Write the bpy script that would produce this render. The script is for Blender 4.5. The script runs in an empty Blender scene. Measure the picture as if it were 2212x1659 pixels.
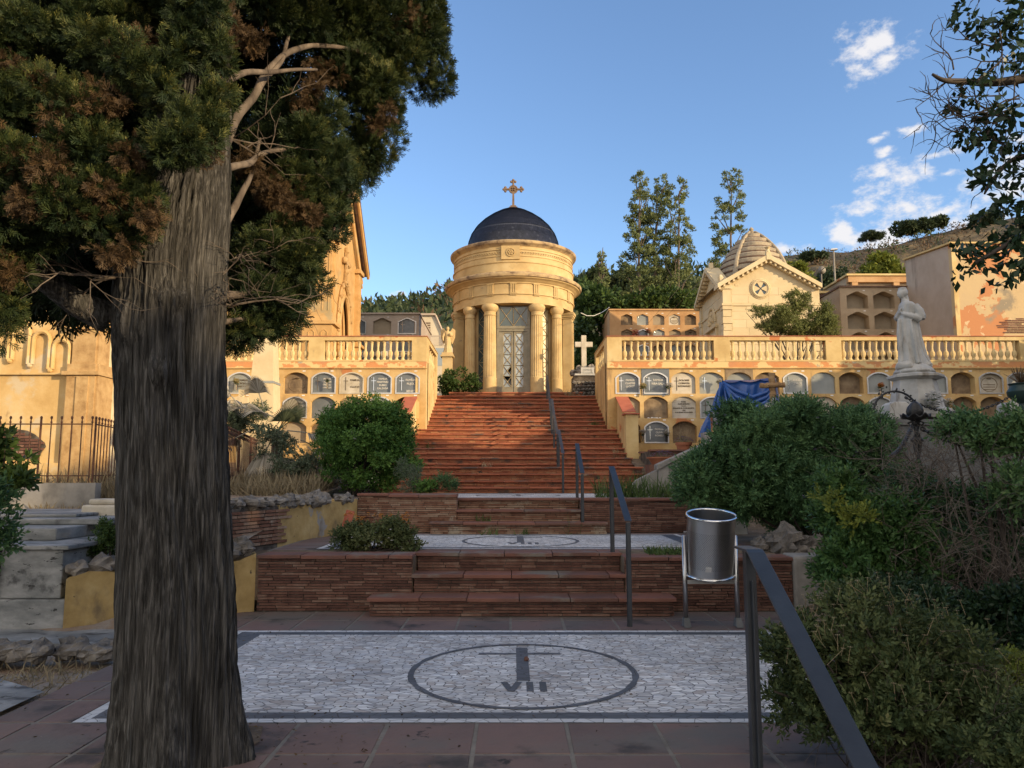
import bpy, math, random
import numpy as np
from mathutils import Vector, Matrix, noise as mn
rad=math.radians; PI=math.pi
scene=bpy.context.scene
COL=scene.collection
# ---------------------------------------------------------------- survey: bearing + distance -> world position
FP=1661.0; PITCH=rad(6.95); CP=math.cos(PITCH); SP=math.sin(PITCH); EYE=1.5
def W(X,Y,d):
    u=X-1106.0; v=829.5-Y; den=FP*CP-v*SP
    return (u/den*d, d, EYE+(FP*SP+v*CP)/den*d)
def WX(X,Y,d): return W(X,Y,d)[0]
def WZ(Y,d): return W(1106,Y,d)[2]
def WG(X,Y,z):                      # point on the level z seen in that bearing
    u=X-1106.0; v=829.5-Y; den=FP*CP-v*SP
    d=(z-EYE)*den/(FP*SP+v*CP)
    return (u/den*d, d, z)
ROOT={}
def thing(name,label,cat,loc=(0,0,0),group=None):
    o=bpy.data.objects.new(name,None); COL.objects.link(o)
    o.empty_display_size=.1
    o.location=loc; o['label']=label; o['category']=cat
    if group: o['group']=group
    ROOT[o.name]=Vector(loc); return o
def tag(o,label=None,cat=None,group=None,kind=None):
    if label: o['label']=label
    if cat: o['category']=cat
    if group: o['group']=group
    if kind: o['kind']=kind
    return o
class MB:
    def __init__(s): s.v=[]; s.f=[]; s.t=[]; s.n=0; s.arr=[]
    def add(s,vs,fs,t=0.5):
        n=s.n; s.v.extend([tuple(p) for p in vs]); s.n+=len(vs)
        for f in fs: s.f.append(tuple(i+n for i in f)); s.t.append(t)
        return s
    def box(s,x0,x1,y0,y1,z0,z1,t=.5):
        if x0>x1:x0,x1=x1,x0
        if y0>y1:y0,y1=y1,y0
        if z0>z1:z0,z1=z1,z0
        return s.add([(x0,y0,z0),(x1,y0,z0),(x1,y1,z0),(x0,y1,z0),(x0,y0,z1),(x1,y0,z1),(x1,y1,z1),(x0,y1,z1)],
          [(0,3,2,1),(4,5,6,7),(0,1,5,4),(1,2,6,5),(2,3,7,6),(3,0,4,7)],t)
    def obox(s,c,sx,sy,sz,R=None,t=.5,taper=1.0):      # oriented box, centre c
        pts=[]
        for k,(a,b,e) in enumerate([(-1,-1,-1),(1,-1,-1),(1,1,-1),(-1,1,-1),(-1,-1,1),(1,-1,1),(1,1,1),(-1,1,1)]):
            q=taper if e>0 else 1
            p=Vector((a*sx/2*q,b*sy/2*q,e*sz/2))
            if R is not None: p=R@p
            pts.append((p.x+c[0],p.y+c[1],p.z+c[2]))
        return s.add(pts,[(0,3,2,1),(4,5,6,7),(0,1,5,4),(1,2,6,5),(2,3,7,6),(3,0,4,7)],t)
    def prism(s,pts,axis,a,b,t=.5):                    # polygon in the plane across axis, extruded a..b
        n=len(pts); vs=[]
        for q in (a,b):
            for (p,r) in pts:
                vs.append({'y':(p,q,r),'x':(q,p,r),'z':(p,r,q)}[axis])
        fs=[tuple(range(n)),tuple(range(2*n-1,n-1,-1))]+[(i,i+n,(i+1)%n+n,(i+1)%n) for i in range(n)]
        return s.add(vs,fs,t)
    def lathe(s,prof,c=(0,0,0),seg=24,a0=0,a1=2*PI,sq=None,t=.5,sx=1,sy=1):
        full=abs(a1-a0-2*PI)<1e-6; m=seg if full else seg+1; vs=[]
        for (r,z) in prof:
            for i in range(m):
                a=a0+(a1-a0)*i/seg
                vs.append((c[0]+r*math.cos(a)*sx,c[1]+r*math.sin(a)*sy,c[2]+z))
        fs=[]
        for j in range(len(prof)-1):
            for i in range(seg):
                i2=(i+1)%m if full else i+1
                fs.append((j*m+i,j*m+i2,(j+1)*m+i2,(j+1)*m+i))
        if full:
            if prof[0][0]>1e-4: fs.append(tuple(range(m-1,-1,-1)))
            if prof[-1][0]>1e-4: fs.append(tuple((len(prof)-1)*m+i for i in range(m)))
        return s.add(vs,fs,t)
    def tube(s,pts,rads,seg=8,t=.5,cap=True):
        P=[Vector(p) for p in pts]; n=len(P)
        if not hasattr(rads,'__len__'): rads=[rads]*n
        up=Vector((0,0,1)); vs=[]
        prev=None
        for i in range(n):
            d=(P[min(i+1,n-1)]-P[max(i-1,0)])
            if d.length<1e-9: d=Vector((0,0,1))
            d.normalize()
            if prev is None:
                a=d.cross(up if abs(d.z)<.95 else Vector((1,0,0))).normalized()
            else:
                a=(prev-d*prev.dot(d))
                a=a.normalized() if a.length>1e-6 else d.orthogonal().normalized()
            prev=a; b=d.cross(a)
            for k in range(seg):
                w=2*PI*k/seg
                vs.append(P[i]+(a*math.cos(w)+b*math.sin(w))*rads[i])
        fs=[]
        for i in range(n-1):
            for k in range(seg):
                k2=(k+1)%seg
                fs.append((i*seg+k,i*seg+k2,(i+1)*seg+k2,(i+1)*seg+k))
        if cap: fs.append(tuple(range(seg-1,-1,-1))); fs.append(tuple((n-1)*seg+k for k in range(seg)))
        return s.add(vs,fs,t)
    def ball(s,c,rx,ry=None,rz=None,seg=12,rings=8,t=.5):
        ry=rx if ry is None else ry; rz=rx if rz is None else rz
        vs=[(c[0],c[1],c[2]-rz)]
        for j in range(1,rings):
            a=-PI/2+PI*j/rings
            for i in range(seg):
                b=2*PI*i/seg
                vs.append((c[0]+rx*math.cos(a)*math.cos(b),c[1]+ry*math.cos(a)*math.sin(b),c[2]+rz*math.sin(a)))
        vs.append((c[0],c[1],c[2]+rz)); L=len(vs)-1; fs=[]
        for i in range(seg): fs.append((0,1+(i+1)%seg,1+i))
        for j in range(rings-2):
            for i in range(seg):
                a=1+j*seg+i; b=1+j*seg+(i+1)%seg
                fs.append((a,b,b+seg,a+seg))
        for i in range(seg): fs.append((L,1+(rings-2)*seg+i,1+(rings-2)*seg+(i+1)%seg))
        return s.add(vs,fs,t)
    def quad(s,a,b,c,d,t=.5): return s.add([a,b,c,d],[(0,1,2,3)],t)
    def build(s,name,mat,parent=None,smooth=False,bevel=0,angle=None):
        me=bpy.data.meshes.new(name)
        off=Vector((0,0,0))
        if parent is not None: off=ROOT[parent.name]
        vs=[(p[0]-off.x,p[1]-off.y,p[2]-off.z) for p in s.v]
        me.from_pydata(vs,[],s.f)
        at=me.attributes.new('tint','FLOAT','FACE'); at.data.foreach_set('value',s.t)
        me.materials.append(mat)
        if smooth: me.shade_smooth()
        me.update()
        o=bpy.data.objects.new(name,me); COL.objects.link(o)
        if parent is not None: o.parent=parent
        ROOT[o.name]=off
        if angle is not None:
            try: me.set_sharp_from_angle(angle=rad(angle))
            except Exception: pass
        if bevel>0:
            b=o.modifiers.new('bevel','BEVEL'); b.width=bevel; b.segments=2; b.limit_method='ANGLE'; b.angle_limit=rad(40)
        return o
def struct(o): o['kind']='structure'; return o
def dup(o,parent=None,loc=None):
    c=o.copy(); COL.objects.link(c)
    for k in ('label',):
        if parent is None and k in c: pass
    if parent is not None: c.parent=parent
    if loc is not None: c.location=loc
    ROOT[c.name]=Vector((0,0,0))
    for ch in [q for q in CH.get(o.name,[])]: dup(ch,c)
    return c
CH={}
def kids(root):                      # remember children for dup
    for o in bpy.data.objects:
        if o.parent is not None: CH.setdefault(o.parent.name,[])
    def rec(r):
        CH[r.name]=[o for o in bpy.data.objects if o.parent is r]
        for c in CH[r.name]: rec(c)
    rec(root)
def np_mesh(name,V,F,tint,mat,parent=None,smooth=False,off=None):   # V (n,3) F (m,k) quads or tris
    me=bpy.data.meshes.new(name)
    if parent is not None: off=ROOT[parent.name]
    if off is not None: V=V-np.array(off)[None,:]
    n=len(V); m,k=F.shape
    me.vertices.add(n); me.vertices.foreach_set('co',V.astype(np.float32).ravel())
    me.loops.add(m*k); me.loops.foreach_set('vertex_index',F.astype(np.int32).ravel())
    me.polygons.add(m); me.polygons.foreach_set('loop_start',np.arange(0,m*k,k,dtype=np.int32))
    me.polygons.foreach_set('loop_total',np.full(m,k,dtype=np.int32))
    me.update(calc_edges=True)
    at=me.attributes.new('tint','FLOAT','FACE'); at.data.foreach_set('value',tint.astype(np.float32))
    me.materials.append(mat)
    if smooth: me.shade_smooth()
    o=bpy.data.objects.new(name,me); COL.objects.link(o)
    if parent is not None: o.parent=parent
    ROOT[o.name]=Vector(off) if off is not None else Vector((0,0,0))
    return o
# ---------------------------------------------------------------- materials
def pm(name,cols,scale=4,detail=6,rough=.85,bump=0,bscale=30,tint=0,stretch=(1,1,1),metal=0,trans=0,
       spots=(),spec=.3,bdist=.01,bstretch=None,lo=.32,hi=.68,dirt=None,coat=0):
    m=bpy.data.materials.new(name); m.use_nodes=True; nt=m.node_tree; N=nt.nodes; L=nt.links
    b=N['Principled BSDF']; b.inputs['Roughness'].default_value=rough; b.inputs['Metallic'].default_value=metal
    b.inputs['Specular IOR Level'].default_value=spec
    tc=N.new('ShaderNodeTexCoord'); mp=N.new('ShaderNodeMapping'); mp.inputs['Scale'].default_value=stretch
    L.new(tc.outputs['Object'],mp.inputs['Vector'])
    nz=N.new('ShaderNodeTexNoise'); nz.inputs['Scale'].default_value=scale; nz.inputs['Detail'].default_value=detail
    nz.inputs['Roughness'].default_value=.62
    L.new(mp.outputs[0],nz.inputs['Vector'])
    mr=N.new('ShaderNodeMapRange'); mr.inputs['From Min'].default_value=lo; mr.inputs['From Max'].default_value=hi
    L.new(nz.outputs['Fac'],mr.inputs['Value']); fac=mr.outputs[0]
    if tint>0:
        at=N.new('ShaderNodeAttribute'); at.attribute_name='tint'
        mx=N.new('ShaderNodeMix'); mx.data_type='FLOAT'; mx.inputs[0].default_value=tint
        L.new(fac,mx.inputs[2]); L.new(at.outputs['Fac'],mx.inputs[3]); fac=mx.outputs[0]
    cr=N.new('ShaderNodeValToRGB'); e=cr.color_ramp.elements
    while len(e)<len(cols): e.new(.5)
    for i,c in enumerate(cols):
        e[i].position=i/(len(cols)-1) if len(cols)>1 else 0; e[i].color=(*c,1)
    L.new(fac,cr.inputs[0]); colr=cr.outputs[0]
    for (c,sc,th,soft,st) in spots:
        mp2=N.new('ShaderNodeMapping'); mp2.inputs['Scale'].default_value=st; mp2.inputs['Location'].default_value=(sc*1.7,th*9,3.1)
        L.new(tc.outputs['Object'],mp2.inputs['Vector'])
        n2=N.new('ShaderNodeTexNoise'); n2.inputs['Scale'].default_value=sc; n2.inputs['Detail'].default_value=8; n2.inputs['Roughness'].default_value=.6
        L.new(mp2.outputs[0],n2.inputs['Vector'])
        r2=N.new('ShaderNodeMapRange'); r2.interpolation_type='SMOOTHSTEP'
        r2.inputs['From Min'].default_value=th; r2.inputs['From Max'].default_value=th+soft
        L.new(n2.outputs['Fac'],r2.inputs['Value'])
        mm=N.new('ShaderNodeMix'); mm.data_type='RGBA'; L.new(r2.outputs[0],mm.inputs[0]); L.new(colr,mm.inputs[6])
        mm.inputs[7].default_value=(*c,1); colr=mm.outputs[2]
    L.new(colr,b.inputs['Base Color'])
    if coat: b.inputs['Coat Weight'].default_value=coat
    if bump>0:
        n3=N.new('ShaderNodeTexNoise'); n3.inputs['Scale'].default_value=bscale; n3.inputs['Detail'].default_value=6
        mp3=N.new('ShaderNodeMapping'); mp3.inputs['Scale'].default_value=bstretch or stretch
        L.new(tc.outputs['Object'],mp3.inputs['Vector']); L.new(mp3.outputs[0],n3.inputs['Vector'])
        bp=N.new('ShaderNodeBump'); bp.inputs['Strength'].default_value=bump; bp.inputs['Distance'].default_value=bdist
        L.new(n3.outputs['Fac'],bp.inputs['Height']); L.new(bp.outputs[0],b.inputs['Normal'])
    if trans>0:
        tr=N.new('ShaderNodeBsdfTranslucent'); ms=N.new('ShaderNodeMixShader'); ms.inputs[0].default_value=trans
        L.new(colr,tr.inputs['Color']); L.new(b.outputs[0],ms.inputs[1]); L.new(tr.outputs[0],ms.inputs[2])
        L.new(ms.outputs[0],N['Material Output'].inputs['Surface'])
    return m
T1=(1,1,1)
M={}
M['plaster']=pm('ochre_plaster',[(.40,.25,.095),(.50,.33,.14),(.57,.42,.20)],scale=1.6,rough=.9,bump=.35,bscale=14,
   spots=[((.42,.17,.065),1.1,.64,.02,(1,1,1)),((.28,.19,.10),2.2,.57,.15,(1.8,1.8,.35))],bdist=.01)
M['parapet']=pm('pale_yellow_parapet_plaster',[(.44,.305,.13),(.55,.405,.185),(.61,.475,.245)],scale=1.4,rough=.9,bump=.35,bscale=12,
   spots=[((.47,.185,.07),.9,.61,.012,(1,1,1)),((.30,.22,.12),2.0,.59,.14,(1.6,1.6,.4))])
M['band']=pm('peeled_parapet_band',[(.50,.21,.085),(.54,.25,.10),(.47,.22,.11)],scale=3,rough=.9,bump=.35,bscale=12,
   spots=[((.62,.46,.22),1.7,.52,.012,(1,1,1.3)),((.34,.30,.22),.7,.68,.02,(1,1,1))])
M['baluster']=pm('cream_baluster_stone',[(.53,.39,.18),(.61,.47,.24),(.66,.53,.31)],scale=6,rough=.9,bump=.2,bscale=40)
M['finial']=pm('dark_cast_stone',[(.12,.08,.055),(.22,.15,.10)],scale=6,rough=.9,bump=.3,bscale=40)
M['temple']=pm('temple_sandstone',[(.40,.28,.13),(.49,.355,.17),(.55,.42,.22)],scale=1.8,rough=.88,bump=.25,bscale=30,
   spots=[((.33,.25,.15),2.6,.62,.12,(1,1,2.4))])
M['temple_dirty']=pm('weathered_cornice_stone',[(.16,.11,.07),(.36,.26,.15),(.46,.34,.18)],scale=3.2,rough=.95,bump=.5,bscale=25,lo=.36,hi=.6)
M['stone']=pm('church_sandstone',[(.40,.235,.085),(.49,.30,.12),(.54,.36,.17)],scale=2,rough=.9,bump=.3,bscale=20,
   spots=[((.36,.27,.14),1.2,.58,.1,(1,1,1))])
M['stone_dark']=pm('carved_church_stone',[(.30,.18,.075),(.42,.27,.12),(.50,.34,.16)],scale=5,rough=.9,bump=.5,bscale=25)
M['chapel']=pm('chapel_cream_stone',[(.50,.40,.235),(.57,.46,.28),(.62,.52,.34)],scale=1.5,rough=.9,bump=.25,bscale=22,
   spots=[((.36,.27,.15),2,.63,.12,(1,1,.6))])
M['chapel_dome']=pm('grey_stone_dome',[(.20,.17,.13),(.31,.26,.19),(.40,.33,.22)],scale=3,rough=.95,bump=.5,bscale=14,stretch=(1,1,1.5))
def tile_dome():
    m=pm('blue_glazed_dome_tiles',[(.010,.012,.020),(.028,.033,.055),(.10,.11,.135)],scale=9,rough=.38,tint=.75,spec=.6); return m
M['dome_tile']=tile_dome()
M['brick']=pm('thin_red_brick',[(.05,.026,.020),(.11,.052,.038),(.165,.085,.06),(.24,.16,.12)],scale=9,rough=.9,bump=.5,bscale=60,tint=.65,
   spots=[((.30,.25,.19),3.2,.66,.10,(1,1,1)),((.07,.05,.04),1.3,.60,.12,(1,1,1))])
M['brick_old']=pm('limewashed_thin_brick',[(.11,.055,.036),(.19,.09,.056),(.27,.165,.11),(.36,.28,.20)],scale=7,rough=.92,bump=.5,bscale=60,tint=.6,
   spots=[((.38,.32,.24),2.5,.58,.10,(1,1,1))])
M['stairbrick']=pm('stair_riser_brick',[(.18,.062,.034),(.29,.097,.048),(.36,.145,.07),(.39,.235,.13)],scale=8,rough=.88,bump=.5,bscale=60,tint=.6,
   spots=[((.10,.065,.05),1.4,.55,.12,(1,1,2)),((.05,.04,.032),3.1,.63,.06,(1,1,1))])
M['slab']=pm('terracotta_step_slab',[(.10,.06,.048),(.17,.078,.056),(.23,.10,.07)],scale=2.6,rough=.8,bump=.4,bscale=30,tint=.45,
   spots=[((.17,.145,.12),1.5,.54,.14,(1,1,1)),((.065,.055,.048),2.4,.62,.10,(1,1,1))])
M['slab2']=pm('red_stair_slab',[(.21,.072,.041),(.31,.10,.053),(.37,.132,.07)],scale=3,rough=.8,bump=.4,bscale=40,tint=.5,
   spots=[((.11,.08,.068),1.5,.53,.12,(1,1,1))])
M['mortar']=pm('grey_mortar',[(.035,.028,.023),(.075,.062,.05),(.16,.135,.11)],scale=6,rough=.95,bump=.5,bscale=50)
M['grout']=pm('pale_tile_grout',[(.14,.125,.105),(.215,.195,.165)],scale=6,rough=.95,bump=.5,bscale=50)
M['jointdark']=pm('dark_joint',[(.03,.022,.018),(.06,.045,.035)],scale=8,rough=.95)
M['floor']=pm('terracotta_floor_tile',[(.10,.074,.066),(.155,.103,.088),(.205,.128,.105)],scale=1.1,rough=.72,bump=.35,bscale=22,tint=.45,spec=.3,
   spots=[((.13,.115,.10),1.1,.44,.22,(1,1,1)),((.045,.04,.036),1.9,.54,.16,(1,1,1)),((.03,.026,.022),7,.64,.08,(1,1,1)),((.36,.33,.29),28,.72,.03,(1,1,1))])
M['steel']=pm('brushed_steel',[(.38,.38,.38),(.54,.54,.54)],scale=3,rough=.3,metal=1,stretch=(1,1,.1),spec=.5)
M['chrome']=pm('polished_steel',[(.65,.65,.64),(.8,.8,.8)],scale=3,rough=.12,metal=1)
M['holes']=pm('dark_perforation',[(.02,.02,.02),(.05,.05,.05)],scale=3,rough=.8)
M['rail']=pm('dark_grey_rail_paint',[(.018,.021,.027),(.028,.033,.040)],scale=9,rough=.42,bump=.08,bscale=80,spec=.5)
M['iron']=pm('rusty_wrought_iron',[(.030,.018,.014),(.085,.040,.026),(.13,.06,.035)],scale=14,rough=.8,bump=.3,bscale=60)
M['castiron']=pm('black_cast_iron',[(.012,.012,.013),(.04,.04,.04)],scale=14,rough=.45,bump=.2,bscale=60)
M['marble']=pm('white_marble_statue',[(.29,.28,.255),(.40,.39,.36),(.50,.485,.455)],scale=2.2,rough=.6,bump=.12,bscale=30,
   spots=[((.20,.175,.14),2.6,.55,.16,(1.5,1.5,.4))])
M['marble_grey']=pm('weathered_grey_marble',[(.11,.115,.115),(.20,.205,.20),(.33,.33,.32)],scale=2.5,rough=.75,bump=.3,bscale=12,stretch=(1,1,2.2),
   spots=[((.06,.06,.06),3.2,.55,.12,(1,2,1)),((.035,.035,.033),9,.63,.04,(1,1,2.5))])
M['concrete']=pm('grey_concrete',[(.16,.15,.135),(.25,.235,.21),(.33,.31,.28)],scale=2.4,rough=.9,bump=.35,bscale=30,
   spots=[((.09,.085,.075),2,.60,.16,(1,1,.4))])
M['yellowwall']=pm('yellow_limewash',[(.30,.20,.075),(.42,.29,.115),(.50,.37,.17)],scale=3.2,rough=.92,bump=.5,bscale=22,
   spots=[((.30,.28,.25),1.9,.62,.03,(1,1,1)),((.17,.125,.07),2.2,.52,.16,(1,1,.6)),((.07,.055,.04),5,.66,.03,(1,1,1))])
M['rock']=pm('rough_rock',[(.055,.05,.045),(.14,.125,.108),(.32,.285,.24)],scale=5,rough=.95,bump=.8,bscale=18,tint=.35,bdist=.03,
   spots=[((.34,.17,.09),2.2,.60,.1,(1,1,1))])
M['soil']=pm('dry_soil',[(.085,.062,.042),(.16,.115,.075),(.24,.18,.12)],scale=3,rough=1,bump=.8,bscale=30,bdist=.03)
M['gravelsoil']=pm('pale_dry_ground',[(.20,.13,.08),(.27,.20,.14),(.30,.28,.25)],scale=2.5,rough=1,bump=.8,bscale=40,bdist=.03)
M['bark']=pm('cypress_bark',[(.018,.017,.015),(.056,.053,.048),(.128,.122,.112)],scale=26,rough=.95,bump=1.0,bscale=44,stretch=(2.2,2.2,.09),bdist=.03,detail=8,lo=.36,hi=.66)
M['branch']=pm('branch_bark',[(.06,.046,.036),(.12,.095,.073),(.20,.16,.125)],scale=9,rough=.95,bump=.6,bscale=25,stretch=(1,1,.5))
M['darktwig']=pm('dark_twig',[(.035,.028,.022),(.075,.06,.048)],scale=9,rough=.95)
M['greytwig']=pm('dry_grey_twig',[(.055,.042,.034),(.11,.088,.07),(.17,.145,.12)],scale=4,rough=.95,tint=.5)
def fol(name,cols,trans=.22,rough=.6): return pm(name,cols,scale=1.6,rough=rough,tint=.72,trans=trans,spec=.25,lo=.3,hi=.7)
M['cyp']=fol('cypress_foliage',[(.005,.012,.006),(.015,.030,.011),(.052,.070,.020),(.23,.205,.05)])  # golden ramp end paints the sunlit tips
M['cypbrown']=fol('dead_cypress_foliage',[(.035,.024,.013),(.085,.054,.027),(.20,.125,.055)])
M['bush']=fol('rosemary_green_leaf',[(.022,.055,.024),(.06,.13,.052),(.12,.21,.075),(.21,.30,.10)])
M['myrtle']=fol('glossy_shrub_leaf',[(.02,.05,.018),(.05,.11,.032),(.11,.19,.05)],rough=.45)
M['boxleaf']=fol('box_shrub_leaf',[(.02,.055,.014),(.055,.13,.026),(.12,.22,.04),(.20,.29,.06)])  # fresh green of the box leaves themselves
M['ivy']=fol('ivy_leaf',[(.02,.045,.014),(.05,.09,.02),(.11,.15,.03)])
M['yellowleaf']=fol('yellow_green_leaf',[(.07,.10,.02),(.16,.19,.03),(.27,.27,.045)])
M['poplar']=fol('poplar_leaf',[(.07,.10,.04),(.16,.19,.07),(.28,.29,.12)])
M['terraceleaf']=fol('lit_terrace_leaf',[(.07,.09,.03),(.15,.17,.05),(.26,.26,.08)])
M['hilltree']=fol('hill_tree_leaf',[(.025,.045,.022),(.055,.078,.034),(.11,.11,.045)])
M['hillbrown']=fol('rusty_hill_scrub',[(.07,.05,.03),(.14,.09,.05),(.20,.13,.07)])
M['darkleaf']=fol('dark_evergreen_leaf',[(.012,.026,.012),(.022,.045,.018),(.045,.075,.028)],trans=.15,rough=.4)
M['sage']=fol('grey_green_leaf',[(.06,.085,.05),(.12,.15,.09),(.20,.23,.14)])
M['succulent']=fol('olive_shrub_leaf',[(.02,.038,.016),(.055,.082,.030),(.12,.14,.05),(.22,.21,.10)])
M['straw']=fol('dry_grass',[(.14,.105,.06),(.25,.20,.12),(.38,.32,.2)],rough=.9)
M['drygrass']=fol('dry_frond',[(.16,.13,.095),(.32,.29,.23),(.50,.47,.40)],rough=.9)
M['grass']=fol('green_grass',[(.035,.07,.02),(.08,.13,.035),(.15,.19,.06)])
M['white_flower']=fol('white_petal',[(.55,.53,.5),(.78,.76,.72)],rough=.8)
M['pink_flower']=fol('coral_petal',[(.55,.10,.08),(.75,.24,.18)],rough=.8)
M['purple_flower']=fol('lilac_petal',[(.16,.12,.24),(.34,.27,.42)],rough=.8)
M['orange_flower']=fol('orange_petal',[(.50,.18,.03),(.72,.36,.08)],rough=.8)
M['yellow_flower']=fol('pale_yellow_petal',[(.5,.42,.2),(.72,.66,.42)],rough=.8)
M['pot']=pm('terracotta_pot',[(.26,.095,.05),(.36,.14,.075)],scale=5,rough=.8,bump=.2,bscale=30)
M['terracap']=pm('red_coping_tile',[(.33,.095,.055),(.42,.13,.075)],scale=4,rough=.8,bump=.3,bscale=25)
M['granite']=pm('dark_grey_granite',[(.075,.078,.08),(.12,.123,.122),(.17,.172,.168)],scale=3,rough=.85,bump=.3,bscale=30,
   spots=[((.06,.055,.05),1.6,.58,.16,(1,1,.4))])
M['tarp']=pm('blue_tarpaulin',[(.010,.045,.17),(.016,.07,.26),(.03,.10,.33)],scale=2,rough=.32,bump=.5,bscale=7,bdist=.02,spec=.5)
M['slate']=pm('dark_slate_plaque',[(.095,.11,.12),(.15,.165,.175)],scale=4,rough=.3,spec=.6)
M['paleplaque']=pm('pale_marble_plaque',[(.36,.31,.23),(.47,.42,.33),(.55,.5,.42)],scale=3,rough=.6,bump=.1,bscale=30)
M['greyplaque']=pm('grey_green_plaque',[(.22,.235,.225),(.31,.32,.30)],scale=2,rough=.35)
M['brownplaque']=pm('weathered_brown_plaque',[(.12,.085,.055),(.20,.145,.09),(.28,.21,.13)],scale=4,rough=.85,bump=.4,bscale=16)
M['cementplaque']=pm('bare_cement_seal',[(.26,.21,.145),(.34,.28,.20)],scale=2,rough=.95,bump=.3,bscale=12)
M['alu']=pm('aluminium_frame',[(.55,.54,.52),(.68,.67,.65)],scale=5,rough=.38,metal=.6,spec=.5)
M['letter']=pm('pale_lettering',[(.50,.48,.43),(.58,.56,.5)],scale=9,rough=.6)
M['darkletter']=pm('engraved_lettering',[(.10,.075,.05),(.14,.11,.075)],scale=9,rough=.8)
M['whitepaint']=pm('white_paint',[(.62,.6,.55),(.74,.72,.68)],scale=5,rough=.6)
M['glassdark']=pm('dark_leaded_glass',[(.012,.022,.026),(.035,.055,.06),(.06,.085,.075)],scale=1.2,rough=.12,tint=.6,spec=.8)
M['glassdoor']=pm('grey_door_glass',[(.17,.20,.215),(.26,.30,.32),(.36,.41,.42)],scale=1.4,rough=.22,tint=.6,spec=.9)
M['glasslit']=pm('painted_glow_glass',[(.62,.50,.24),(.78,.68,.40),(.85,.80,.6)],scale=3,rough=.35,tint=.6,spec=.8,trans=.3)  # pale amber puts the window's sun glow into the glass colour
M['doorpaint']=pm('olive_grey_door_paint',[(.16,.145,.10),(.24,.21,.15)],scale=5,rough=.55,spec=.4)
M['lead']=pm('brass_came',[(.24,.19,.11),(.33,.26,.15)],scale=5,rough=.5,metal=.2)
M['roof']=pm('brown_roof_edge',[(.10,.062,.045),(.18,.11,.075)],scale=6,rough=.9,bump=.6,bscale=20)
M['blockwall']=pm('drab_niche_block_plaster',[(.27,.205,.135),(.34,.265,.18),(.40,.32,.22)],scale=1.1,rough=.92,bump=.3,bscale=12,
   spots=[((.13,.10,.075),1.4,.60,.18,(2,2,.35))])
M['orangeplaster']=pm('orange_block_plaster',[(.36,.20,.09),(.45,.27,.13),(.52,.34,.18)],scale=1.2,rough=.92,bump=.3,bscale=12,
   spots=[((.28,.20,.13),1.3,.60,.14,(1,1,.5))])
M['greyplaster']=pm('grey_beige_plaster',[(.33,.265,.205),(.39,.315,.25),(.43,.36,.29)],scale=.9,rough=.92,bump=.25,bscale=10,
   spots=[((.17,.13,.10),.9,.60,.2,(1.5,1.5,.3))])
M['peelwall']=pm('peeling_orange_plaster',[(.42,.31,.175),(.48,.36,.20),(.45,.34,.20)],scale=.7,rough=.92,bump=.4,bscale=10,
   spots=[((.44,.20,.09),.42,.535,.006,(1,1,1)),((.25,.21,.15),.5,.60,.06,(1,1,1)),((.55,.40,.24),1.8,.62,.01,(1,1,1))])
M['wood']=pm('rustic_log_wood',[(.15,.08,.035),(.28,.17,.08),(.38,.25,.13)],scale=8,rough=.85,bump=.6,bscale=14,stretch=(1,1,.3))
M['hill']=pm('hillside_scrub',[(.035,.032,.020),(.075,.062,.038),(.13,.10,.055),(.24,.165,.08)],scale=.16,rough=1,bump=.9,bscale=.9,bdist=.8,detail=10)
M['hillgreen']=pm('wooded_slope',[(.035,.05,.025),(.06,.08,.035),(.10,.10,.05)],scale=.2,rough=1,bump=.9,bscale=.7,bdist=1)
M['modern']=pm('cream_render',[(.50,.43,.31),(.56,.49,.37)],scale=1,rough=.9)
M['whitestucco']=pm('white_stucco_peeling',[(.50,.40,.22),(.60,.50,.31),(.66,.58,.40)],scale=1.2,rough=.9,bump=.4,bscale=12,
   spots=[((.27,.18,.08),1.3,.56,.03,(2.2,2.2,.25)),((.42,.25,.10),.9,.60,.08,(1,1,1))])
M['chapelwall']=pm('blotchy_ochre_stucco',[(.45,.29,.11),(.54,.37,.16),(.60,.46,.25)],scale=1.5,rough=.9,bump=.35,bscale=14,
   spots=[((.52,.42,.27),1.1,.56,.06,(1,1,1)),((.33,.22,.11),2.2,.63,.1,(1,1,.5))])
# ---------------------------------------------------------------- foliage
def unit(a): return a/np.maximum(np.linalg.norm(a,axis=1,keepdims=True),1e-9)
def tpl_leaf(w=.45,bend=.12):
    V=np.array([(0,0,0),(-w/2,0,.45),(0,bend,1),(w/2,0,.5)],float); return V,np.array([[0,1,2,3]])
def tpl_sprig(nl=9,ll=.42,w=.16,spread=.75,seed=1,stem=.03):
    r=random.Random(seed); V=[(-stem/2,0,0),(stem/2,0,0),(stem/2,0,.9),(-stem/2,0,.9)]; F=[[0,1,2,3]]
    for i in range(nl):
        h=.08+.84*i/(nl-1); a=i*2.4+r.uniform(-.3,.3); s=spread*(1-.45*h); l=ll*(1-.3*h)
        d=Vector((math.cos(a)*s,math.sin(a)*s,.75)).normalized(); side=d.cross(Vector((0,0,1)))
        side=(side if side.length>.01 else Vector((1,0,0))).normalized()
        b=Vector((0,0,h)); k=len(V)
        V+= [tuple(b),tuple(b+d*l*.5+side*l*w),tuple(b+d*l),tuple(b+d*l*.5-side*l*w)]
        F.append([k,k+1,k+2,k+3])
    return np.array(V),np.array(F)
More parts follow.
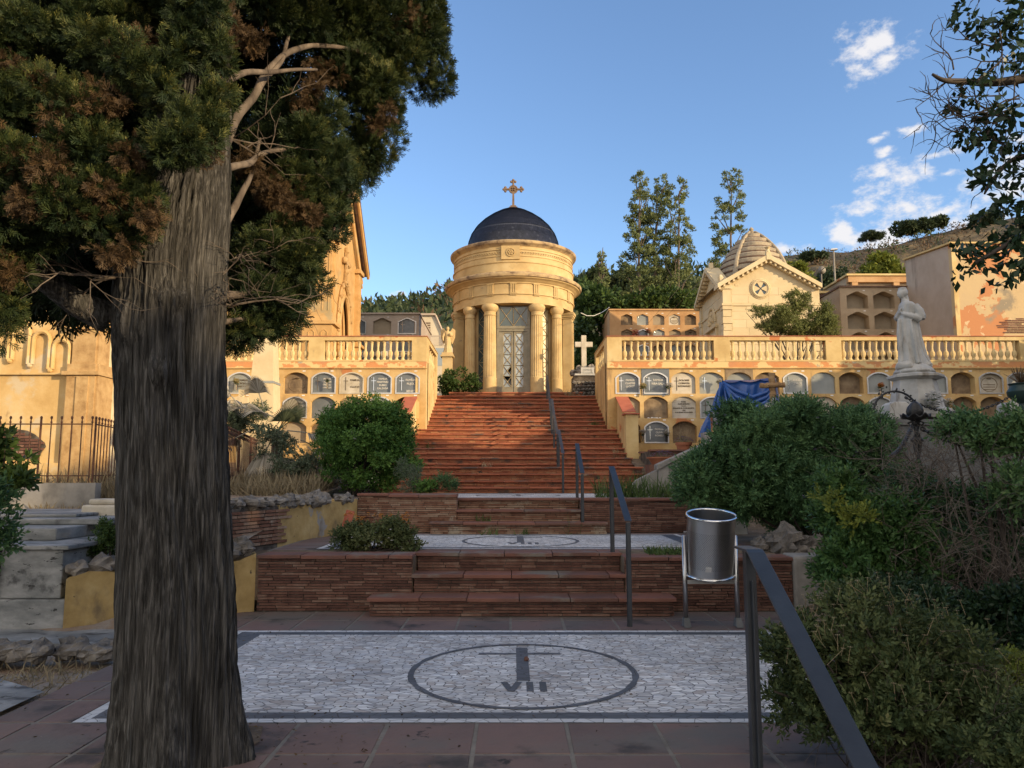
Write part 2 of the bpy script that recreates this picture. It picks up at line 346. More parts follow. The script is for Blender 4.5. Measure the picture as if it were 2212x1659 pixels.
def tpl_fan(seed=1,n=9,w=.035,depth2=True):
    r=random.Random(seed); V=[];F=[]
    def needle(b,d,l,ww):
        side=Vector((d.y,-d.x,0)) if abs(d.z)<.99 else Vector((1,0,0))
        side=d.cross(Vector((r.uniform(-.4,.4),1,r.uniform(-.4,.4)))).normalized()
        k=len(V); V.extend([tuple(b),tuple(b+d*l*.55+side*ww),tuple(b+d*l),tuple(b+d*l*.55-side*ww)]); F.append([k,k+1,k+2,k+3])
    needle(Vector((0,0,0)),Vector((0,0,1)),1,w*1.3)
    for i in range(n):
        h=.12+.75*i/n; sgn=1 if i%2 else -1
        d=Vector((sgn*r.uniform(.55,.9),r.uniform(-.35,.35),.8)).normalized(); l=.5*(1-.5*h)*r.uniform(.8,1.2)
        b=Vector((0,0,h)); needle(b,d,l,w)
        if depth2:
            for q in (.4,.7):
                d2=(d+Vector((r.uniform(-.7,.7),r.uniform(-.5,.5),r.uniform(0,.6)))).normalized()
                needle(b+d*l*q,d2,l*.45,w*.9)
    return np.array(V),np.array(F)
def tpl_blade(bend=.35,w=.035):
    V=np.array([(-w,0,0),(w,0,0),(w*.8,bend*.3,.55),(-w*.8,bend*.3,.55),(0,bend,1),(0,bend,1.0)],float)
    return V,np.array([[0,1,2,3],[3,2,4,5]])
def place(tpls,pos,axis,size,rng,tint,jit=.15):
    Vs=[];Fs=[];Ts=[];n0=0
    which=rng.integers(0,len(tpls),len(pos))
    for k,(TV,TF) in enumerate(tpls):
        m=which==k; p=pos[m]; n=len(p)
        if n==0: continue
        z=unit(axis[m]); r=rng.normal(size=(n,3)); x=unit(np.cross(r,z)); y=np.cross(z,x)
        s=size[m][:,None,None]
        V=(TV[None,:,0:1]*x[:,None,:]+TV[None,:,1:2]*y[:,None,:]+TV[None,:,2:3]*z[:,None,:])*s+p[:,None,:]
        kk=len(TV); Vs.append(V.reshape(-1,3))
        F=(TF[None,:,:]+(np.arange(n)*kk)[:,None,None]+n0).reshape(-1,4); Fs.append(F)
        T=(tint[m][:,None]+rng.uniform(-jit,jit,(n,len(TF)))).reshape(-1); Ts.append(np.clip(T,0,1)); n0+=n*kk
    return np.concatenate(Vs),np.concatenate(Fs),np.concatenate(Ts)
def subblobs(blobs,m,frac,rng,shell=.78):
    out=[]
    for (cx,cy,cz,rx,ry,rz) in blobs:
        for i in range(m):
            d=rng.normal(size=3); d/=np.linalg.norm(d)
            q=shell*rng.uniform(.75,1.1); f=frac*rng.uniform(.7,1.25)
            out.append((cx+d[0]*rx*q,cy+d[1]*ry*q,cz+d[2]*rz*q,rx*f,ry*f,rz*f))
    return out
def sample(blobs,n,rng,inner=.5,up=.25,jit=.5,power=1.0):
    B=np.array(blobs); w=(B[:,3]*B[:,4]*B[:,5])**(2/3.); w/=w.sum()
    i=rng.choice(len(B),n,p=w); d=unit(rng.normal(size=(n,3))); q=inner+(1-inner)*rng.uniform(0,1,n)**power
    pos=B[i,:3]+d*B[i,3:6]*q[:,None]
    ax=unit(d+rng.normal(size=(n,3))*jit+np.array([0,0,up])[None,:])
    bt=rng.uniform(-.14,.14,len(B))[i]
    return pos,ax,bt
def foliage(name,blobs,n,size,tpls,mat,parent,seed=1,m=10,frac=.36,inner=.35,up=.25,jit=.5,tint0=.45,keep=None,hi=0.0,shell=.78):
    rng=np.random.default_rng(seed)
    sb=subblobs(blobs,m,frac,rng,shell) if m else blobs
    pos,ax,bt=sample(sb,n,rng,inner,up,jit)
    if keep is not None:
        k=keep(pos); pos=pos[k]; ax=ax[k]; bt=bt[k]
    s=size*rng.uniform(.65,1.25,len(pos))
    t=np.clip(tint0+bt+rng.normal(0,.12,len(pos))+hi*(ax[:,2]),0,1)  # hi lightens upward sprays, sunlight put into the tint
    V,F,T=place(tpls,pos,ax,s,rng,t)
    return np_mesh(name,V,F,T,mat,parent)
def twigs(name,base,n,L,mat,parent,rng,spread=1.0,up=.7,depth=2,r0=.006,seg=4):
    m=MB()
    def grow(p,d,l,r,k):
        pts=[p]; q=Vector(p)
        for i in range(3):
            d=(d+Vector(rng.normal(size=3))*.22).normalized(); q=q+d*l/3; pts.append(q.copy())
        m.tube(pts,[r,r*.8,r*.6,r*.35],seg=seg,cap=False,t=float(rng.uniform(0,1)))
        if k>0:
            for j in range(3):
                b=pts[1+j%3]; grow(b,(d+Vector(rng.normal(size=3))*.6).normalized(),l*.6,r*.6,k-1)
    for i in range(n):
        b=base[i%len(base)]
        d=Vector((rng.normal()*spread,rng.normal()*spread,up)).normalized()
        grow(Vector(b),d,L*rng.uniform(.6,1.2),r0*rng.uniform(.7,1.2),depth)
    return m.build(name,mat,parent)
def rock_mb(m,c,r,seed,t=.5,flat=.7):
    rng=random.Random(seed); s=MB().ball((0,0,0),1,seg=13,rings=9)
    off=Vector((rng.uniform(0,50),rng.uniform(0,50),rng.uniform(0,50)))
    sx,sy,sz=r*rng.uniform(.8,1.3),r*rng.uniform(.8,1.2),r*flat*rng.uniform(.8,1.2); a=rng.uniform(0,6.28)
    vs=[]
    for p in s.v:
        p=Vector(p); k=1+.55*mn.noise(p*1.5+off)+.30*mn.noise(p*3.3+off)+.12*mn.noise(p*8+off); p=p*k; p=Vector((round(p.x*3.2)/3.2*.45+p.x*.55,round(p.y*3.2)/3.2*.45+p.y*.55,round(p.z*3.2)/3.2*.45+p.z*.55))
        x,y=p.x*sx,p.y*sy
        vs.append((c[0]+x*math.cos(a)-y*math.sin(a),c[1]+x*math.sin(a)+y*math.cos(a),c[2]+p.z*sz))
    m.add(vs,s.f,t)
# ---------------------------------------------------------------- thin-brick faces
def brick_face(m,back,x0,x1,yf,z0,z1,rng,course=.031,blen=.27,gap=.0085,axis='x',jit=.009):
    """courses of long thin bricks standing proud of a mortar backing; face looks towards -y (axis x) or +-x (axis y)"""
    n=max(1,round((z1-z0)/course)); h=(z1-z0)/n
    for k in range(n):
        x=x0-rng.uniform(0,blen)
        za=z0+k*h+gap/2+rng.uniform(-.001,.001); zb=z0+(k+1)*h-gap/2+rng.uniform(-.001,.001)
        while x<x1:
            l=blen*rng.uniform(.55,1.35); a=max(x,x0+.001); b=min(x+l-gap,x1-.001); x+=l
            if b-a<.02: continue
            pj=rng.uniform(0,jit); dz=rng.uniform(-.0025,.0025); t=rng.random()
            if rng.random()<.015: pj=-.006
            if axis=='x':
                ya=yf-pj; m.add([(a,ya,za+dz*.0),(b,ya,za+dz),(b,ya,zb+dz),(a,ya,zb),(a,yf+.02,za),(b,yf+.02,za+dz),(b,yf+.02,zb+dz),(a,yf+.02,zb)],
                  [(0,1,2,3),(1,5,6,2),(4,0,3,7),(3,2,6,7),(4,5,1,0)],t)
            else:
                s=axis; xa=yf+s*pj; q=yf-s*.02
                vs=[(xa,a,za),(xa,b,za+dz),(xa,b,zb+dz),(xa,a,zb),(q,a,za),(q,b,za+dz),(q,b,zb+dz),(q,a,zb)]
                m.add(vs,[(0,1,2,3),(1,5,6,2),(4,0,3,7),(3,2,6,7),(4,5,1,0)],t)
def slab_row(m,x0,x1,y0,y1,z0,z1,rng,L=.5,gap=.008,jit=.004,sag=0):
    x=x0; zo=0
    while x<x1-.03:
        l=L*rng.uniform(.92,1.08); b=min(x+l,x1)
        if x1-b<.15: b=x1
        j=rng.uniform(-jit,jit); k=rng.uniform(-jit,jit); t=rng.random(); q=rng.uniform(-jit,jit)*1.5
        zz=sag*math.sin((x-x0)/(x1-x0)*3.1)
        m.add([(x+gap/2,y0+q,z0+j-zz),(b-gap/2,y0+q+j,z0+k-zz),(b-gap/2,y1,z0+k),(x+gap/2,y1,z0+j),(x+gap/2,y0+q,z1+j-zz),(b-gap/2,y0+q+j,z1+k-zz),(b-gap/2,y1,z1),(x+gap/2,y1,z1)],
          [(0,3,2,1),(4,5,6,7),(0,1,5,4),(1,2,6,5),(2,3,7,6),(3,0,4,7)],t)
        x=b
# ---------------------------------------------------------------- niche walls
def arch_pts(w,h,kind,n=10):
    """outline of a niche opening, counter-clockwise seen from the front, centre-bottom origin"""
    if kind=='arch':
        rise=.16*w/.7; sp=h-rise; pts=[(-w/2,0),(w/2,0)]
        R=(w*w/4+rise*rise)/(2*rise); a=math.asin(w/2/R)
        for i in range(n+1):
            q=a-2*a*i/n; pts.append((R*math.sin(q),sp+R*math.cos(q)-(R-rise)))
        return pts
    rise=.13*w/.62
    return [(-w/2,0),(w/2,0),(w/2,h-rise),(w*.06,h-.004),(-w*.06,h-.004),(-w/2,h-rise)]
def niche_cell(m,x0,x1,z0,z1,y,cx,zb,w,h,kind,depth,t=.5):
    """front face of one cell with an opening, plus its reveals (towards +y)"""
    P=[(cx+a,zb+b) for a,b in arch_pts(w,h,kind)]
    n=len(P); out=[]
    for (a,b) in P:                 # project outline point to the rectangle border
        dx,dz=a-cx,b-(zb+h*.45); k=1e9
        if dx>1e-9: k=min(k,(x1-cx)/dx)
        if dx<-1e-9: k=min(k,(x0-cx)/dx)
        zc=zb+h*.45
        if dz>1e-9: k=min(k,(z1-zc)/dz)
        if dz<-1e-9: k=min(k,(z0-zc)/dz)
        out.append([cx+dx*k,zc+dz*k])
    C=[(x0,z0),(x1,z0),(x1,z1),(x0,z1)]
    def ang(p): return math.atan2(p[1]-(zb+h*.45),p[0]-cx)
    for i in range(n):
        j=(i+1)%n; poly=[P[i],tuple(out[i])]
        a0=ang(out[i]); a1=ang(out[j])
        if a1<a0-1e-9: a1+=2*PI
        cs=[]
        for c in C:
            a=ang(c)
            while a<a0: a+=2*PI
            if a0+1e-6<a<a1-1e-6: cs.append((a,c))
        for a,c in sorted(cs): poly.append(c)
        poly+= [tuple(out[j]),P[j]]
        m.add([(p[0],y,p[1]) for p in poly],[tuple(range(len(poly)))],t)
        m.add([(P[i][0],y,P[i][1]),(P[j][0],y,P[j][1]),(P[j][0],y+depth,P[j][1]),(P[i][0],y+depth,P[i][1])],[(0,1,2,3)],t)
def plaque_mesh(w,h,kind,y,cx,zb,th=.02,shrink=0):
    P=[(cx+a,zb+b) for a,b in arch_pts(w-shrink*2,h-shrink*1.4,kind)]
    P=[(a,b+shrink*.7) for a,b in P]
    m=MB(); m.prism(P,'y',y,y+th); return m
def frame_mesh(w,h,kind,y,cx,zb,fw=.035,th=.03):
    A=[(cx+a,zb+b) for a,b in arch_pts(w,h,kind)]
    B=[(cx+a,zb+fw+b*1.0) for a,b in arch_pts(w-2*fw,h-2*fw,kind)]
    m=MB(); n=len(A); vs=[(p[0],y,p[1]) for p in A]+[(p[0],y,p[1]) for p in B]+[(p[0],y+th,p[1]) for p in A]+[(p[0],y+th,p[1]) for p in B]
    fs=[]
    for i in range(n):
        j=(i+1)%n
        fs+= [(i,j,n+j,n+i),(i,2*n+i,2*n+j,j),(n+i,n+j,3*n+j,3*n+i)]
    return m.add(vs,fs)
def text_mesh(name,lines,size,cx,y,ztop,mat,parent,align='CENTER',lead=1.35,th=.003,sx=1.0,font_w=0):
    cu=bpy.data.curves.new(name,'FONT'); cu.body='\n'.join(lines); cu.size=size; cu.align_x=align; cu.space_line=lead; cu.extrude=th
    cu.offset=font_w
    o=bpy.data.objects.new(name,cu); COL.objects.link(o)
    dg=bpy.context.evaluated_depsgraph_get(); dg.update()
    me=bpy.data.meshes.new_from_object(o.evaluated_get(dg)); bpy.data.objects.remove(o)
    for v in me.vertices:
        x,yy,z=v.co; v.co=(cx+x*sx,y-z,ztop+yy)
    me.materials.clear(); me.materials.append(mat); me.name=name
    ob=bpy.data.objects.new(name,me); COL.objects.link(ob)
    if parent is not None:
        off=ROOT[parent.name]
        for v in me.vertices: v.co=Vector(v.co)-off
        ob.parent=parent
        ROOT[ob.name]=off
    return ob
def cross_mb(m,cx,y,z0,h,w,t,th=.008):
    m.box(cx-t/2,cx+t/2,y,y+th,z0,z0+h); m.box(cx-w/2,cx+w/2,y-.001,y+th,z0+h*.70,z0+h*.70+t)
def remesh(m,name,mat,parent,voxel,smooth=3):
    o=m.build(name,mat,None); me0=o.data
    r=o.modifiers.new('r','REMESH'); r.mode='VOXEL'; r.voxel_size=voxel; r.use_smooth_shade=True
    if smooth:
        s=o.modifiers.new('s','SMOOTH'); s.iterations=smooth; s.factor=.5
    dg=bpy.context.evaluated_depsgraph_get(); dg.update()
    me=bpy.data.meshes.new_from_object(o.evaluated_get(dg)); bpy.data.objects.remove(o)
    me.name=name; me.materials.clear(); me.materials.append(mat)
    off=ROOT[parent.name] if parent is not None else Vector((0,0,0))
    me.transform(Matrix.Translation(-off)); me.shade_smooth()
    ob=bpy.data.objects.new(name,me); COL.objects.link(ob)
    if parent is not None: ob.parent=parent
    ROOT[ob.name]=off
    return ob
def flower_bunch(m,c,r,n,rng,pr=.018,t=None):
    for i in range(n):
        d=Vector(rng.normal(size=3)).normalized(); p=Vector(c)+d*r*rng.uniform(.5,1)
        for k in range(4):
            a=k*PI/2+rng.uniform(0,1); e=Vector((math.cos(a),math.sin(a),.4)); s=e.cross(Vector((0,0,1))).normalized()
            q=[p,p+e*pr*.6+s*pr*.5,p+e*pr*1.2,p+e*pr*.6-s*pr*.5]
            m.add([tuple(v) for v in q],[(0,1,2,3)],float(rng.uniform(0,1)))
def stems(m,c,top,n,rng,r=.003):
    for i in range(n):
        e=Vector(top)+Vector(rng.normal(size=3))*.04; m.tube([c,(Vector(c)+e)/2+Vector(rng.normal(size=3))*.01,e],[r,r,r*.7],seg=4,cap=False)
RNG=random.Random(7)
def mosaic_mat(name,cols,scale=13,grout=(.10,.095,.09),edge=.035,st=(.62,1.15,1)):
    m=bpy.data.materials.new(name); m.use_nodes=True; nt=m.node_tree; N=nt.nodes; L=nt.links; b=N['Principled BSDF']
    b.inputs['Roughness'].default_value=.62; b.inputs['Specular IOR Level'].default_value=.35
    tc=N.new('ShaderNodeTexCoord'); mp=N.new('ShaderNodeMapping'); mp.inputs['Scale'].default_value=st
    wn=N.new('ShaderNodeTexNoise'); wn.inputs['Scale'].default_value=6; wn.inputs['Detail'].default_value=3
    L.new(tc.outputs['Object'],wn.inputs['Vector'])
    sc=N.new('ShaderNodeVectorMath'); sc.operation='SCALE'; sc.inputs[3].default_value=.06; L.new(wn.outputs['Color'],sc.inputs[0])
    ad=N.new('ShaderNodeVectorMath'); ad.operation='ADD'; L.new(tc.outputs['Object'],ad.inputs[0]); L.new(sc.outputs[0],ad.inputs[1])
    L.new(ad.outputs[0],mp.inputs['Vector'])
    v=N.new('ShaderNodeTexVoronoi'); v.voronoi_dimensions='2D'; v.inputs['Scale'].default_value=scale; L.new(mp.outputs[0],v.inputs['Vector'])
    e=N.new('ShaderNodeTexVoronoi'); e.voronoi_dimensions='2D'; e.feature='DISTANCE_TO_EDGE'; e.inputs['Scale'].default_value=scale; L.new(mp.outputs[0],e.inputs['Vector'])
    sx=N.new('ShaderNodeSeparateColor'); L.new(v.outputs['Color'],sx.inputs[0])
    cr=N.new('ShaderNodeValToRGB'); el=cr.color_ramp.elements
    while len(el)<len(cols): el.new(.5)
    for i,c in enumerate(cols): el[i].position=i/(len(cols)-1); el[i].color=(*c,1)
    L.new(sx.outputs[0],cr.inputs[0])
    dn=N.new('ShaderNodeTexNoise'); dn.inputs['Scale'].default_value=1.3; dn.inputs['Detail'].default_value=8; L.new(tc.outputs['Object'],dn.inputs['Vector'])
    dr=N.new('ShaderNodeMapRange'); dr.inputs['From Min'].default_value=.35; dr.inputs['From Max'].default_value=.7; dr.inputs['To Min'].default_value=1.05; dr.inputs['To Max'].default_value=.74
    L.new(dn.outputs['Fac'],dr.inputs['Value'])
    mu=N.new('ShaderNodeMix'); mu.data_type='RGBA'; mu.blend_type='MULTIPLY'; mu.inputs[0].default_value=1
    L.new(cr.outputs[0],mu.inputs[6]); L.new(dr.outputs[0],mu.inputs[7])
    er=N.new('ShaderNodeMapRange'); er.inputs['From Min'].default_value=edge*.4; er.inputs['From Max'].default_value=edge; L.new(e.outputs['Distance'],er.inputs['Value'])
    mx=N.new('ShaderNodeMix'); mx.data_type='RGBA'; mx.inputs[6].default_value=(*grout,1); L.new(er.outputs[0],mx.inputs[0]); L.new(mu.outputs[2],mx.inputs[7])
    L.new(mx.outputs[2],b.inputs['Base Color'])
    hs=N.new('ShaderNodeMath'); hs.operation='MULTIPLY_ADD'; hs.inputs[1].default_value=.5; L.new(sx.outputs[1],hs.inputs[0]); L.new(er.outputs[0],hs.inputs[2])
    bp=N.new('ShaderNodeBump'); bp.inputs['Strength'].default_value=.45; bp.inputs['Distance'].default_value=.004; L.new(hs.outputs[0],bp.inputs['Height']); L.new(bp.outputs[0],b.inputs['Normal'])
    return m
M['mos']=mosaic_mat('pale_marble_mosaic',[(.32,.315,.31),(.60,.58,.55),(.48,.48,.48),(.72,.71,.68),(.42,.37,.33),(.80,.79,.76),(.52,.53,.55)],scale=21,edge=.075)
M['mosd']=mosaic_mat('dark_slate_mosaic',[(.075,.08,.09),(.11,.12,.135),(.09,.10,.11)],grout=(.05,.05,.05),edge=.05)
M['mosw']=mosaic_mat('white_mosaic_border',[(.50,.50,.49),(.64,.64,.63),(.56,.55,.53)],scale=11,st=(1,1,1))

# ---- ground to the horizon, terrain of the cemetery slope
def hterr(x,y):
    def lerp(pts,t):
        if t<=pts[0][0]: return pts[0][1]
        for (a,za),(b,zb) in zip(pts,pts[1:]):
            if t<=b: return za+(zb-za)*(t-a)/(b-a)
        return pts[-1][1]
    if x<0: z=lerp([(-5,-.06),(7.0,-.05),(8.0,.0),(9.3,.70),(12.0,1.02),(12.8,1.18),(15,1.30),(19,1.55),(21.5,1.9),(22.2,2.0)],y)
    else:   z=lerp([(-5,-.06),(7.0,-.05),(9.2,.0),(9.8,.55),(12.4,.66),(13.0,1.1),(17,1.35),(20,2.0),(22,2.1)],y)
    if x>0 and y<9.5: z+= max(0,min(1,(x-3.1)/1.2))*.35
    return z+.05*mn.noise(Vector((x*.8,y*.8,0)))
def terr(x0,x1,y0,y1,nx,ny,name,mat,f=hterr):
    m=MB(); vs=[];fs=[]
    for j in range(ny+1):
        for i in range(nx+1):
            x=x0+(x1-x0)*i/nx; y=y0+(y1-y0)*j/ny; vs.append((x,y,f(x,y)))
    for j in range(ny):
        for i in range(nx): a=j*(nx+1)+i; fs.append((a,a+1,a+nx+2,a+nx+1))
    m.add(vs,fs); return m.build(name,mat,smooth=True)
m=MB(); m.add([(-600,-300,-.35),(600,-300,-.35),(600,900,-.35),(-600,900,-.35)],[(0,1,2,3)]); struct(m.build('ground',M['gravelsoil']))
struct(terr(-16,-3.27,1,22.3,60,110,'garden_ground',M['gravelsoil']))
struct(terr(3.02,16,1,22.0,60,110,'garden_ground',M['soil']))
m=MB(); m.box(-3.4,-2.7,12.85,21.8,0,1.14); m.box(-3.4,-2.75,9.1,12.85,0,.55); struct(m.build('soil_strip',M['soil']))

# ---- paved platforms
FJX=-.217; TP=.547
def tiles(m,x0,x1,ys,z,rng,off=0,th=.03,gap=.013):
    for k in range(len(ys)-1):
        ya,yb=ys[k],ys[k+1]; x=FJX+off+math.floor((x0-FJX-off)/TP)*TP
        while x<x1:
            a=max(x,x0); b=min(x+TP,x1); x+=TP
            if b-a<.05: continue
            j=[rng.uniform(-.0035,.0035) for _ in range(8)]
            z0=z-th
            P=[(a+gap+j[0],ya+gap+j[1]),(b-gap+j[2],ya+gap+j[3]),(b-gap+j[4],yb-gap+j[5]),(a+gap+j[6],yb-gap+j[7])]
            dz=[z+rng.uniform(-.003,.001) for _ in range(4)]
            m.add([(p[0],p[1],z0) for p in P]+[(p[0],p[1],q) for p,q in zip(P,dz)],[(4,5,6,7),(0,1,5,4),(1,2,6,5),(2,3,7,6),(3,0,4,7)],rng.random())
def platform(z,x0,x1,y0,y1,mx0,mx1,my0,my1,rowsf,rowsb,numeral,cx,cy,rx,ry,name):
    r=random.Random(int(z*100)+3)
    root=thing(name,None or '','',(0,0,0)); del root['label']; del root['category']; root['kind']='structure'
    g=MB(); q0,q1=(x0,x0) if z<.1 else ((-1.13,1.28) if z<1 else (-.89,1.11)); g.box(x0,x1,rowsf[0],y1,z-.5,z-.006); g.build('grout_bed',M['grout'],root)
    if z>.1: g=MB(); g.box(x0,q0,y0,rowsf[0]-.001,z-.5,z-.02); g.box(q1,x1,y0,rowsf[0]-.001,z-.5,z-.02); g.build('planting_soil',M['soil'],root)
    t=MB()
    tiles(t,x0,x1,rowsf,z,r); tiles(t,x0,x1,rowsb,z,r,off=.2)
    ny=max(1,round((my1-my0)/.5)); ys=[my0+(my1-my0)*i/ny for i in range(ny+1)]
    if mx0-x0>.1: tiles(t,x0,mx0,ys,z,r)
    if x1-mx1>.1: tiles(t,mx1,x1,ys,z,r)
    t.build('floor_tile',M['floor'],root,bevel=.004 if z<.1 else 0)
    zz=z-.001
    def ring(mm,a0,a1,b0,b1,w,wx=None):
        wx=wx or w
        mm.add([(a0,b0,zz),(a1,b0,zz),(a1-wx,b0+w,zz),(a0+wx,b0+w,zz)],[(0,1,2,3)])
        mm.add([(a0,b1,zz),(a1,b1,zz),(a1-wx,b1-w,zz),(a0+wx,b1-w,zz)],[(3,2,1,0)])
        mm.add([(a0,b0,zz),(a0+wx,b0+w,zz),(a0+wx,b1-w,zz),(a0,b1,zz)],[(0,1,2,3)])
        mm.add([(a1,b0,zz),(a1-wx,b0+w,zz),(a1-wx,b1-w,zz),(a1,b1,zz)],[(3,2,1,0)])
    a=MB(); ring(a,mx0,mx1,my0,my1,.075); a.build('mosaic_border',M['mosw'],root)
    b=MB(); ring(b,mx0+.075,mx1-.075,my0+.075,my1-.075,.13,.22); b.build('mosaic_band',M['mosd'],root)
    c=MB(); c.add([(mx0+.295,my0+.205,zz),(mx1-.295,my0+.205,zz),(mx1-.295,my1-.205,zz),(mx0+.295,my1-.205,zz)],[(0,1,2,3)]); c.build('mosaic_field',M['mos'],root)
    zi=z+.003
    e=MB(); n=96; vs=[]
    for k in range(n):
        q=2*PI*k/n; w=.024+.003*math.sin(k*1.7)+.003*math.sin(k*5.1); vs.append((cx+(rx+w)*math.cos(q),cy+(ry+w)*math.sin(q),zi)); vs.append((cx+(rx-w)*math.cos(q),cy+(ry-w)*math.sin(q),zi))
    e.add(vs,[(2*k,(2*k+2)%(2*n),(2*k+3)%(2*n),2*k+1) for k in range(n)])
    e.box(cx-.05,cx+.05,cy-.28*ry,cy+.86*ry,z,zi); e.box(cx-.37,cx+.33,cy+.60*ry,cy+.66*ry,z,zi-.0007)
    # numeral in simple bars
    s=.25; h=.25; bw=.05; x=cx-{'VII':.17,'VIII':.19,'IX':.12}[numeral]; y0n=cy-.58*ry
    for ch in numeral:
        if ch=='I': e.box(x,x+bw,y0n,y0n+h,z,zi); x+=bw+.045
        elif ch=='V':
            w=.16
            e.add([(x,y0n+h,zi),(x+bw,y0n+h,zi),(x+w/2+bw/2,y0n,zi),(x+w/2-bw/2,y0n,zi)],[(3,2,1,0)])
            e.add([(x+w,y0n+h,zi+.0006),(x+w-bw,y0n+h,zi+.0006),(x+w/2-bw/2,y0n,zi+.0006),(x+w/2+bw/2,y0n,zi+.0006)],[(0,1,2,3)]); x+=w+.03
        else:
            w=.16
            e.add([(x,y0n+h,zi),(x+bw,y0n+h,zi),(x+w,y0n,zi),(x+w-bw,y0n,zi)],[(3,2,1,0)])
            e.add([(x+w,y0n+h,zi+.0006),(x+w-bw,y0n+h,zi+.0006),(x,y0n,zi+.0006),(x+bw,y0n,zi+.0006)],[(0,1,2,3)]); x+=w+.04
    e.build('mosaic_emblem',M['mosd'],root)
    return root
platform(0,-3.25,3.0,3.52,8.95,-2.72,2.55,4.97,7.85,[3.53,3.88,4.42,4.965],[7.86,8.4,8.94],'VII',.085,6.22,.865,.97,'paved_platform')
platform(.62,-3.0,3.15,8.98,12.58,-2.45,2.6,9.80,12.3,[9.61,9.79],[12.31,12.56],'VIII',.12,11.0,.80,.93,'paved_platform')
platform(1.16,-2.9,3.2,12.95,17.2,-2.3,2.55,13.3,16.9,[13.285,13.299],[16.91,17.18],'IX',.12,15.1,.8,1.0,'paved_platform')

# ---- brick retaining walls and the two short flights
def brick_wall(x0,x1,y,z0,z1,label,mat='brick',capx=True,returns=(),thick=.25,group=None,caplen=.5,sag=0):
    cx=(x0+x1)/2; root=thing('brick_retaining_wall',label,'wall',(cx,y,z0),group)
    c=MB(); c.box(x0,x1,y+.012,y+thick,z0-.05,z1-.04); c.build('wall_core',M['mortar'],root)
    b=MB(); brick_face(b,None,x0,x1,y,z0+.004,z1-.042,RNG)
    for (side,ya,yb) in returns: brick_face(b,None,ya,yb,x1 if side>0 else x0,z0+.004,z1-.042,RNG,axis=side)
    b.build('brickwork',M[mat],root)
    if capx:
        s=MB(); slab_row(s,x0-.01,x1+.01,y-.035,y+.38,z1-.04,z1+.002,RNG,L=caplen,sag=sag); s.build('coping_slab',M['slab'],root,bevel=.006)
    return root
brick_wall(-2.89,-1.14,8.95,0,.625,'left part of the nearest thin-brick retaining wall, between the yellow wall and the steps',returns=((1,8.95,9.3),))
brick_wall(1.29,3.19,8.95,0,.60,'right part of the nearest thin-brick retaining wall, behind the steel litter bin',returns=((-1,8.95,9.3),))
brick_wall(-2.5,-.90,12.6,.62,1.245,'left part of the second thin-brick retaining wall, chipped and limewashed, below the small shrubs',mat='brick_old',returns=((1,12.6,12.9),),sag=.02)
brick_wall(1.12,2.85,12.6,.62,1.17,'right part of the second thin-brick retaining wall, below the tall grass tuft',returns=((-1,12.6,12.9),))
def flight(name,steps,mat,capmat,L=.5):
    root=thing(name,'','',(0,0,0)); del root['label']; del root['category']; root['kind']='structure'
    c=MB(); b=MB(); s=MB()
    for (x0,x1,yf,yb,z0,z1,th) in steps:
        c.box(x0+.004,x1-.004,yf+.012,yb,z0-.02,z1-th-.001)
        n=max(1,round((z1-th-z0)/.031)); brick_face(b,None,x0,x1,yf,z0+.002,z1-th-.002,RNG)
        slab_row(s,x0-.03,x1+.03,yf-.05,yb+.02,z1-th,z1,RNG,L=L,sag=.004)
        if yf<13:
            brick_face(b,None,yf,yb,x0+.0,z0+.002,z1-th-.002,RNG,axis=-1); brick_face(b,None,yf,yb,x1,z0+.002,z1-th-.002,RNG,axis=1)
    c.build('step_core',M['mortar'],root); b.build('riser_bricks',M[mat],root); s.build('step_slab',M[capmat],root,bevel=.005)
    return root
flight('lower_steps',[(-1.55,1.76,8.62,8.95,0,.205,.04),(-1.11,1.27,8.95,9.28,.0,.413,.04),(-1.11,1.27,9.27,9.6,.41,.622,.04)],'brick','slab',L=.56)
flight('middle_steps',[(-1.28,1.48,12.28,12.62,.62,.805,.035),(-.88,1.10,12.6,12.93,.8,.985,.035),(-.88,1.10,12.92,13.28,.98,1.163,.035)],'brick_old','slab',L=.56)
SY=[17.2,17.52,17.84,18.16,19.30,19.66]+[20.0+.35*i for i in range(15)]
SD=[1051.9,1037.8,1022.6,1008.4,1001,988.7,978.3,967.6,956.8,946.6,936.7,927.1,918.3,909.2,900.9,893.2,885.7,878.3,870.3,862.6,854.8]
SZ=[WZ(a,b) for a,b in zip(SD,SY)]
st=[]
for i,(y,z) in enumerate(zip(SY,SZ)):
    x0,x1=(-2.95,3.05) if i<6 else ((-2.70,2.95) if i<12 else (-2.46,2.73))
    yb=SY[i+1]+.02 if i+1<len(SY) else 25.3
    st.append((x0,x1,y,yb,(SZ[i-1] if i else 1.16),z,.036))
flight('stairs',st,'stairbrick','slab2',L=.55)
ZP=SZ[-1]                                   # level of the temple court
ZT=WZ(779.5,21.75)                          # level of the terraces
m=MB(); m.box(-4.6,4.6,25.25,40,ZP-.5,ZP-.004); struct(m.build('court_floor',M['gravelsoil']))
m=MB(); m.box(-45,-2.72,22.2,60,ZT-.3,ZT); m.box(2.98,45,22.2,60,ZT-.3,ZT)
mm=MB(); mm.box(-30,-4.6,25.3,60,ZT-.3,ZT); mm.box(-30,-2.72,22.2,25.3,ZT-.3,ZT); mm.box(4.6,34,25.3,60,ZT-.3,ZT); mm.box(2.98,34,22.2,25.3,ZT-.3,ZT); mm.box(-4.6,4.6,40,60,ZT-.6,ZT-.2)
struct(mm.build('terrace_floor',M['gravelsoil']))

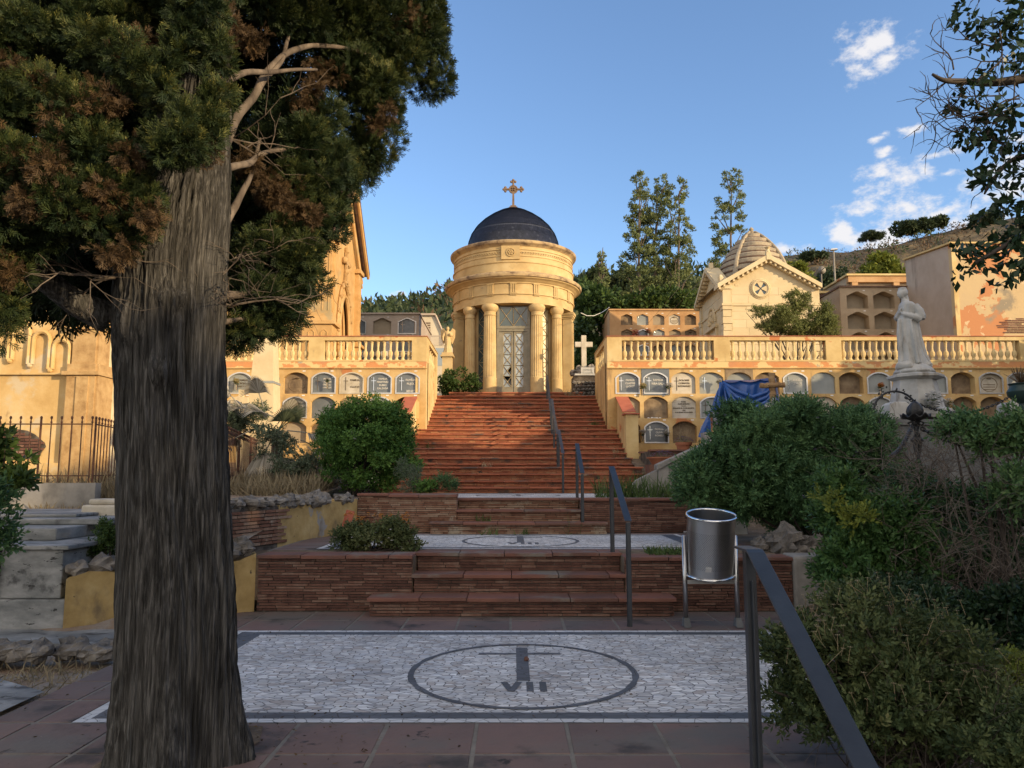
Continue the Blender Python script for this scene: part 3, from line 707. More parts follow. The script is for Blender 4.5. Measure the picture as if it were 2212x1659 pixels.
# ---- terrace walls with burial niches and balustrades
YW=21.75
zTop=WZ(726,YW); zO1=WZ(735.5,YW); zO0=WZ(777.5,YW); zB1=WZ(781,YW); zB0=WZ(795,YW)
BAL=None
def baluster_proto():
    h=zO0; H=zO1-zO0
    p=[(.055,0),(.055,.035),(.045,.045),(.036,.07),(.048,.10),(.066,.15),(.070,.19),(.060,.235),(.036,.27),(.030,.285),(.033,.30),(.028,.34),(.034,.40),(.040,.45),(.043,.465),(.033,.475),(.050,.495),(.055,.505),(.055,.54)]
    k=H/.54; m=MB(); m.lathe([(r,z*k) for r,z in p],(0,0,0),seg=8); return m
def balustrade(label,bays,x0,x1,ret,name='terrace_balustrade'):
    """bays: list of (xa,xb,count); ret: (x, y0, y1, sign) the return along the stairs"""
    root=thing(name,label,'balustrade',((x0+x1)/2,YW,zB0))
    w=MB(); th=.22; y0=YW-.02
    w.box(x0,x1,y0,y0+th,zO1,zTop-.014)                       # top rail
    w.box(x0,x1,y0,y0+th,zB1-.0,zO0)                           # bottom rail
    xs=[x0]+[v for b in bays for v in b[:2]]+[x1]
    for k in range(0,len(xs),2):
        if xs[k+1]-xs[k]>.02: w.box(xs[k],xs[k+1],y0+.001,y0+th-.001,zO0-.0,zO1)
    w.build('parapet_frame',M['parapet'],root)
    cp=MB(); slab_row(cp,x0-.02,x1+.02,y0-.025,y0+th+.02,zTop-.014,zTop+.004,RNG,L=.42,gap=.004,jit=.002); cp.build('coping_tile',M['terracap'],root)
    bd=MB(); bd.box(x0+.001,x1-.001,y0+.008,y0+th-.01,zB0+.012,zB1); bd.build('peeled_band',M['band'],root)
    mo=MB(); mo.box(x0-.002,x1+.002,y0-.025,y0+th,zB0-.018,zB0+.012); mo.build('moulding',M['plaster'],root)
    rx,ya,yb,sg=ret
    r=MB(); xa,xb=(rx,rx-sg*.22)
    lo,hi=min(xa,xb),max(xa,xb); o0,o1=ya+.75,yb-.35
    r.box(lo,hi,ya+th-.02,yb,zO1,zTop-.002); r.box(lo,hi,ya+th-.02,yb,ZT-.05,zO0); r.box(lo+.001,hi-.001,ya+th-.02,o0,zO0,zO1); r.box(lo+.001,hi-.001,o1,yb,zO0,zO1)
    r.box(lo-.02,hi+.02,ya+th,yb+.02,zTop-.002,zTop+.012)
    r.build('return_parapet',M['parapet'],root)
    pos=[]
    for (a,b,n) in bays:
        for i in range(n): pos.append((a+(b-a)*(i+.5)/n,y0+th/2))
    nb=5
    for i in range(nb): pos.append(((lo+hi)/2,o0+(o1-o0)*(i+.5)/nb))
    pr=baluster_proto(); first=None
    for (x,y) in pos:
        if first is None:
            first=pr.build('baluster',M['baluster'],None); o=first
        else: o=first.copy(); COL.objects.link(o)
        o.parent=root; o.location=Vector((x,y,zO0))-ROOT[root.name]; o.rotation_euler=(0,0,RNG.uniform(-.1,.1)+PI/8); o.scale=(1,1,1)
        ROOT[o.name]=Vector((0,0,0))
    return root
def xd(X): return WX(X,800,YW)
rb=[(xd(1344),xd(1543.5),14),(xd(1578.6),xd(1786),14),(xd(1820),xd(1962),10),(xd(1998),xd(2206),14)]
rb.append((xd(2242),xd(2242)+2.7,14))
balustrade('sunlit yellow balustrade on the right terrace, with peeling orange patches at its left corner',rb,2.72,16.0,(2.72,YW,25.0,-1))
lb=[(xd(250),xd(441),13),(xd(475),xd(665.5),13),(xd(699.6),xd(889),14)]
balustrade('sunlit yellow balustrade on the left terrace, partly behind the cypress crown',lb,-10.5,-2.446,(-2.446,YW,25.0,1))

PLQ=[]
def niche(root,cx,zb,w,h,kind,y,spec,depth):
    """spec: dict(m=material, fr=frame?, t=lines, c=cross?, tc=text material)"""
    d=spec.get('d',.045)
    p=plaque_mesh(w,h,kind,y+d,cx,zb,th=.02,shrink=.001).build('niche_plaque',M[spec['m']],root)
    if 'l' in spec: p['label']=spec['l']
    if spec.get('fr'):
        frame_mesh(w+.012,h+.006,kind,y-.018,cx,zb-.004,fw=.034,th=.04).build('niche_frame',M['alu' if spec['fr']==1 else 'paleplaque'],p)
    if spec.get('c'):
        q=MB(); cross_mb(q,cx-w*.26,y+d-.012,zb+h*.16,h*.62,w*.2,.013,th=.010); q.build('plaque_cross',M['chrome' if spec['c']==1 else 'darkletter'],p)
    if spec.get('s'):
        q=MB()
        for sx in (-.36,.34): q.ball((cx+w*sx,y+d-.004,zb+h*.76),.014,seg=8,rings=5)
        q.build('plaque_stud',M['chrome'],p)
    if spec.get('t'):
        text_mesh('plaque_lettering',spec['t'],spec.get('ts',.078),cx+w*spec.get('tx',.12),y+d-.006,zb+h*spec.get('tz',.60),M[spec.get('tc','letter')],p,th=.002,lead=1.3,font_w=.002)
    if spec.get('r'):                    # carved relief on old plaques
        q=MB(); q.lathe([(0,0),(.06,.0),(.07,.01)],(cx,y+d-.01,zb+h*.72),seg=10)
        q.tube([(cx+w*.34*math.cos(a),y+d-.004,zb+h*.45+h*.33*math.sin(a)) for a in [i*PI/8 for i in range(0,17)]],.009,seg=5)
        for k in range(3): q.box(cx-w*.25,cx+w*.25,y+d-.008,y+d,zb+h*(.2+.11*k),zb+h*(.235+.11*k))
        q.build('plaque_relief',M['brownplaque'],p)
    return p
def niche_wall(root,x0,x1,z1,y,cols,rows,w,h,kind,depth,specs,wallmat,pitch,numbers=True,zbase=None,cut=None):
    """cols: centre x list; rows: list of niche-bottom z (top row first); pitch = vertical pitch"""
    m=MB(); nb=MB()
    px=(cols[1]-cols[0]) if len(cols)>1 else w*1.15
    for ci,cx in enumerate(cols):
        a=cx-px/2 if ci>0 else x0; b=cx+px/2 if ci<len(cols)-1 else x1
        for ri,zb in enumerate(rows):
            zt=z1 if ri==0 else rows[ri-1]-.055; zl=zb-.055
            niche_cell(m,a,b,zl,zt,y,cx,zb,w,h,kind,depth)
            sp=specs.get((ri,ci),specs.get('d'))
            if callable(sp): sp=sp(ri,ci)
            niche(root,cx,zb,w,h,kind,y,sp,depth)
            if numbers: nb.box(cx+w*.27,cx+w*.27+.085,y-.006,y,zb+h+.018,zb+h+.05)
    zl=rows[-1]-.055; zb=zbase if zbase is not None else zl-.2
    m.box(x0,x1,y,y+.3,zb,zl)
    m.build('niche_front',M[wallmat],root)
    if numbers: nb.build('number_tile',M['whitepaint'],root)
def zr(Y): return WZ(Y,YW)
F=lambda t,**k: dict(m='slate',fr=1,c=1,s=1,t=t,**k)
NW,NH=.685,zr(804)-zr(850.5)
hh=NH
root=thing('niche_wall','wall of arched burial niches under the right balustrade, behind the blue tarpaulin','niche wall',(9,YW,2.1))
cols=[xd(1355)+.797*i for i in range(17)]
rows=[zr(850.5),zr(906),zr(958)]
rows=[zr(850.5),zr(850.5)-.70,zr(850.5)-1.40]
SR={'d':lambda r,c:[dict(m='cementplaque',d=.10),dict(m='brownplaque',d=.14),dict(m='paleplaque',d=.08,s=1),dict(m='greyplaque',fr=1,d=.05)][(r*5+c*3)%4],
 (0,0):F(['FAMILIA','CLASTRE','LLORET'],ts=.07),(0,1):F(['FAMILIA','RIBA-SALA'],ts=.08),
 (0,2):dict(m='paleplaque',d=.06,fr=0,c=2,t=['DOLORES','CORBATIA','RODRIGUEZ'],tc='darkletter',ts=.065,tx=.05),
 (0,3):dict(m='greyplaque',d=.08,c=1,s=1),(0,4):dict(m='greyplaque',d=.1),(0,5):dict(m='brownplaque',d=.1),
 (0,6):dict(m='greyplaque',fr=1,c=1,t=['ANGELA','JORGE'],ts=.075),(0,7):dict(m='greyplaque',d=.06,s=1),(0,8):dict(m='brownplaque',d=.22),
 (0,9):dict(m='greyplaque',fr=1,s=1,d=.05),(0,10):dict(m='greyplaque',fr=1,d=.05),(0,11):dict(m='greyplaque',fr=1,s=1,d=.05),(0,12):dict(m='brownplaque',d=.24),
 (0,13):dict(m='paleplaque',fr=1,d=.1,r=1),(0,14):dict(m='greyplaque',fr=1,d=.05),
 (1,0):dict(m='cementplaque',d=.09),(1,1):dict(m='brownplaque',d=.1),
 (1,2):dict(m='paleplaque',d=.05,s=1,t=['D.O.M.','ALOIS ESTRUCH','R. I. P.','FALLECIO EL 15 DE AGOSTO','1900','A LA EDAD DE 56 AÑOS'],tc='darkletter',ts=.046,tx=0,tz=.74),
 (1,3):dict(m='greyplaque',fr=1,c=2),(1,9):dict(m='greyplaque',fr=1,d=.05),(1,11):dict(m='slate',fr=1,d=.05,s=1),(1,12):dict(m='brownplaque',d=.2),(1,13):dict(m='brownplaque',d=.2),
 (2,0):dict(m='brownplaque',d=.1),(2,1):dict(m='slate',fr=1,c=1,s=1,t=['FAMILIA','OLIVA','ROMEU'],ts=.07),(2,2):dict(m='brownplaque',d=.16)}
niche_wall(root,2.72,16.0,zB0-.018,YW,cols,rows,NW,hh,'arch',.3,SR,'plaster',.70,zbase=1.8)
q=MB(); q.box(2.72,16,YW+.32,YW+.5,1.8,ZT); q.box(2.72,3.05,YW+.001,25.0,1.6,ZT-.051); q.build('rear_wall',M['plaster'],root)
q=MB(); q.box(xd(1388),xd(1388)+.82,YW-.012,YW-.001,zr(850.5)-.03,zB0-.02)
sl=MB(); 
for ci,c2 in ((1,'slate'),):
    cx=cols[ci]; niche_cell(sl,cx-.395,cx+.395,rows[0]-.045,zB0-.02,YW-.012,cx,rows[0],NW,hh,'arch',.012)
sl.build('slate_surround',M['slate'],root)
sl=MB(); cx=cols[4]; niche_cell(sl,cx-.395,cx+.395,rows[0]-.045,zB0-.02,YW-.012,cx,rows[0],NW,hh,'arch',.012); sl.build('brown_surround',M['brownplaque'],root)

root=thing('niche_wall','wall of arched burial niches under the left balustrade, behind the obelisk and round shrub','niche wall',(-6,YW,2.0))
colsL=[xd(881)-.797*i for i in range(10)][::-1]
n=len(colsL)-1
def L(i): return n-i
SL={'d':lambda r,c:[dict(m='cementplaque',d=.12),dict(m='slate',fr=1,c=1,s=1),dict(m='brownplaque',d=.16)][(r+c*2)%3],
 (0,L(0)):F(['FAMÍLIA','PUJOL','','BENET'],ts=.082),(0,L(1)):F(['FAMILIA','MARTINEZ','RUBIO','CALZADA'],ts=.07,tz=.66),
 (0,L(2)):dict(m='paleplaque',fr=2,c=2,t=['FAMILIA','','CLUCO'],tc='darkletter',ts=.075),(0,L(3)):F(['PEDRO','CODINA','BRETAU','I FAMILIA'],ts=.064,tz=.66),
 (0,L(4)):dict(m='brownplaque',d=.12,r=1),(0,L(5)):dict(m='greyplaque',d=.2),(0,L(6)):dict(m='greyplaque',fr=1,c=2,t=['FAMILIA','ROJO','MARDONES'],tc='darkletter',ts=.07),
 (1,L(0)):dict(m='brownplaque',d=.28),(1,L(1)):dict(m='greyplaque',fr=1),(1,L(3)):dict(m='slate',d=.1,fr=0),(1,L(4)):F(['FAMILIA','SALCEDO','SERRANO'],ts=.08,tz=.7)}
niche_wall(root,-10.5,-2.446,zB0-.018,YW,colsL,rows,NW,hh,'arch',.3,SL,'plaster',.70,zbase=1.5)
q=MB(); q.box(-10.5,-2.446,YW+.32,YW+.5,1.5,ZT); q.box(-2.75,-2.446,YW+.001,25.0,1.6,ZT-.051); q.build('rear_wall',M['parapet'],root)

# low flank walls of the stairs with red sloping coping and end pillar
for sg,x,lab in ((-1,-2.72,'left'),(1,2.97,'right')):
    root=thing('stair_flank_wall','low plastered flank wall with sloping red coping and end pillar on the %s of the long stairs'%lab,'wall',(x,20,2))
    zt=WZ(859,21.7); zf=WZ(893,20.1)
    m=MB(); xo=x+sg*.30
    m.prism([(20.40,1.5),(YW-.002,1.5),(YW-.002,zt),(20.40,zf+.05)],'x',x,xo,.5); m.build('wall_body',M['parapet' if sg<0 else 'plaster'],root)
    m=MB(); m.box(x,xo+sg*.02,20.02,20.399,1.4,zf-.03); m.build('end_pillar',M['parapet'],root)
    m=MB(); m.prism([(20.42,zf+.055),(YW-.004,zt+.003),(YW-.004,zt+.035),(20.42,zf+.085)],'x',x-sg*.03,xo+sg*.03); m.box(x-sg*.045,xo+sg*.06,19.97,20.44,zf-.03,zf+.005); m.build('coping',M['terracap'],root)
# ---------------------------------------------------------------- round temple
TC=(.05,29.0); E=1.5
root=thing('round_temple','round temple with fluted columns and dark blue tiled dome above the stairs','temple',(TC[0],TC[1],ZP))
c0=(TC[0],TC[1],0)
zpod=WZ(847.7,25.65)
m=MB(); m.lathe([(3.02,ZP-.02),(3.02,zpod)],c0,seg=72); m.build('podium',M['temple'],root)
stp=MB(); brick_face(stp,None,-2.1,2.35,25.62,ZP+.002,zpod-.04,RNG); stp.build('podium_step_bricks',M['stairbrick'],root)
stp=MB(); slab_row(stp,-2.12,2.37,25.58,27.4,zpod-.036,zpod+.006,RNG,L=.55); stp.build('podium_step_slab',M['slab2'],root)
zc=E+6.20
def ring(prof): m=MB(); m.lathe([(r,E+z) for r,z in prof],c0,seg=96); return m
# entablature
ring([(1.95,6.14),(2.29,6.16),(2.29,6.47),(2.33,6.475),(2.33,6.51),(2.29,6.515),(2.29,6.86),(2.33,6.87),(2.34,6.91),(2.40,6.95)]).build('frieze',M['temple'],root,smooth=True,angle=30)
ring([(2.40,6.95),(2.44,6.99),(2.53,7.02),(2.55,7.05)]).build('lower_cornice_bed',M['temple'],root,smooth=True,angle=30)
ring([(2.55,7.05),(2.60,7.07),(2.62,7.12),(2.62,7.17),(2.56,7.22),(2.40,7.25),(2.34,7.30)]).build('lower_cornice',M['temple_dirty'],root,smooth=True,angle=30)
ring([(2.34,7.30),(2.30,7.31),(2.30,7.62),(2.33,7.63),(2.335,7.67),(2.28,7.68),(2.27,7.86),(2.295,7.865),(2.295,7.88),(2.27,7.885),(2.27,8.10),(2.30,8.105),(2.30,8.13),(2.27,8.14),(2.27,8.23),(2.30,8.25)]).build('drum',M['temple'],root,smooth=True,angle=30)
ring([(2.30,8.25),(2.34,8.29),(2.41,8.33),(2.43,8.37),(2.43,8.42),(2.36,8.46),(1.9,8.50),(1.6,8.52)]).build('upper_cornice',M['temple_dirty'],root,smooth=True,angle=30)
# triglyphs with guttae
tg=MB(); 
for k in range(-6,7):
    a=rad(-90+k*21+ (0)); 
    ca,sa=math.cos(a),math.sin(a); R=Matrix(((-sa,ca,0),(ca,sa,0),(0,0,1))).to_3x3()
    R=Matrix.Rotation(a+PI/2,3,'Z')
    tg=MB()
    for j in (-1,0,1):
        r=2.30; p=(TC[0]+r*ca-sa*j*.078,TC[1]+r*sa+ca*j*.078,E+6.69); tg.obox(p,.055,.05,.31,R)
    p=(TC[0]+2.30*ca,TC[1]+2.30*sa,E+6.865); tg.obox(p,.26,.075,.045,R)
    p=(TC[0]+2.31*ca,TC[1]+2.31*sa,E+6.50); tg.obox(p,.25,.07,.04,R)
    for j in range(6):
        q=(j-2.5)*.04; tg.obox((TC[0]+2.31*ca-sa*q,TC[1]+2.31*sa+ca*q,E+6.455),.024,.035,.045,R)
    tg.build('triglyph',M['temple'],root)
# running-wave frieze and rosette block
wv=MB()
for k in range(-34,35):
    if k==0: wv.build('wave_frieze',M['temple'],root); wv=MB()
    if abs(k)<4: continue
    a=rad(-92+k*2.5); R0=2.285
    pts=[]
    for j in range(8):
        q=j/7*1.7*PI; rr=.055*(1-.09*j); da=(-math.cos(q)*rr+.01)/R0*(1 if k>0 else -1); pts.append((TC[0]+R0*math.cos(a+da),TC[1]+R0*math.sin(a+da),E+7.985+math.sin(q)*rr))
    wv.tube(pts,.013,seg=5)
wv.build('wave_frieze',M['temple'],root)
rs=MB(); a=rad(-92.5); ca,sa=math.cos(a),math.sin(a); Rm=Matrix.Rotation(a+PI/2,3,'Z')
rs.obox((TC[0]+2.26*ca,TC[1]+2.26*sa,E+7.99),.66,.12,.50,Rm)
rc=(TC[0]+2.33*ca,TC[1]+2.33*sa,E+7.99)
def circ(cx,cy,cz,r,n=16,ph=0): return [(cx+r*math.cos(2*PI*i/n+ph)*-sa,cy+r*math.cos(2*PI*i/n+ph)*ca,cz+r*math.sin(2*PI*i/n+ph)) for i in range(n+1)]
rs.tube(circ(*rc,.145,20),.022,seg=6)
for i in range(6):
    q=i*PI/3; rs.ball((rc[0]-sa*.07*math.cos(q),rc[1]+ca*.07*math.cos(q),rc[2]+.07*math.sin(q)),.042,seg=8,rings=5)
rs.ball(rc,.04,seg=8,rings=5); rs.build('rosette_block',M['temple'],root)
# columns
def column(ang,r0,square=False):
    a=rad(-90+ang); R=2.19 if not square else 2.12; x=TC[0]+R*math.cos(a); y=TC[1]+R*math.sin(a); zb=zpod+.006; zt=E+6.15
    c=MB()
    if square:
        Rm=Matrix.Rotation(a+PI/2,3,'Z'); h=zt-zb
        c.obox((x,y,zb+h*.5-.12),.34,.34,h-.24,Rm)
        for j in range(-2,3):
            q=j*.062; c.obox((x+.18*math.cos(a)-math.sin(a)*q,y+.18*math.sin(a)+math.cos(a)*q,zb+h*.56),.032,.03,h*.66,Rm)
        for z,w,hh2 in ((zt-.21,.40,.05),(zt-.14,.46,.08),(zt-.05,.52,.10)): c.obox((x,y,z),w,w,hh2,Rm)
        return c.build('pilaster',M['temple'],root)
    h=zt-zb; nf=20; seg=nf*4; rings=[]
    zs=[(0,1.0,0),(.20*h,.985,0),(.205*h,.955,1),(.55*h,.92,1),(.80*h,.865,1),(.865*h,.85,1),(.872*h,.85,0)]
    vs=[];fs=[]
    for (z,k,fl) in zs:
        for i in range(seg):
            q=2*PI*i/seg; f=1-(.085*abs(math.sin(q*nf/2)) if fl else 0)
            vs.append((x+r0*k*f*math.cos(q),y+r0*k*f*math.sin(q),zb+z))
    for j in range(len(zs)-1):
        for i in range(seg): i2=(i+1)%seg; fs.append((j*seg+i,j*seg+i2,(j+1)*seg+i2,(j+1)*seg+i))
    c.add(vs,fs); o=c.build('column',M['temple'],root)
    k=MB(); k.lathe([(r0*.85,.872*h),(r0*.92,.874*h),(r0*.92,.885*h),(r0*.86,.888*h),(r0*.86,.915*h),(r0*1.0,.925*h),(r0*1.22,.95*h),(r0*1.25,.965*h),(r0*1.22,.98*h),(r0*1.05,.995*h),(r0*.9,h)],(x,y,zb),seg=32)
    k.build('capital',M['temple'],o,smooth=True,angle=35)
for ang,r0 in ((-22.5,.242),(22.5,.242),(-46,.205),(46,.205)): column(ang,r0)
for ang in (-76,76,-106,106,-140,140,180): column(ang,.2,square=True)
# cella: glazing between the columns
def glazing(name,a0,a1,z0,z1,gmat,cell,fmat='lead',R=1.90,rows=None,label=None,off=0,both=True):
    n=max(1,round(abs(rad(a1-a0))*R/cell)); nz=rows or max(1,round((z1-z0)/(cell*1.0)))
    g=MB(); f=MB(); rr=random.Random(int(a0*7+z0*3))
    def P(i,j,ro=0):
        a=rad(-90+a0+(a1-a0)*i/n); return Vector((TC[0]+(R+ro)*math.cos(a),TC[1]+(R+ro)*math.sin(a),z0+(z1-z0)*j/nz))
    for i in range(n):
        for j in range(nz):
            A,B,C,D=P(i,j),P(i+1,j),P(i+1,j+1),P(i,j+1); mid=(A+B+C+D)/4
            for tri in ((A,B),(B,C),(C,D),(D,A)): g.add([tri[0],tri[1],mid],[(0,1,2)],rr.random())
            A,B,C,D=P(i,j,.012),P(i+1,j,.012),P(i+1,j+1,.012),P(i,j+1,.012); r=.011
            f.tube([A,C],r,seg=4); f.tube([B,D],r,seg=4); f.tube([A,B],r,seg=4); f.tube([A,D],r*1.2,seg=4)
            f.ball((A+C)/2+Vector((0,-.01,0)),.024,seg=6,rings=4)
    for j in range(nz): f.tube([P(n,j,.012),P(n,j+1,.012)],.013,seg=4)
    f.tube([P(0,nz,.012),P(n,nz,.012)],.013,seg=4)
    o=g.build(name,M[gmat],root)
    if label: o['label']=label
    f.build('came_lattice',M[fmat],o)
    return o
z0=zpod+.04
for s in (-1,1):
    glazing('side_window',s*26.5,s*41.5,z0+.25,E+6.12,'glasslit' if s>0 else 'glassdark',.5,label='tall lattice window with its glow painted pale amber beside the door' if s>0 else 'tall dark lattice window beside the door')
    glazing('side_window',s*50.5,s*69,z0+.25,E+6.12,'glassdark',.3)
# masonry of the cella
w=MB()
for a,b in ((-26.5,-17.5),(17.5,26.5),(-50.5,-41.5),(41.5,50.5),(69,180),(180,291)):
    w.lathe([(1.86,zpod),(1.93,zpod),(1.93,E+6.2),(1.86,E+6.2)],c0,seg=max(3,int(abs(b-a)/6)),a0=rad(-90+a),a1=rad(-90+b))
w.lathe([(1.93,zpod),(1.95,z0+.26),(1.86,z0+.26)],c0,seg=40,a0=rad(-160),a1=rad(-108)); w.lathe([(1.93,zpod),(1.95,z0+.26),(1.86,z0+.26)],c0,seg=40,a0=rad(-72),a1=rad(-20))
w.lathe([(0,E+6.19),(2.28,E+6.19)],c0,seg=48)
w.build('cella_wall',M['temple'],root)
# door, frame and transom
ya=TC[1]-1.93; xw=.60; zdt=WZ(714,27.1); 
fr=MB(); 
for s in (-1,1):
    fr.box(TC[0]+s*.60,TC[0]+s*.52,ya-.05,ya+.06,zpod,E+6.14); fr.box(TC[0]+s*.52,TC[0]+s*.42,ya-.02,ya+.06,zpod,zdt+.05)
fr.box(TC[0]-.60,TC[0]+.60,ya-.07,ya+.06,zdt+.05,zdt+.14); fr.box(TC[0]-.52,TC[0]+.52,ya-.045,ya+.06,zdt-.04,zdt+.05)
fr.build('door_frame',M['doorpaint'],root)
def flat_lattice(name,x0,x1,z0_,z1_,nx,nz,y,gmat,seed,par,label=None,skip=()):
    g=MB(); f=MB(); rr=random.Random(seed)
    for i in range(nx):
        for j in range(nz):
            xa=x0+(x1-x0)*i/nx; xb=x0+(x1-x0)*(i+1)/nx; za=z0_+(z1_-z0_)*j/nz; zb=z0_+(z1_-z0_)*(j+1)/nz
            A,B,C,D=(Vector(p) for p in ((xa,y,za),(xb,y,za),(xb,y,zb),(xa,y,zb))); mid=(A+C)/2
            for q,tri in enumerate(((A,B),(B,C),(C,D),(D,A))):
                if (i,j,q) in skip: continue
                g.add([tri[0],tri[1],mid+Vector((0,rr.uniform(-.004,.004),0))],[(0,1,2)],rr.random())
            o=Vector((0,-.014,0)); r=.012
            f.tube([A+o,C+o],r,seg=4); f.tube([B+o,D+o],r,seg=4); f.tube([A+o,B+o],r,seg=4); f.tube([D+o,C+o],r,seg=4); f.tube([A+o,D+o],r,seg=4); f.tube([B+o,C+o],r,seg=4)
            f.ball(mid+o,.03,seg=8,rings=5)
    ob=g.build(name,M[gmat],par)
    if label: ob['label']=label
    f.build('came_lattice',M['lead'],ob); return ob
flat_lattice('transom_window',TC[0]-.52,TC[0]+.52,zdt+.15,E+6.12,2,1,ya+.01,'glassdark',3,root)
for s in (-1,1):
    xa,xb=(TC[0]-.42,TC[0]-.012) if s<0 else (TC[0]+.012,TC[0]+.42)
    d=MB(); d.box(xa,xa+.055,ya-.01,ya+.04,zpod+.01,zdt-.05); d.box(xb-.055,xb,ya-.01,ya+.04,zpod+.01,zdt-.05); d.box(xa,xb,ya-.008,ya+.038,zpod+.01,zpod+.34); d.box(xa,xb,ya-.009,ya+.038,zdt-.10,zdt-.045)
    leaf=d.build('door_leaf',M['doorpaint'],root)
    flat_lattice('door_glass',xa+.055,xb-.055,zpod+.34,zdt-.10,1,5,ya+.015,'glassdoor',5+s,leaf,skip=((0,0,1),(0,0,2),(0,1,1)) if s<0 else ())
bk=MB(); bk.box(TC[0]-.6,TC[0]+.6,ya+.45,ya+.47,zpod,E+6.15); bk.build('interior_dark',M['glassdark'],root)
# dome
prof=[(1.78,8.5),(1.765,8.75),(1.72,9.02),(1.62,9.30),(1.43,9.60),(1.16,9.87),(.86,10.09),(.55,10.27),(.28,10.39),(.12,10.44)]
dm=MB(); dm.lathe([(r-.02,E+z) for r,z in prof],c0,seg=64); dm.build('dome_shell',M['dome_tile'],root,smooth=True)
def proflen():
    L_=[0]
    for (a,b),(c,d) in zip(prof,prof[1:]): L_.append(L_[-1]+math.hypot(c-a,d-b))
    return L_
LL=proflen()
def profat(s):
    for i in range(len(prof)-1):
        if s<=LL[i+1]+1e-9:
            t=(s-LL[i])/(LL[i+1]-LL[i]); return (prof[i][0]*(1-t)+prof[i+1][0]*t,prof[i][1]*(1-t)+prof[i+1][1]*t)
    return prof[-1]
ts=MB(); s=.02; row=0; rr=random.Random(4)
while s<LL[-1]-.06:
    r,z=profat(s); r2,z2=profat(min(s+.10,LL[-1])); n=max(8,int(2*PI*r/.088)); 
    band=.9 if 9.22<z<9.27 else None
    for i in range(n):
        a=2*PI*(i+.5*(row%2))/n; w=PI/n*.97; t=band if band else min(1,max(0,rr.gauss(.28,.2)))
        pts=[]
        for (aa,rr_,zz,lift) in ((-w,r2,z2,.0),(w,r2,z2,.0),(w,r*.6+r2*.4,z*.6+z2*.4,.016),(w*.55,r,z,.026),(0,r,z-.012,.034),(-w*.55,r,z,.026),(-w,r*.6+r2*.4,z*.6+z2*.4,.016)):
            pts.append((TC[0]+(rr_+lift)*math.cos(a+aa),TC[1]+(rr_+lift)*math.sin(a+aa),E+zz+lift*.35))
        ts.add(pts,[tuple(range(7))],t)
    s+=.062; row+=1
ts.build('dome_tiles',M['dome_tile'],root)
# finial cross
cz=E+10.42; cr=MB(); X0,Y0=TC
cr.box(X0-.16,X0+.16,Y0-.16,Y0+.16,cz-.03,cz+.05); cr.box(X0-.11,X0+.11,Y0-.11,Y0+.11,cz+.05,cz+.12); cr.obox((X0,Y0,cz+.40),.09,.09,.56,None,taper=.8)
cz2=cz+.80
cr.tube([(X0+.15*math.cos(2*PI*i/20),Y0,cz2+.15*math.sin(2*PI*i/20)) for i in range(21)],.032,seg=8)
cr.lathe([(0,-.02),(.12,-.02),(.12,.02),(0,.02)],(0,0,0),seg=16) if False else None
cr.prism([(X0+.14*math.cos(2*PI*i/16),cz2+.14*math.sin(2*PI*i/16)) for i in range(16)],'y',Y0-.02,Y0+.02)
for q in (0,PI/2,PI): 
    dx,dz=math.cos(q),math.sin(q)
    a=Vector((X0+dx*.14,Y0,cz2+dz*.14)); b=Vector((X0+dx*.33,Y0,cz2+dz*.33)); cr.tube([a,b],.045,seg=6)
    for e in (-1,0,1):
        if e==0: p=(X0+dx*.375,Y0,cz2+dz*.375)
        else: p=(X0+dx*.31-dz*e*.075,Y0,cz2+dz*.31+dx*e*.075)
        cr.ball(p,.055,.045,.055,seg=8,rings=6)
for i in range(4):
    q=PI/4+i*PI/2; cr.ball((X0+.06*math.cos(q),Y0-.03,cz2+.06*math.sin(q)),.035,seg=8,rings=5)
cr.build('finial_cross',M['finial'],root)
# ---------------------------------------------------------------- gothic church on the left terrace (front faces +x)
xf=-6.15; yn=25.0; yf_=29.9; zb=ZT; ze=E+8.26; za=E+10.75; ym=(yn+yf_)/2
root=thing('gothic_church','tall honey-coloured gothic church with pointed doorway and steep gable, half hidden by the cypress','church',(xf-4,27,ZT))
def arch_outline(cy,zb_,w,hs,h,n=10):     # pointed arch, (y,z) points
    pts=[(cy-w/2,zb_),(cy-w/2,hs)]
    for i in range(1,n): t=i/n; pts.append((cy-w/2+w/2*(1-math.cos(t*PI/2*.98)) ,hs+(h-hs)*math.sin(t*PI/2)))
    pts.append((cy,h))
    for i in range(n-1,0,-1): t=i/n; pts.append((cy+w/2-w/2*(1-math.cos(t*PI/2*.98)),hs+(h-hs)*math.sin(t*PI/2)))
    pts+=[(cy+w/2,hs),(cy+w/2,zb_)]
    return pts
m=MB()
zs=E+6.65; dw=1.7; out=[(yn,zb),(ym-dw/2,zb)]
ao=arch_outline(ym,zb,dw,E+4.7,E+6.55)
# facade (with door opening): left strip, right strip, head
L_=[p for p in ao if p[0]<=ym+1e-6]; R_=[p for p in ao if p[0]>=ym-1e-6]
m.add([(xf,yn,zb)]+[(xf,y,z) for y,z in L_]+[(xf,ym,za),(xf,yn,ze)],[tuple(range(len(L_)+3))])
m.add([(xf,y,z) for y,z in R_]+[(xf,yf_,zb),(xf,yf_,ze),(xf,ym,za)],[tuple(range(len(R_)+3))])
m.box(xf-8,xf-.001,yn,yn+.3,zb,ze); m.box(xf-8,xf-.001,yf_-.3,yf_,zb,ze)
m.add([(xf-.9,yn,zb),(xf-.9,yf_,zb),(xf-.9,yf_,ze),(xf-.9,ym,za),(xf-.9,yn,ze)],[(0,1,2,3,4)])
m.build('wall',M['stone'],root)
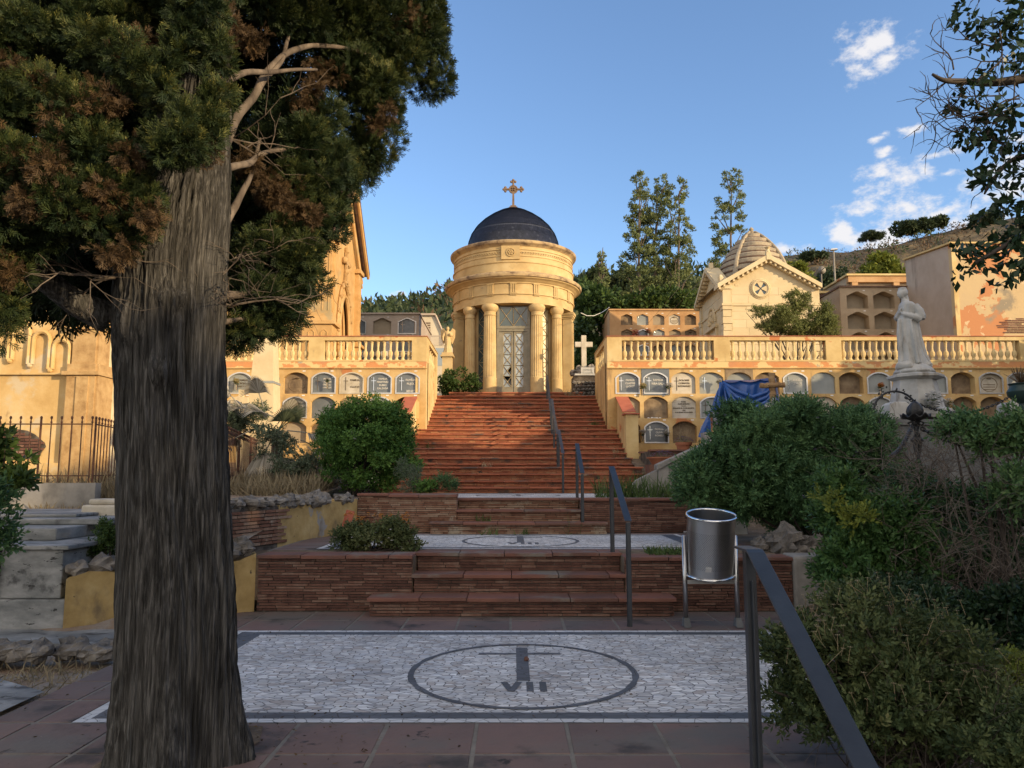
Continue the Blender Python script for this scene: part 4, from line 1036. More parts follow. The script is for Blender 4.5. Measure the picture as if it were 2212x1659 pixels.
# courses on the side wall
g=MB(); rr=random.Random(3); z=zb
while z<ze-.3:
    x=xf-7.9+rr.uniform(0,.5); hh2=.44
    while x<xf-.35:
        l=rr.uniform(.7,1.1); g.box(x,min(x+l,xf-.35),yn-.012,yn+.01,z+.008,z+hh2-.006,rr.random()); x+=l+.012
    z+=hh2
g.build('ashlar_block',pm('church_ashlar',[(.40,.235,.085),(.48,.30,.125),(.52,.35,.16)],scale=2,rough=.9,bump=.3,bscale=20,tint=.5),root)
# receding orders of the doorway
d=MB()
for k,(off,r) in enumerate(((0,.075),(.16,.05),(.26,.065),(.36,.05),(.46,.06))):
    o=arch_outline(ym,zb,dw-off*.9,E+4.7,E+6.55-off*.8)
    d.tube([(xf+.06-off*1.1,y,z) for y,z in o],r,seg=6)
d.build('doorway_moulding',M['stone'],root)
d=MB(); o=arch_outline(ym,zb,dw-.4,E+4.7,E+6.2); d.add([(xf-.62,y,z) for y,z in o],[tuple(range(len(o)))]); d.build('door',M['stone_dark'],root)
h=MB()
o=arch_outline(ym,E+4.5,dw+.45,E+4.7,E+7.0); h.tube([(xf+.05,y,z) for y,z in o[1:-1]],.07,seg=6)
for (y,z) in o[2:-2:2]: h.ball((xf+.10,y,z+.05),.075,seg=7,rings=5)
h.box(xf,xf+.14,ym-.14,ym+.14,E+7.05,E+7.15); cross_v=[(xf+.03,xf+.12,ym-.07,ym+.07,E+7.15,E+8.2),(xf+.025,xf+.125,ym-.30,ym+.30,E+7.75,E+7.9)]
for c in cross_v: h.box(*c)
for (a,b) in ((0,8.28),(-.36,7.82),(.36,7.82),(0,7.5)): h.ball((xf+.08,ym+a,E+b),.13,.10,.13,seg=8,rings=6)
h.build('carved_hood_and_cross',M['stone_dark'],root)
# corner buttresses
for (y0_,y1_,nm) in ((yn-.12,yn+.62,0),(yf_-.55,yf_+.1,1)):
    b=MB(); b.box(xf-.75 if nm==0 else xf-.3,xf+.22,y0_,y1_,zb,E+5.05); b.box(xf-.70 if nm==0 else xf-.3,xf+.15,y0_+.05,y1_-.05,E+5.1,ze-.25)
    b.box(xf-.82 if nm==0 else xf-.3,xf+.32,y0_-.08,y1_+.08,E+5.02,E+5.13); b.box(xf-.78,xf+.24,y0_-.05,y1_+.05,ze-.32,ze-.16)
    b.prism([(y0_,E+5.13),(y1_,E+5.13),(y1_-.08,E+5.42),(y0_+.08,E+5.42)],'x',xf-.74,xf+.20)
    for q in (0,1):                       # blind tracery panels
        for zz0,zz1 in ((zb+.1,E+4.85),(E+5.5,ze-.45)):
            yy=y0_+.14+q*(y1_-y0_-.28)*.55
            for w_ in (0,.13): b.tube([(xf+.225 if zz0<E+5 else xf+.155,yy+w_,zz0),(xf+.225 if zz0<E+5 else xf+.155,yy+w_,zz1-.1)],.018,seg=5)
            if nm==0:
                xx=xf-.55+q*.42
                for w_ in (0,.2): b.tube([(xx+w_,y0_-.004 if zz0<E+5 else y0_+.046,zz0),(xx+w_,y0_-.004 if zz0<E+5 else y0_+.046,zz1-.1)],.02,seg=5)
                b.tube([(xx,y0_,zz1-.1),(xx+.1,y0_,zz1),(xx+.2,y0_,zz1-.1)],.02,seg=5)
    b.build('corner_buttress',M['stone'],root)
s=MB(); 
for y in (ym-1.02,ym+1.02):
    s.ball((xf+.12,y,E+4.72),.16,.16,.2,seg=8,rings=6); s.lathe([(.07,-.35),(.17,-.12),(.19,0)],(xf+.12,y,E+4.55),seg=8)
for k in range(2):
    for y in (ym-.72+k*.14,ym+.72-k*.14): s.tube([(xf-.1-k*.2,y,zb),(xf-.1-k*.2,y,E+4.6)],.05,seg=7); s.lathe([(.05,0),(.10,.12),(.09,.16)],(xf-.1-k*.2,y,E+4.55),seg=8)
s.build('doorway_capital',M['stone'],root)
# roof with overhanging rakes
r=MB(); ov=.42
for sgn in (-1,1):
    e=(yn-.35 if sgn<0 else yf_+.35); sl=(za-ze)/(ym-yn); z_e=ze-(.35)*sl+.12
    r.add([(xf+ov,ym,za+.14),(xf+ov,e,z_e),(xf-8,e,z_e),(xf-8,ym,za+.14),(xf+ov,ym,za+.26),(xf+ov,e,z_e+.12),(xf-8,e,z_e+.12),(xf-8,ym,za+.26)],
      [(0,1,2,3),(4,5,6,7),(0,1,5,4),(1,2,6,5),(2,3,7,6)])
r.build('roof',M['roof'],root)
r=MB()
for sgn in (-1,1):
    for dd,rr_ in ((.10,.06),(.26,.05),(.42,.045)):
        e=(yn-.3 if sgn<0 else yf_+.3); r.tube([(xf+.12+(.25 if dd<.2 else 0),ym,za+.1-dd*1.2),(xf+.12+(.25 if dd<.2 else 0),e,ze-.3*sl-dd*1.2+.1)],rr_,seg=6)
r.build('rake_moulding',M['stone'],root)

# ---------------------------------------------------------------- side mausoleum at far left
xc=WX(200,900,16.0)
root=thing('stucco_mausoleum','blotchy ochre stucco mausoleum with a stepped arcade frieze and exposed bricks at the far left','mausoleum',(xc-4,18,1.0))
zt=WZ(712,16); m=MB()
gx=[(xc-9,.4),(xc,.4),(xc,zt),(xc-3.6,zt+1.45),(xc-9,zt-.3)]
m.prism(gx,'y',16.0,16.2); m.build('front_wall',M['chapelwall'],root)
m=MB(); m.box(xc-.2,xc,16.201,27.5,.4,zt-.02); m.build('side_wall',M['whitestucco'],root)
m=MB(); m.box(xc-.52,xc+.07,15.86,16.0,.4,zt-.75); m.box(xc+.0,xc+.12,15.9,16.5,.4,zt-.75); m.box(xc-.46,xc+.02,15.90,16.0,zt-.75,zt); m.box(xc+.0,xc+.06,15.95,16.4,zt-.75,zt)
m.box(xc-.60,xc+.16,15.80,16.6,WZ(812,16),WZ(804,16)); m.box(xc-.56,xc+.12,15.84,16.5,zt-.02,zt+.10); m.box(xc-.30,xc-.05,15.83,15.9,.9,WZ(815,16)); m.build('corner_pilaster',M['stone_dark'],root)
m=MB(); m.box(xc-9,xc-.60,15.93,16.0,WZ(810,16),WZ(806,16)); m.box(xc+.001,xc+.09,16.6,27.5,WZ(811,16),WZ(806,16)); m.box(xc-9,xc-.53,15.90,16.0,.4,WZ(1000,16)); m.build('string_course',M['chapelwall'],root)
m=MB()
for k in range(7):                      # stepped blind arcade
    cx=xc-.72-k*.43; zz=zt-.30+k*.175; zl=zt-.95+k*.1
    pts=[(cx-.17,15.95,zl+.1)]+[(cx-.17*math.cos(i*PI/8),15.95,zz-.1+.17*math.sin(i*PI/8)) for i in range(9)]+[(cx+.17,15.95,zl)]
    m.tube(pts,.045,seg=6); m.ball((cx+.215,15.95,zl-.02),.06,seg=7,rings=5)
m.prism([(xc-3.6,zt+1.38),(xc+.05,zt-.10),(xc+.05,zt+.03),(xc-3.6,zt+1.54)],'y',15.88,16.02)
m.build('arcade_frieze',M['chapelwall'],root)
bp=[(WX(a,b,15.99),WZ(b,15.99)) for a,b in ((-30,992),(-30,930),(8,927),(30,926),(58,930),(75,938),(96,956),(99,965),(92,973),(84,987),(60,992),(20,990))]
m=MB(); m.prism(bp,'y',15.985,15.999); m.build('brick_patch_bed',M['mortar'],root)
m=MB(); rr=random.Random(8); z=min(p[1] for p in bp); k=0
def inpoly(x,z,P):
    c=False; j=len(P)-1
    for i in range(len(P)):
        if (P[i][1]>z)!=(P[j][1]>z) and x<(P[j][0]-P[i][0])*(z-P[i][1])/(P[j][1]-P[i][1])+P[i][0]: c=not c
        j=i
    return c
while z<max(p[1] for p in bp):
    x=min(p[0] for p in bp)-(.15 if k%2 else 0)
    while x<max(p[0] for p in bp):
        if inpoly(x+.02,z+.02,bp) and inpoly(x+.24,z+.02,bp): m.box(x,x+.26,15.96,15.99,z,z+.047,rr.random())
        x+=.28
    z+=.062; k+=1
m.build('exposed_brick',M['brick'],root)

# ---------------------------------------------------------------- domed chapel on the right terrace
df=28.0; x0=WX(1562,600,df); w=3.3; x1=x0+w; y0=df; y1=df+w; ze=WZ(613,df)-.10; za=WZ(566,df)
root=thing('domed_chapel','cream stone chapel with stepped conical dome and quatrefoil window behind the right balustrade','chapel',((x0+x1)/2,df+w/2,ZT))
m=MB(); xm=(x0+x1)/2; ym=(y0+y1)/2
m.prism([(x0,ZT),(x1,ZT),(x1,ze),(xm,za),(x0,ze)],'y',y0,y0+.25)
m.prism([(y0+.25,ZT),(y1,ZT),(y1,ze),(ym,za),(y0+.25,ze+.16)],'x',x0,x0+.25); m.box(x1-.25,x1,y0+.25,y1,ZT,ze); m.box(x0+.25,x1-.25,y1-.25,y1,ZT,ze)
m.build('wall',M['chapel'],root)
g=MB(); rr=random.Random(5); z=ZT
while z<ze-.1:
    x=x0+.28
    while x<x1-.3:
        l=rr.uniform(.5,.9); g.box(x,min(x+l,x1-.3),y0-.008,y0,z+.006,z+.30,rr.random()); x+=l+.01
    y=y0+.3
    while y<y1-.3:
        l=rr.uniform(.5,.9)
        if not (ym-.75<y+l/2<ym+.75 and z<ZT+2.6): g.box(x0-.008,x0,y,min(y+l,y1-.3),z+.006,z+.30,rr.random())
        y+=l+.01
    z+=.312
g.build('ashlar_block',pm('chapel_ashlar',[(.50,.40,.235),(.57,.46,.28),(.61,.51,.33)],scale=2,rough=.9,bump=.2,bscale=20,tint=.5),root)
q=MB()
for (cx_,cy_) in ((x0,y0),(x1,y0),(x0,y1)):       # rusticated corners
    z=ZT; k=0
    while z<ze-.75:
        e=.05 if k%2 else .0; q.box(cx_-.06-e*.3,cx_+.24+e,cy_-.06-e*.3,cy_+.24+e,z+.01,z+.25); z+=.26; k+=1
    q.box(cx_-.10,cx_+.28,cy_-.10,cy_+.28,ze-.74,ze-.66); q.box(cx_-.05,cx_+.24,cy_-.05,cy_+.24,ze-.66,ze-.1)
q.box(x0,x1,y0-.05,y0+.02,ze-.74,ze-.66); q.box(x0-.05,x0+.02,y0,y1,ze-.74,ze-.66)
q.build('corner_quoin',M['chapel'],root)
# gable cornices with modillions and low roofs
c=MB()
def rake(a,b,wid,fx):
    a=Vector(a); b=Vector(b); n=14
    for k in range(n):
        p=a+(b-a)*(k+.5)/n; c.obox(p+Vector((0,0,-.10)) , .07,.16,.09)
fy=y0-.0
sl=(za-ze)/(w/2)
for sgn in (-1,1):
    ex=x0-.28 if sgn<0 else x1+.28; ez=ze-.28*sl+.05
    c.prism([(xm,za+.05),(ex,ez),(ex,ez+.16),(xm,za+.24)],'y',y0-.26,y0+.3); c.prism([(xm,za-.04),(ex+sgn*-.1,ez-.05),(ex-sgn*.1,ez+.02),(xm,za+.05)],'y',y0-.12,y0)
    n=11
    for k in range(n):
        t=(k+.5)/n; c.box(xm+(ex-xm)*t-.035,xm+(ex-xm)*t+.035,y0-.22,y0-.0,za+.05+(ez-za-.05)*t-.10,za+.05+(ez-za-.05)*t)
for sgn in (-1,1):
    ey=y0-.1 if sgn<0 else y1+.28; ez=ze-.28*sl+.05
    c.prism([(ym,za+.05),(ey,ez),(ey,ez+.16),(ym,za+.24)],'x',x0-.26,x0+.3)
    for k in range(10):
        t=(k+.5)/10; c.box(x0-.22,x0,ym+(ey-ym)*t-.035,ym+(ey-ym)*t+.035,za+.05+(ez-za-.05)*t-.1,za+.05+(ez-za-.05)*t)
c.box(xm-.09,xm+.09,y0-.28,y0-.1,za+.02,za+.30); c.lathe([(.0,.34),(.12,.28),(.05,.2),(.1,.1),(.08,0)],(xm,y0-.15,za+.24),seg=8)
c.box(x0-.09,x0+.07,ym-.09,ym+.09,za+.2,za+.42)
for (a,b) in ((x0-.16,y0-.10),(x0-.1,y1-.2),(x1-.1,y1-.1),(x0+.45,y0+.05)):
    c.lathe([(.13,0),(.13,.08),(.09,.10),(.11,.32),(.06,.40),(0,.42)],(a+.05,b+.05,ze+.02),seg=6)
c.build('cornice',M['chapel'],root)
r=MB()
for sgn in (-1,1):
    ex=x0-.25 if sgn<0 else x1+.25; r.add([(xm,y0-.22,za+.242),(ex,y0-.22,ze-.25*sl+.215),(ex,y1,ze-.25*sl+.215),(xm,y1,za+.242)],[(0,1,2,3)])
r.build('roof',M['chapel_dome'],root)
# quatrefoil window
wz=WZ(624,df); wx=WX(1642,624,df)
m=MB(); m.tube([(wx+.30*math.cos(a),y0-.03,wz+.30*math.sin(a)) for a in [2*PI*i/28 for i in range(29)]],.055,seg=6); m.tube([(wx+.37*math.cos(a),y0-.01,wz+.37*math.sin(a)) for a in [2*PI*i/28 for i in range(29)]],.03,seg=6)
m.build('round_window_frame',M['chapel'],root)
m=MB(); m.prism([(wx+.29*math.cos(2*PI*i/24),wz+.29*math.sin(2*PI*i/24)) for i in range(24)],'y',y0-.016,y0-.010); g=m.build('round_window',M['glassdark'],root)
m=MB()
for k in range(4):
    a=k*PI/2; dx,dz=math.cos(a),math.sin(a); px,pz=-dz,dx
    m.prism([(wx+dx*.04+px*.02,wz+dz*.04+pz*.02),(wx+dx*.25+px*.13,wz+dz*.25+pz*.13),(wx+dx*.28,wz+dz*.28),(wx+dx*.25-px*.13,wz+dz*.25-pz*.13),(wx+dx*.04-px*.02,wz+dz*.04-pz*.02)],'y',y0-.05,y0-.017)
m.build('stone_quatrefoil',M['chapel'],g)
# side door and lunette on the left face
m=MB(); m.box(x0-.012,x0-.009,ym-.42,ym+.42,ZT,ZT+2.05); m.build('side_door',M['glassdark'],root)
m=MB(); 
for s in (-1,1): m.box(x0-.06,x0+.0,ym+s*.42,ym+s*.60,ZT,ZT+2.05); m.box(x0-.09,x0,ym+s*.62,ym+s*.74,ZT,ZT+2.4)
m.box(x0-.07,x0,ym-.60,ym+.60,ZT+2.05,ZT+2.22); m.box(x0-.14,x0,ym-.8,ym+.8,ZT+2.40,ZT+2.52)
m.tube([(x0-.03,ym+.50*math.cos(a),ZT+2.66+.62*math.sin(a)) for a in [PI*i/14 for i in range(15)]],.06,seg=6)
for k in range(7): m.ball((x0-.01,ym-.3+.1*k,ZT+2.8+.16*math.sin(k*1.9)+.1),.09,.09,.13,seg=7,rings=5)
m.build('door_surround',M['chapel'],root)
# stepped dome
d=MB(); dz0=ze+.25; top=WZ(503,df+w/2); prof=[]; n=9; R0=1.42
d.lathe([(1.5,ze-.1),(1.5,dz0-.02),(1.56,dz0),(1.56,dz0+.09),(1.46,dz0+.12)],(xm,ym,0),seg=8)
for k in range(n):
    t0=k/n; t1=(k+1)/n; ra=R0*max(0,1-t0**1.9)**.8; rb=R0*max(0,1-(t1*.985)**1.9)**.8; z0_=dz0+.12+(top-dz0-.12)*t0; z1_=dz0+.12+(top-dz0-.12)*t1
    prof+= [(ra,z0_),(ra*.99,z0_+(z1_-z0_)*.45),(ra*.96,z0_+(z1_-z0_)*.48),(rb*.985,z1_-.04),(rb*.985,z1_-.02)]
d.lathe(prof,(xm,ym,0),seg=40); d.lathe([(.14,top-.05),(.16,top+.03),(.06,top+.07),(.10,top+.14),(.05,top+.2),(0,top+.24)],(xm,ym,0),seg=10)
for q in range(4):
    a=PI/4+q*PI/2; d.tube([(xm+(R0*max(0,1-(i/12*.97)**1.9)**.8+.01)*math.cos(a),ym+(R0*max(0,1-(i/12*.97)**1.9)**.8+.01)*math.sin(a),dz0+.12+(top-dz0-.12)*i/12) for i in range(13)],[.11-.005*i for i in range(13)],seg=8)
dk=MB()  # dark rings paint the shadow lines under the dome ledges
for k in range(1,9):
    t=k/9; rk=R0*max(0,1-(t*.99)**1.9)**.8; dk.tube([(xm+(rk+.0)*math.cos(2*PI*i/36),ym+(rk+.0)*math.sin(2*PI*i/36),dz0+.12+(top-dz0-.12)*t-.045) for i in range(37)],.028,seg=5,cap=False)
dk.build('ledge_shade_band',M['roof'],root)
d.build('dome',M['chapel_dome'],root)

# ---------------------------------------------------------------- rear niche blocks
def block(label,x0,x1,y,ztop,pitchx,pitchz,w,h,first,nc,nr,kind,wallmat,specs,depth=.3,back=6,capm='parapet',sideslope=0,zbase=None,name='niche_block'):
    root=thing(name,label,'niche block',((x0+x1)/2,y,ZT))
    cols=[first+pitchx*i for i in range(nc)]; rows=[ztop-.16-h-pitchz*i for i in range(nr)]
    zb_=zbase if zbase is not None else ZT-.1
    niche_wall(root,x0,x1,ztop,y,cols,rows,w,h,kind,depth,specs,wallmat,pitchz,numbers=True,zbase=zb_)
    m=MB(); m.box(x0,x0+.2,y+.0015,y+back,zb_,ztop-.002); m.box(x1-.2,x1,y+.0015,y+back,zb_,ztop-.002); m.box(x0+.2,x1-.2,y+depth+.03,y+depth+.1,zb_,ztop-.002)
    m.box(x0+.2,x1-.2,y+.31,y+back,ztop-.15,ztop-.002); m.build('side_wall',M[wallmat],root)
    c=MB(); c.box(x0-.05,x1+.05,y-.06,y+back+.05,ztop,ztop+.07); c.build('coping',M[capm],root)
    return root
yd=34.0; px=34.4*yd/1633.
sp={'d':lambda r,c:[dict(m='brownplaque',d=.12),dict(m='greyplaque',d=.07,s=1),dict(m='cementplaque',d=.1),dict(m='brownplaque',d=.08,r=1)][(r*3+c)%4],(1,1):dict(m='slate',d=.05,fr=1),(2,1):dict(m='slate',d=.05,fr=1,s=1),(0,3):dict(m='paleplaque',d=.05,r=1)}
block('orange niche block with pointed openings, left of the domed chapel',WX(1317,700,yd),WX(1317,700,yd)+px*7.3,yd,WZ(671,yd),px,.69,.52,.50,WX(1354,700,yd),7,4,'gable','orangeplaster',sp,capm='orangeplaster')
yd=30.0; px=57.5*yd/1625.
block('drab niche block with empty pointed openings behind the marble lady',WX(1815,650,yd),WX(1815,650,yd)+px*3.9,yd,WZ(621,yd),px,WZ(660,yd)-WZ(704,yd),.85,.70,WX(1852,650,yd),3,4,'gable','blockwall',{'d':dict(m='cementplaque',d=.42)},depth=.46,capm='roof')
yd=33.5; px=54*yd/1630.
sp={'d':lambda r,c: dict(m='cementplaque',d=.12) if c%2==0 else dict(m='slate',d=.05,fr=1,c=1,s=1)}
block('grey niche block with pointed openings at the foot of the gothic church',WX(700,700,yd),WX(905,700,yd),yd,WZ(679,yd),px,.80,.80,.72,WX(717,700,yd),4,4,'gable','greyplaster',sp,capm='greyplaster',back=5)
yd=36; px=.9
root=thing('upper_niche_block','flat-topped cream niche block on the higher level behind the drab niche block','niche block',(WX(1900,600,yd),yd,ZT))
m=MB(); xa,xb=WX(1832,600,yd),WX(2010,600,yd); zt=WZ(596,yd); m.box(xa,xb,yd+.2,yd+5,ZT,zt); 
m.build('wall',M['blockwall'],root); m=MB(); m.box(xa-.1,xb+.1,yd-.1,yd+5.1,zt,zt+.09); m.build('roof_slab',M['parapet'],root)
m=MB(); 
for X in (1840,1930,1990): m.box(WX(X,600,yd),WX(X,600,yd)+.28,yd,yd+.2,ZT,zt-.05)
m.box(xa,xb,yd-.02,yd+.2,zt-.30,zt-.001); m.build('pilaster',M['orangeplaster'],root)
root=thing('low_brick_wall','low brick wall with pale coping between the chapel and the drab niche block','wall',(WX(1780,640,32),32,ZT))
m=MB(); xa,xb=WX(1722,640,32),WX(1830,640,32); zt=WZ(634,32); m.box(xa,xb,32.01,32.3,ZT,zt); m.build('wall_core',M['mortar'],root)
m=MB(); brick_face(m,None,xa,xb,32,ZT,zt-.01,random.Random(3),course=.07); m.build('brickwork',M['brick'],root); m=MB(); m.box(xa-.05,xb+.05,31.92,32.4,zt,zt+.1); m.build('coping',M['parapet'],root)
# big peeling wall at right: grey flank (faces -x) and orange front
yb=27.0; xb_=WX(2052,600,yb); ztop=WZ(531,yb); yk=30.0
root=thing('peeling_building','tall building with grey windowless flank and peeling orange front at the right edge','building',(xb_+3,yb+2,ZT))
m=MB(); zk=WZ(578,yk)
m.add([(xb_,yb+.002,ZT-.1),(xb_,yk,ZT-.1),(xb_,yk,zk+.3),(xb_,yb+.002,ztop),(xb_+.25,yb+.002,ZT-.1),(xb_+.25,yk,ZT-.1),(xb_+.25,yk,zk+.3),(xb_+.25,yb+.002,ztop)],[(0,1,2,3),(4,5,6,7),(3,2,6,7),(1,5,6,2),(0,3,7,4)])
m.build('flank_wall',M['greyplaster'],root)
m=MB(); m.box(xb_,xb_+9,yb-.2,yb,ZT-.1,ztop); m.build('front_wall',M['peelwall'],root)
m=MB(); m.box(xb_-.02,xb_+.14,yb-.23,yb-.2,ZT,ztop); m.build('corner_strip',M['parapet'],root)
m=MB(); m.add([(xb_-.1,yb-.3,ztop),(xb_+9,yb-.3,ztop),(xb_+9,yk,zk+.3),(xb_-.1,yk,zk+.3),(xb_-.1,yb-.3,ztop+.06),(xb_+9,yb-.3,ztop+.06),(xb_+9,yk,zk+.36),(xb_-.1,yk,zk+.36)],[(0,1,2,3),(4,5,6,7),(0,1,5,4),(0,3,7,4)]); m.build('roof_slab',M['parapet'],root)
m=MB(); rr=random.Random(4)
for k in range(9):
    z=WZ(722,yb)+k*.062; a=xb_+1.15+rr.uniform(0,.5)+abs(k-3)*.12; b=a+rr.uniform(.6,1.3)+(.6 if k<4 else 0)
    x=a
    while x<b: m.box(x,x+.22,yb-.213,yb-.19,z,z+.042,rr.random()); x+=.24
m.build('exposed_brick',M['brick'],root)
# modern building behind the left block
yd=48; xa,xb=WX(880,700,yd),WX(962,700,yd)
root=thing('modern_building','cream modern building with louvres and a railed balcony left of the temple','building',(xa+1,yd,ZT))
m=MB(); zt=WZ(682,yd); m.prism([(xa-2,ZT-1),(WX(975,700,yd),ZT-1),(WX(975,700,yd),WZ(745,yd)),(WX(958,700,yd),WZ(745,yd)),(WX(955,700,yd),WZ(718,yd)),(WX(940,700,yd),zt),(xa-2,zt)],'y',yd,yd+4); m.box(WX(900,700,yd-2),WX(975,700,yd-2),yd-2,yd-.01,ZT-1,WZ(746,yd-2)); m.build('wall',M['modern'],root)
m=MB(); m.add([(xa-2,yd-.2,zt),(WX(941,700,yd),yd-.2,zt),(WX(941,700,yd),yd+4,zt),(xa-2,yd+4,zt),(xa-2,yd-.2,zt+.12),(WX(941,700,yd),yd-.2,zt+.12),(WX(941,700,yd),yd+4,zt+.12),(xa-2,yd+4,zt+.12)],[(0,1,2,3),(4,5,6,7),(0,1,5,4),(1,2,6,5)])
m.tube([(WX(941,700,yd),yd-.1,zt),(WX(957,700,yd),yd-.1,WZ(718,yd)),(WX(958,700,yd),yd-.1,WZ(745,yd))],.07,seg=4); m.build('roof_edge',M['greyplaster'],root)
m=MB()
for k in range(5): z=WZ(699+k*5,yd); m.box(WX(905,700,yd),WX(930,700,yd),yd-.04,yd-.005,z,z+.07)
m.build('louvre',M['roof'],root)
m=MB(); z=WZ(727,yd-2); m.box(WX(905,700,yd-2),WX(962,700,yd-2),yd-2.05,yd-2,z,z+.06)
for k in range(26): x=WX(905+k*2.25,700,yd-2); m.box(x,x+.02,yd-2.04,yd-2.01,WZ(746,yd-2),z)
m.build('balcony_railing',M['greyplaster'],root)
m=MB(); m.box(WX(930,700,yd-2),WX(962,700,yd-2),yd-2.02,yd-2.003,WZ(790,yd-2),WZ(752,yd-2)); m.build('window',M['glassdoor'],root)

# ---------------------------------------------------------------- hills
def ridge(name,mat,pts,y,ydep,zb,seed,rough,kind='structure'):
    """a hill whose skyline passes the surveyed bearings; slopes down towards the viewer and away"""
    m=MB(); xs=[]; n=160
    xa=WX(pts[0][0],600,y); xb=WX(pts[-1][0],600,y)
    P=[(WX(a,b,y),WZ(b,y)) for a,b in pts]
    def top(x):
        for (a,za_),(b,zb_) in zip(P,P[1:]):
            if x<=b: return za_+(zb_-za_)*max(0,(x-a)/(b-a))
        return P[-1][1]
    vs=[];fs=[]; K=26
    for j in range(K+1):
        t=j/K
        for i in range(n+1):
            x=xa+(xb-xa)*i/n; zt_=top(x)
            if t<=.7: u=t/.7; yy=y-ydep*(1-u); z=zb+(zt_-zb)*(u**.9)
            else: u=(t-.7)/.3; yy=y+ydep*u; z=zt_-(zt_-zb)*u
            v=Vector((x*.06,yy*.06,seed)); k=1 if t<.69 else (.35 if t<.72 else 1)
            z+= rough*k*(mn.noise(v)+.5*mn.noise(v*3)+.3*mn.noise(v*7))
            vs.append((x*(yy/y*.35+.65),yy,z))
    for j in range(K):
        for i in range(n): a=j*(n+1)+i; fs.append((a,a+1,a+n+2,a+n+1))
    m.add(vs,fs); o=m.build(name,M[mat],smooth=True); o['kind']=kind; return o
ridge('hill','hill',[(1500,640),(1600,600),(1690,552),(1760,547),(1830,547),(1900,534),(1960,517),(2020,502),(2100,482),(2212,462),(2450,430),(2900,420)],110,75,2,3.1,1.6)
ridge('hill','hillgreen',[(-400,640),(200,660),(600,668),(780,668),(850,664),(910,655),(960,637),(1010,622),(1100,618),(1240,622),(1300,608),(1400,600),(1520,590),(1650,580),(1800,590)],170,110,2,9.7,2.5)
nr=np.random.default_rng(11)
# ---------------------------------------------------------------- handrails
def handrail(label,x,posts,ends=None):
    """posts: list of (y, z base, z top)"""
    root=thing('handrail',label,'handrail',(x,posts[0][0],posts[0][1]),'dark grey flat-bar handrails up the middle of the stairs')
    for (y,zb,zt) in posts:
        m=MB(); m.box(x-.021,x+.021,y-.021,y+.021,zb-.03,zt-.006); m.box(x-.029,x-.0212,y-.006,y+.006,zb,zt-.02); m.build('post',M['rail'],root,bevel=.003)
    pts=[(p[0],p[2]) for p in posts]
    if ends: pts=[ends[0]]+pts+[ends[1]] if ends[1] else [ends[0]]+pts
    m=MB(); w=.036; t=.012; vs=[]; n=len(pts)
    for (y,z) in pts: vs+=[(x-w,y,z),(x+w,y,z),(x+w,y,z+t),(x-w,y,z+t)]
    fs=[(3,2,1,0),tuple(4*(n-1)+k for k in range(4))]
    for i in range(n-1):
        for k in range(4): fs.append((4*i+k,4*i+(k+1)%4,4*i+4+(k+1)%4,4*i+4+k))
    m.add(vs,fs); m.build('top_bar',M['rail'],root,bevel=.003)
handrail('dark grey handrail closest to the viewer, bending down at the lower right',1.19,[(3.80,-.0,1.125)],None) if False else None
root=thing('handrail','nearest dark grey handrail, bending down towards the viewer at the lower right','handrail',(1.19,3.8,0),'dark grey flat-bar handrails up the middle of the stairs')
m=MB(); m.box(1.125,1.175,3.78,3.83,-.05,1.148); m.box(1.145,1.155,3.755,3.78,0,1.01); m.build('post',M['rail'],root,bevel=.003)
m=MB(); m.box(1.125,1.175,2.25,2.30,-.4,.36); m.build('post',M['rail'],root,bevel=.003)
m=MB(); w=.041; t=.013; P=[(3.92,1.150),(3.72,1.150),(3.69,1.138),(2.2,.32)]
vs=[];n=len(P)
for (y,z) in P: vs+=[(1.15-w,y,z),(1.15+w,y,z),(1.15+w,y,z+t),(1.15-w,y,z+t)]
fs=[(3,2,1,0),tuple(4*(n-1)+k for k in range(4))]
for i in range(n-1):
    for k in range(4): fs.append((4*i+k,4*i+(k+1)%4,4*i+4+(k+1)%4,4*i+4+k))
m.add(vs,fs); m.build('top_bar',M['rail'],root,bevel=.003)
handrail('dark grey handrail beside the litter bin, rising over the nearest short steps',1.2,[(8.05,0,WZ(1127,8.05)),(9.33,.62,WZ(1009,9.33))])
handrail('dark grey handrail over the second short steps, between the bin rail and the long stairs',1.12,[(12.32,.62,WZ(1023,12.32)),(13.3,1.16,WZ(959,13.3))])
handrail('dark grey handrail over the bottom steps of the long stairs',1.13,[(17.1,1.16,WZ(980,17.1)),(18.6,SZ[3],WZ(929,18.6))])
handrail('long dark grey handrail on the middle of the long stairs, with three posts',1.13,[(19.1,SZ[3],WZ(938,19.1)),(20.6,SZ[7],WZ(898,20.6)),(21.7,SZ[10],WZ(862,21.7))])
handrail('dark grey handrail at the top of the long stairs before the temple door',1.13,[(22.3,SZ[12],WZ(888,22.3)),(24.6,SZ[19],WZ(812,24.6))])
# steps down in front of the platform
st=[(-3.25,3.0,3.2,3.52,-.6,-.165,.04),(-3.25,3.0,2.85,3.2,-.6,-.33,.04)]
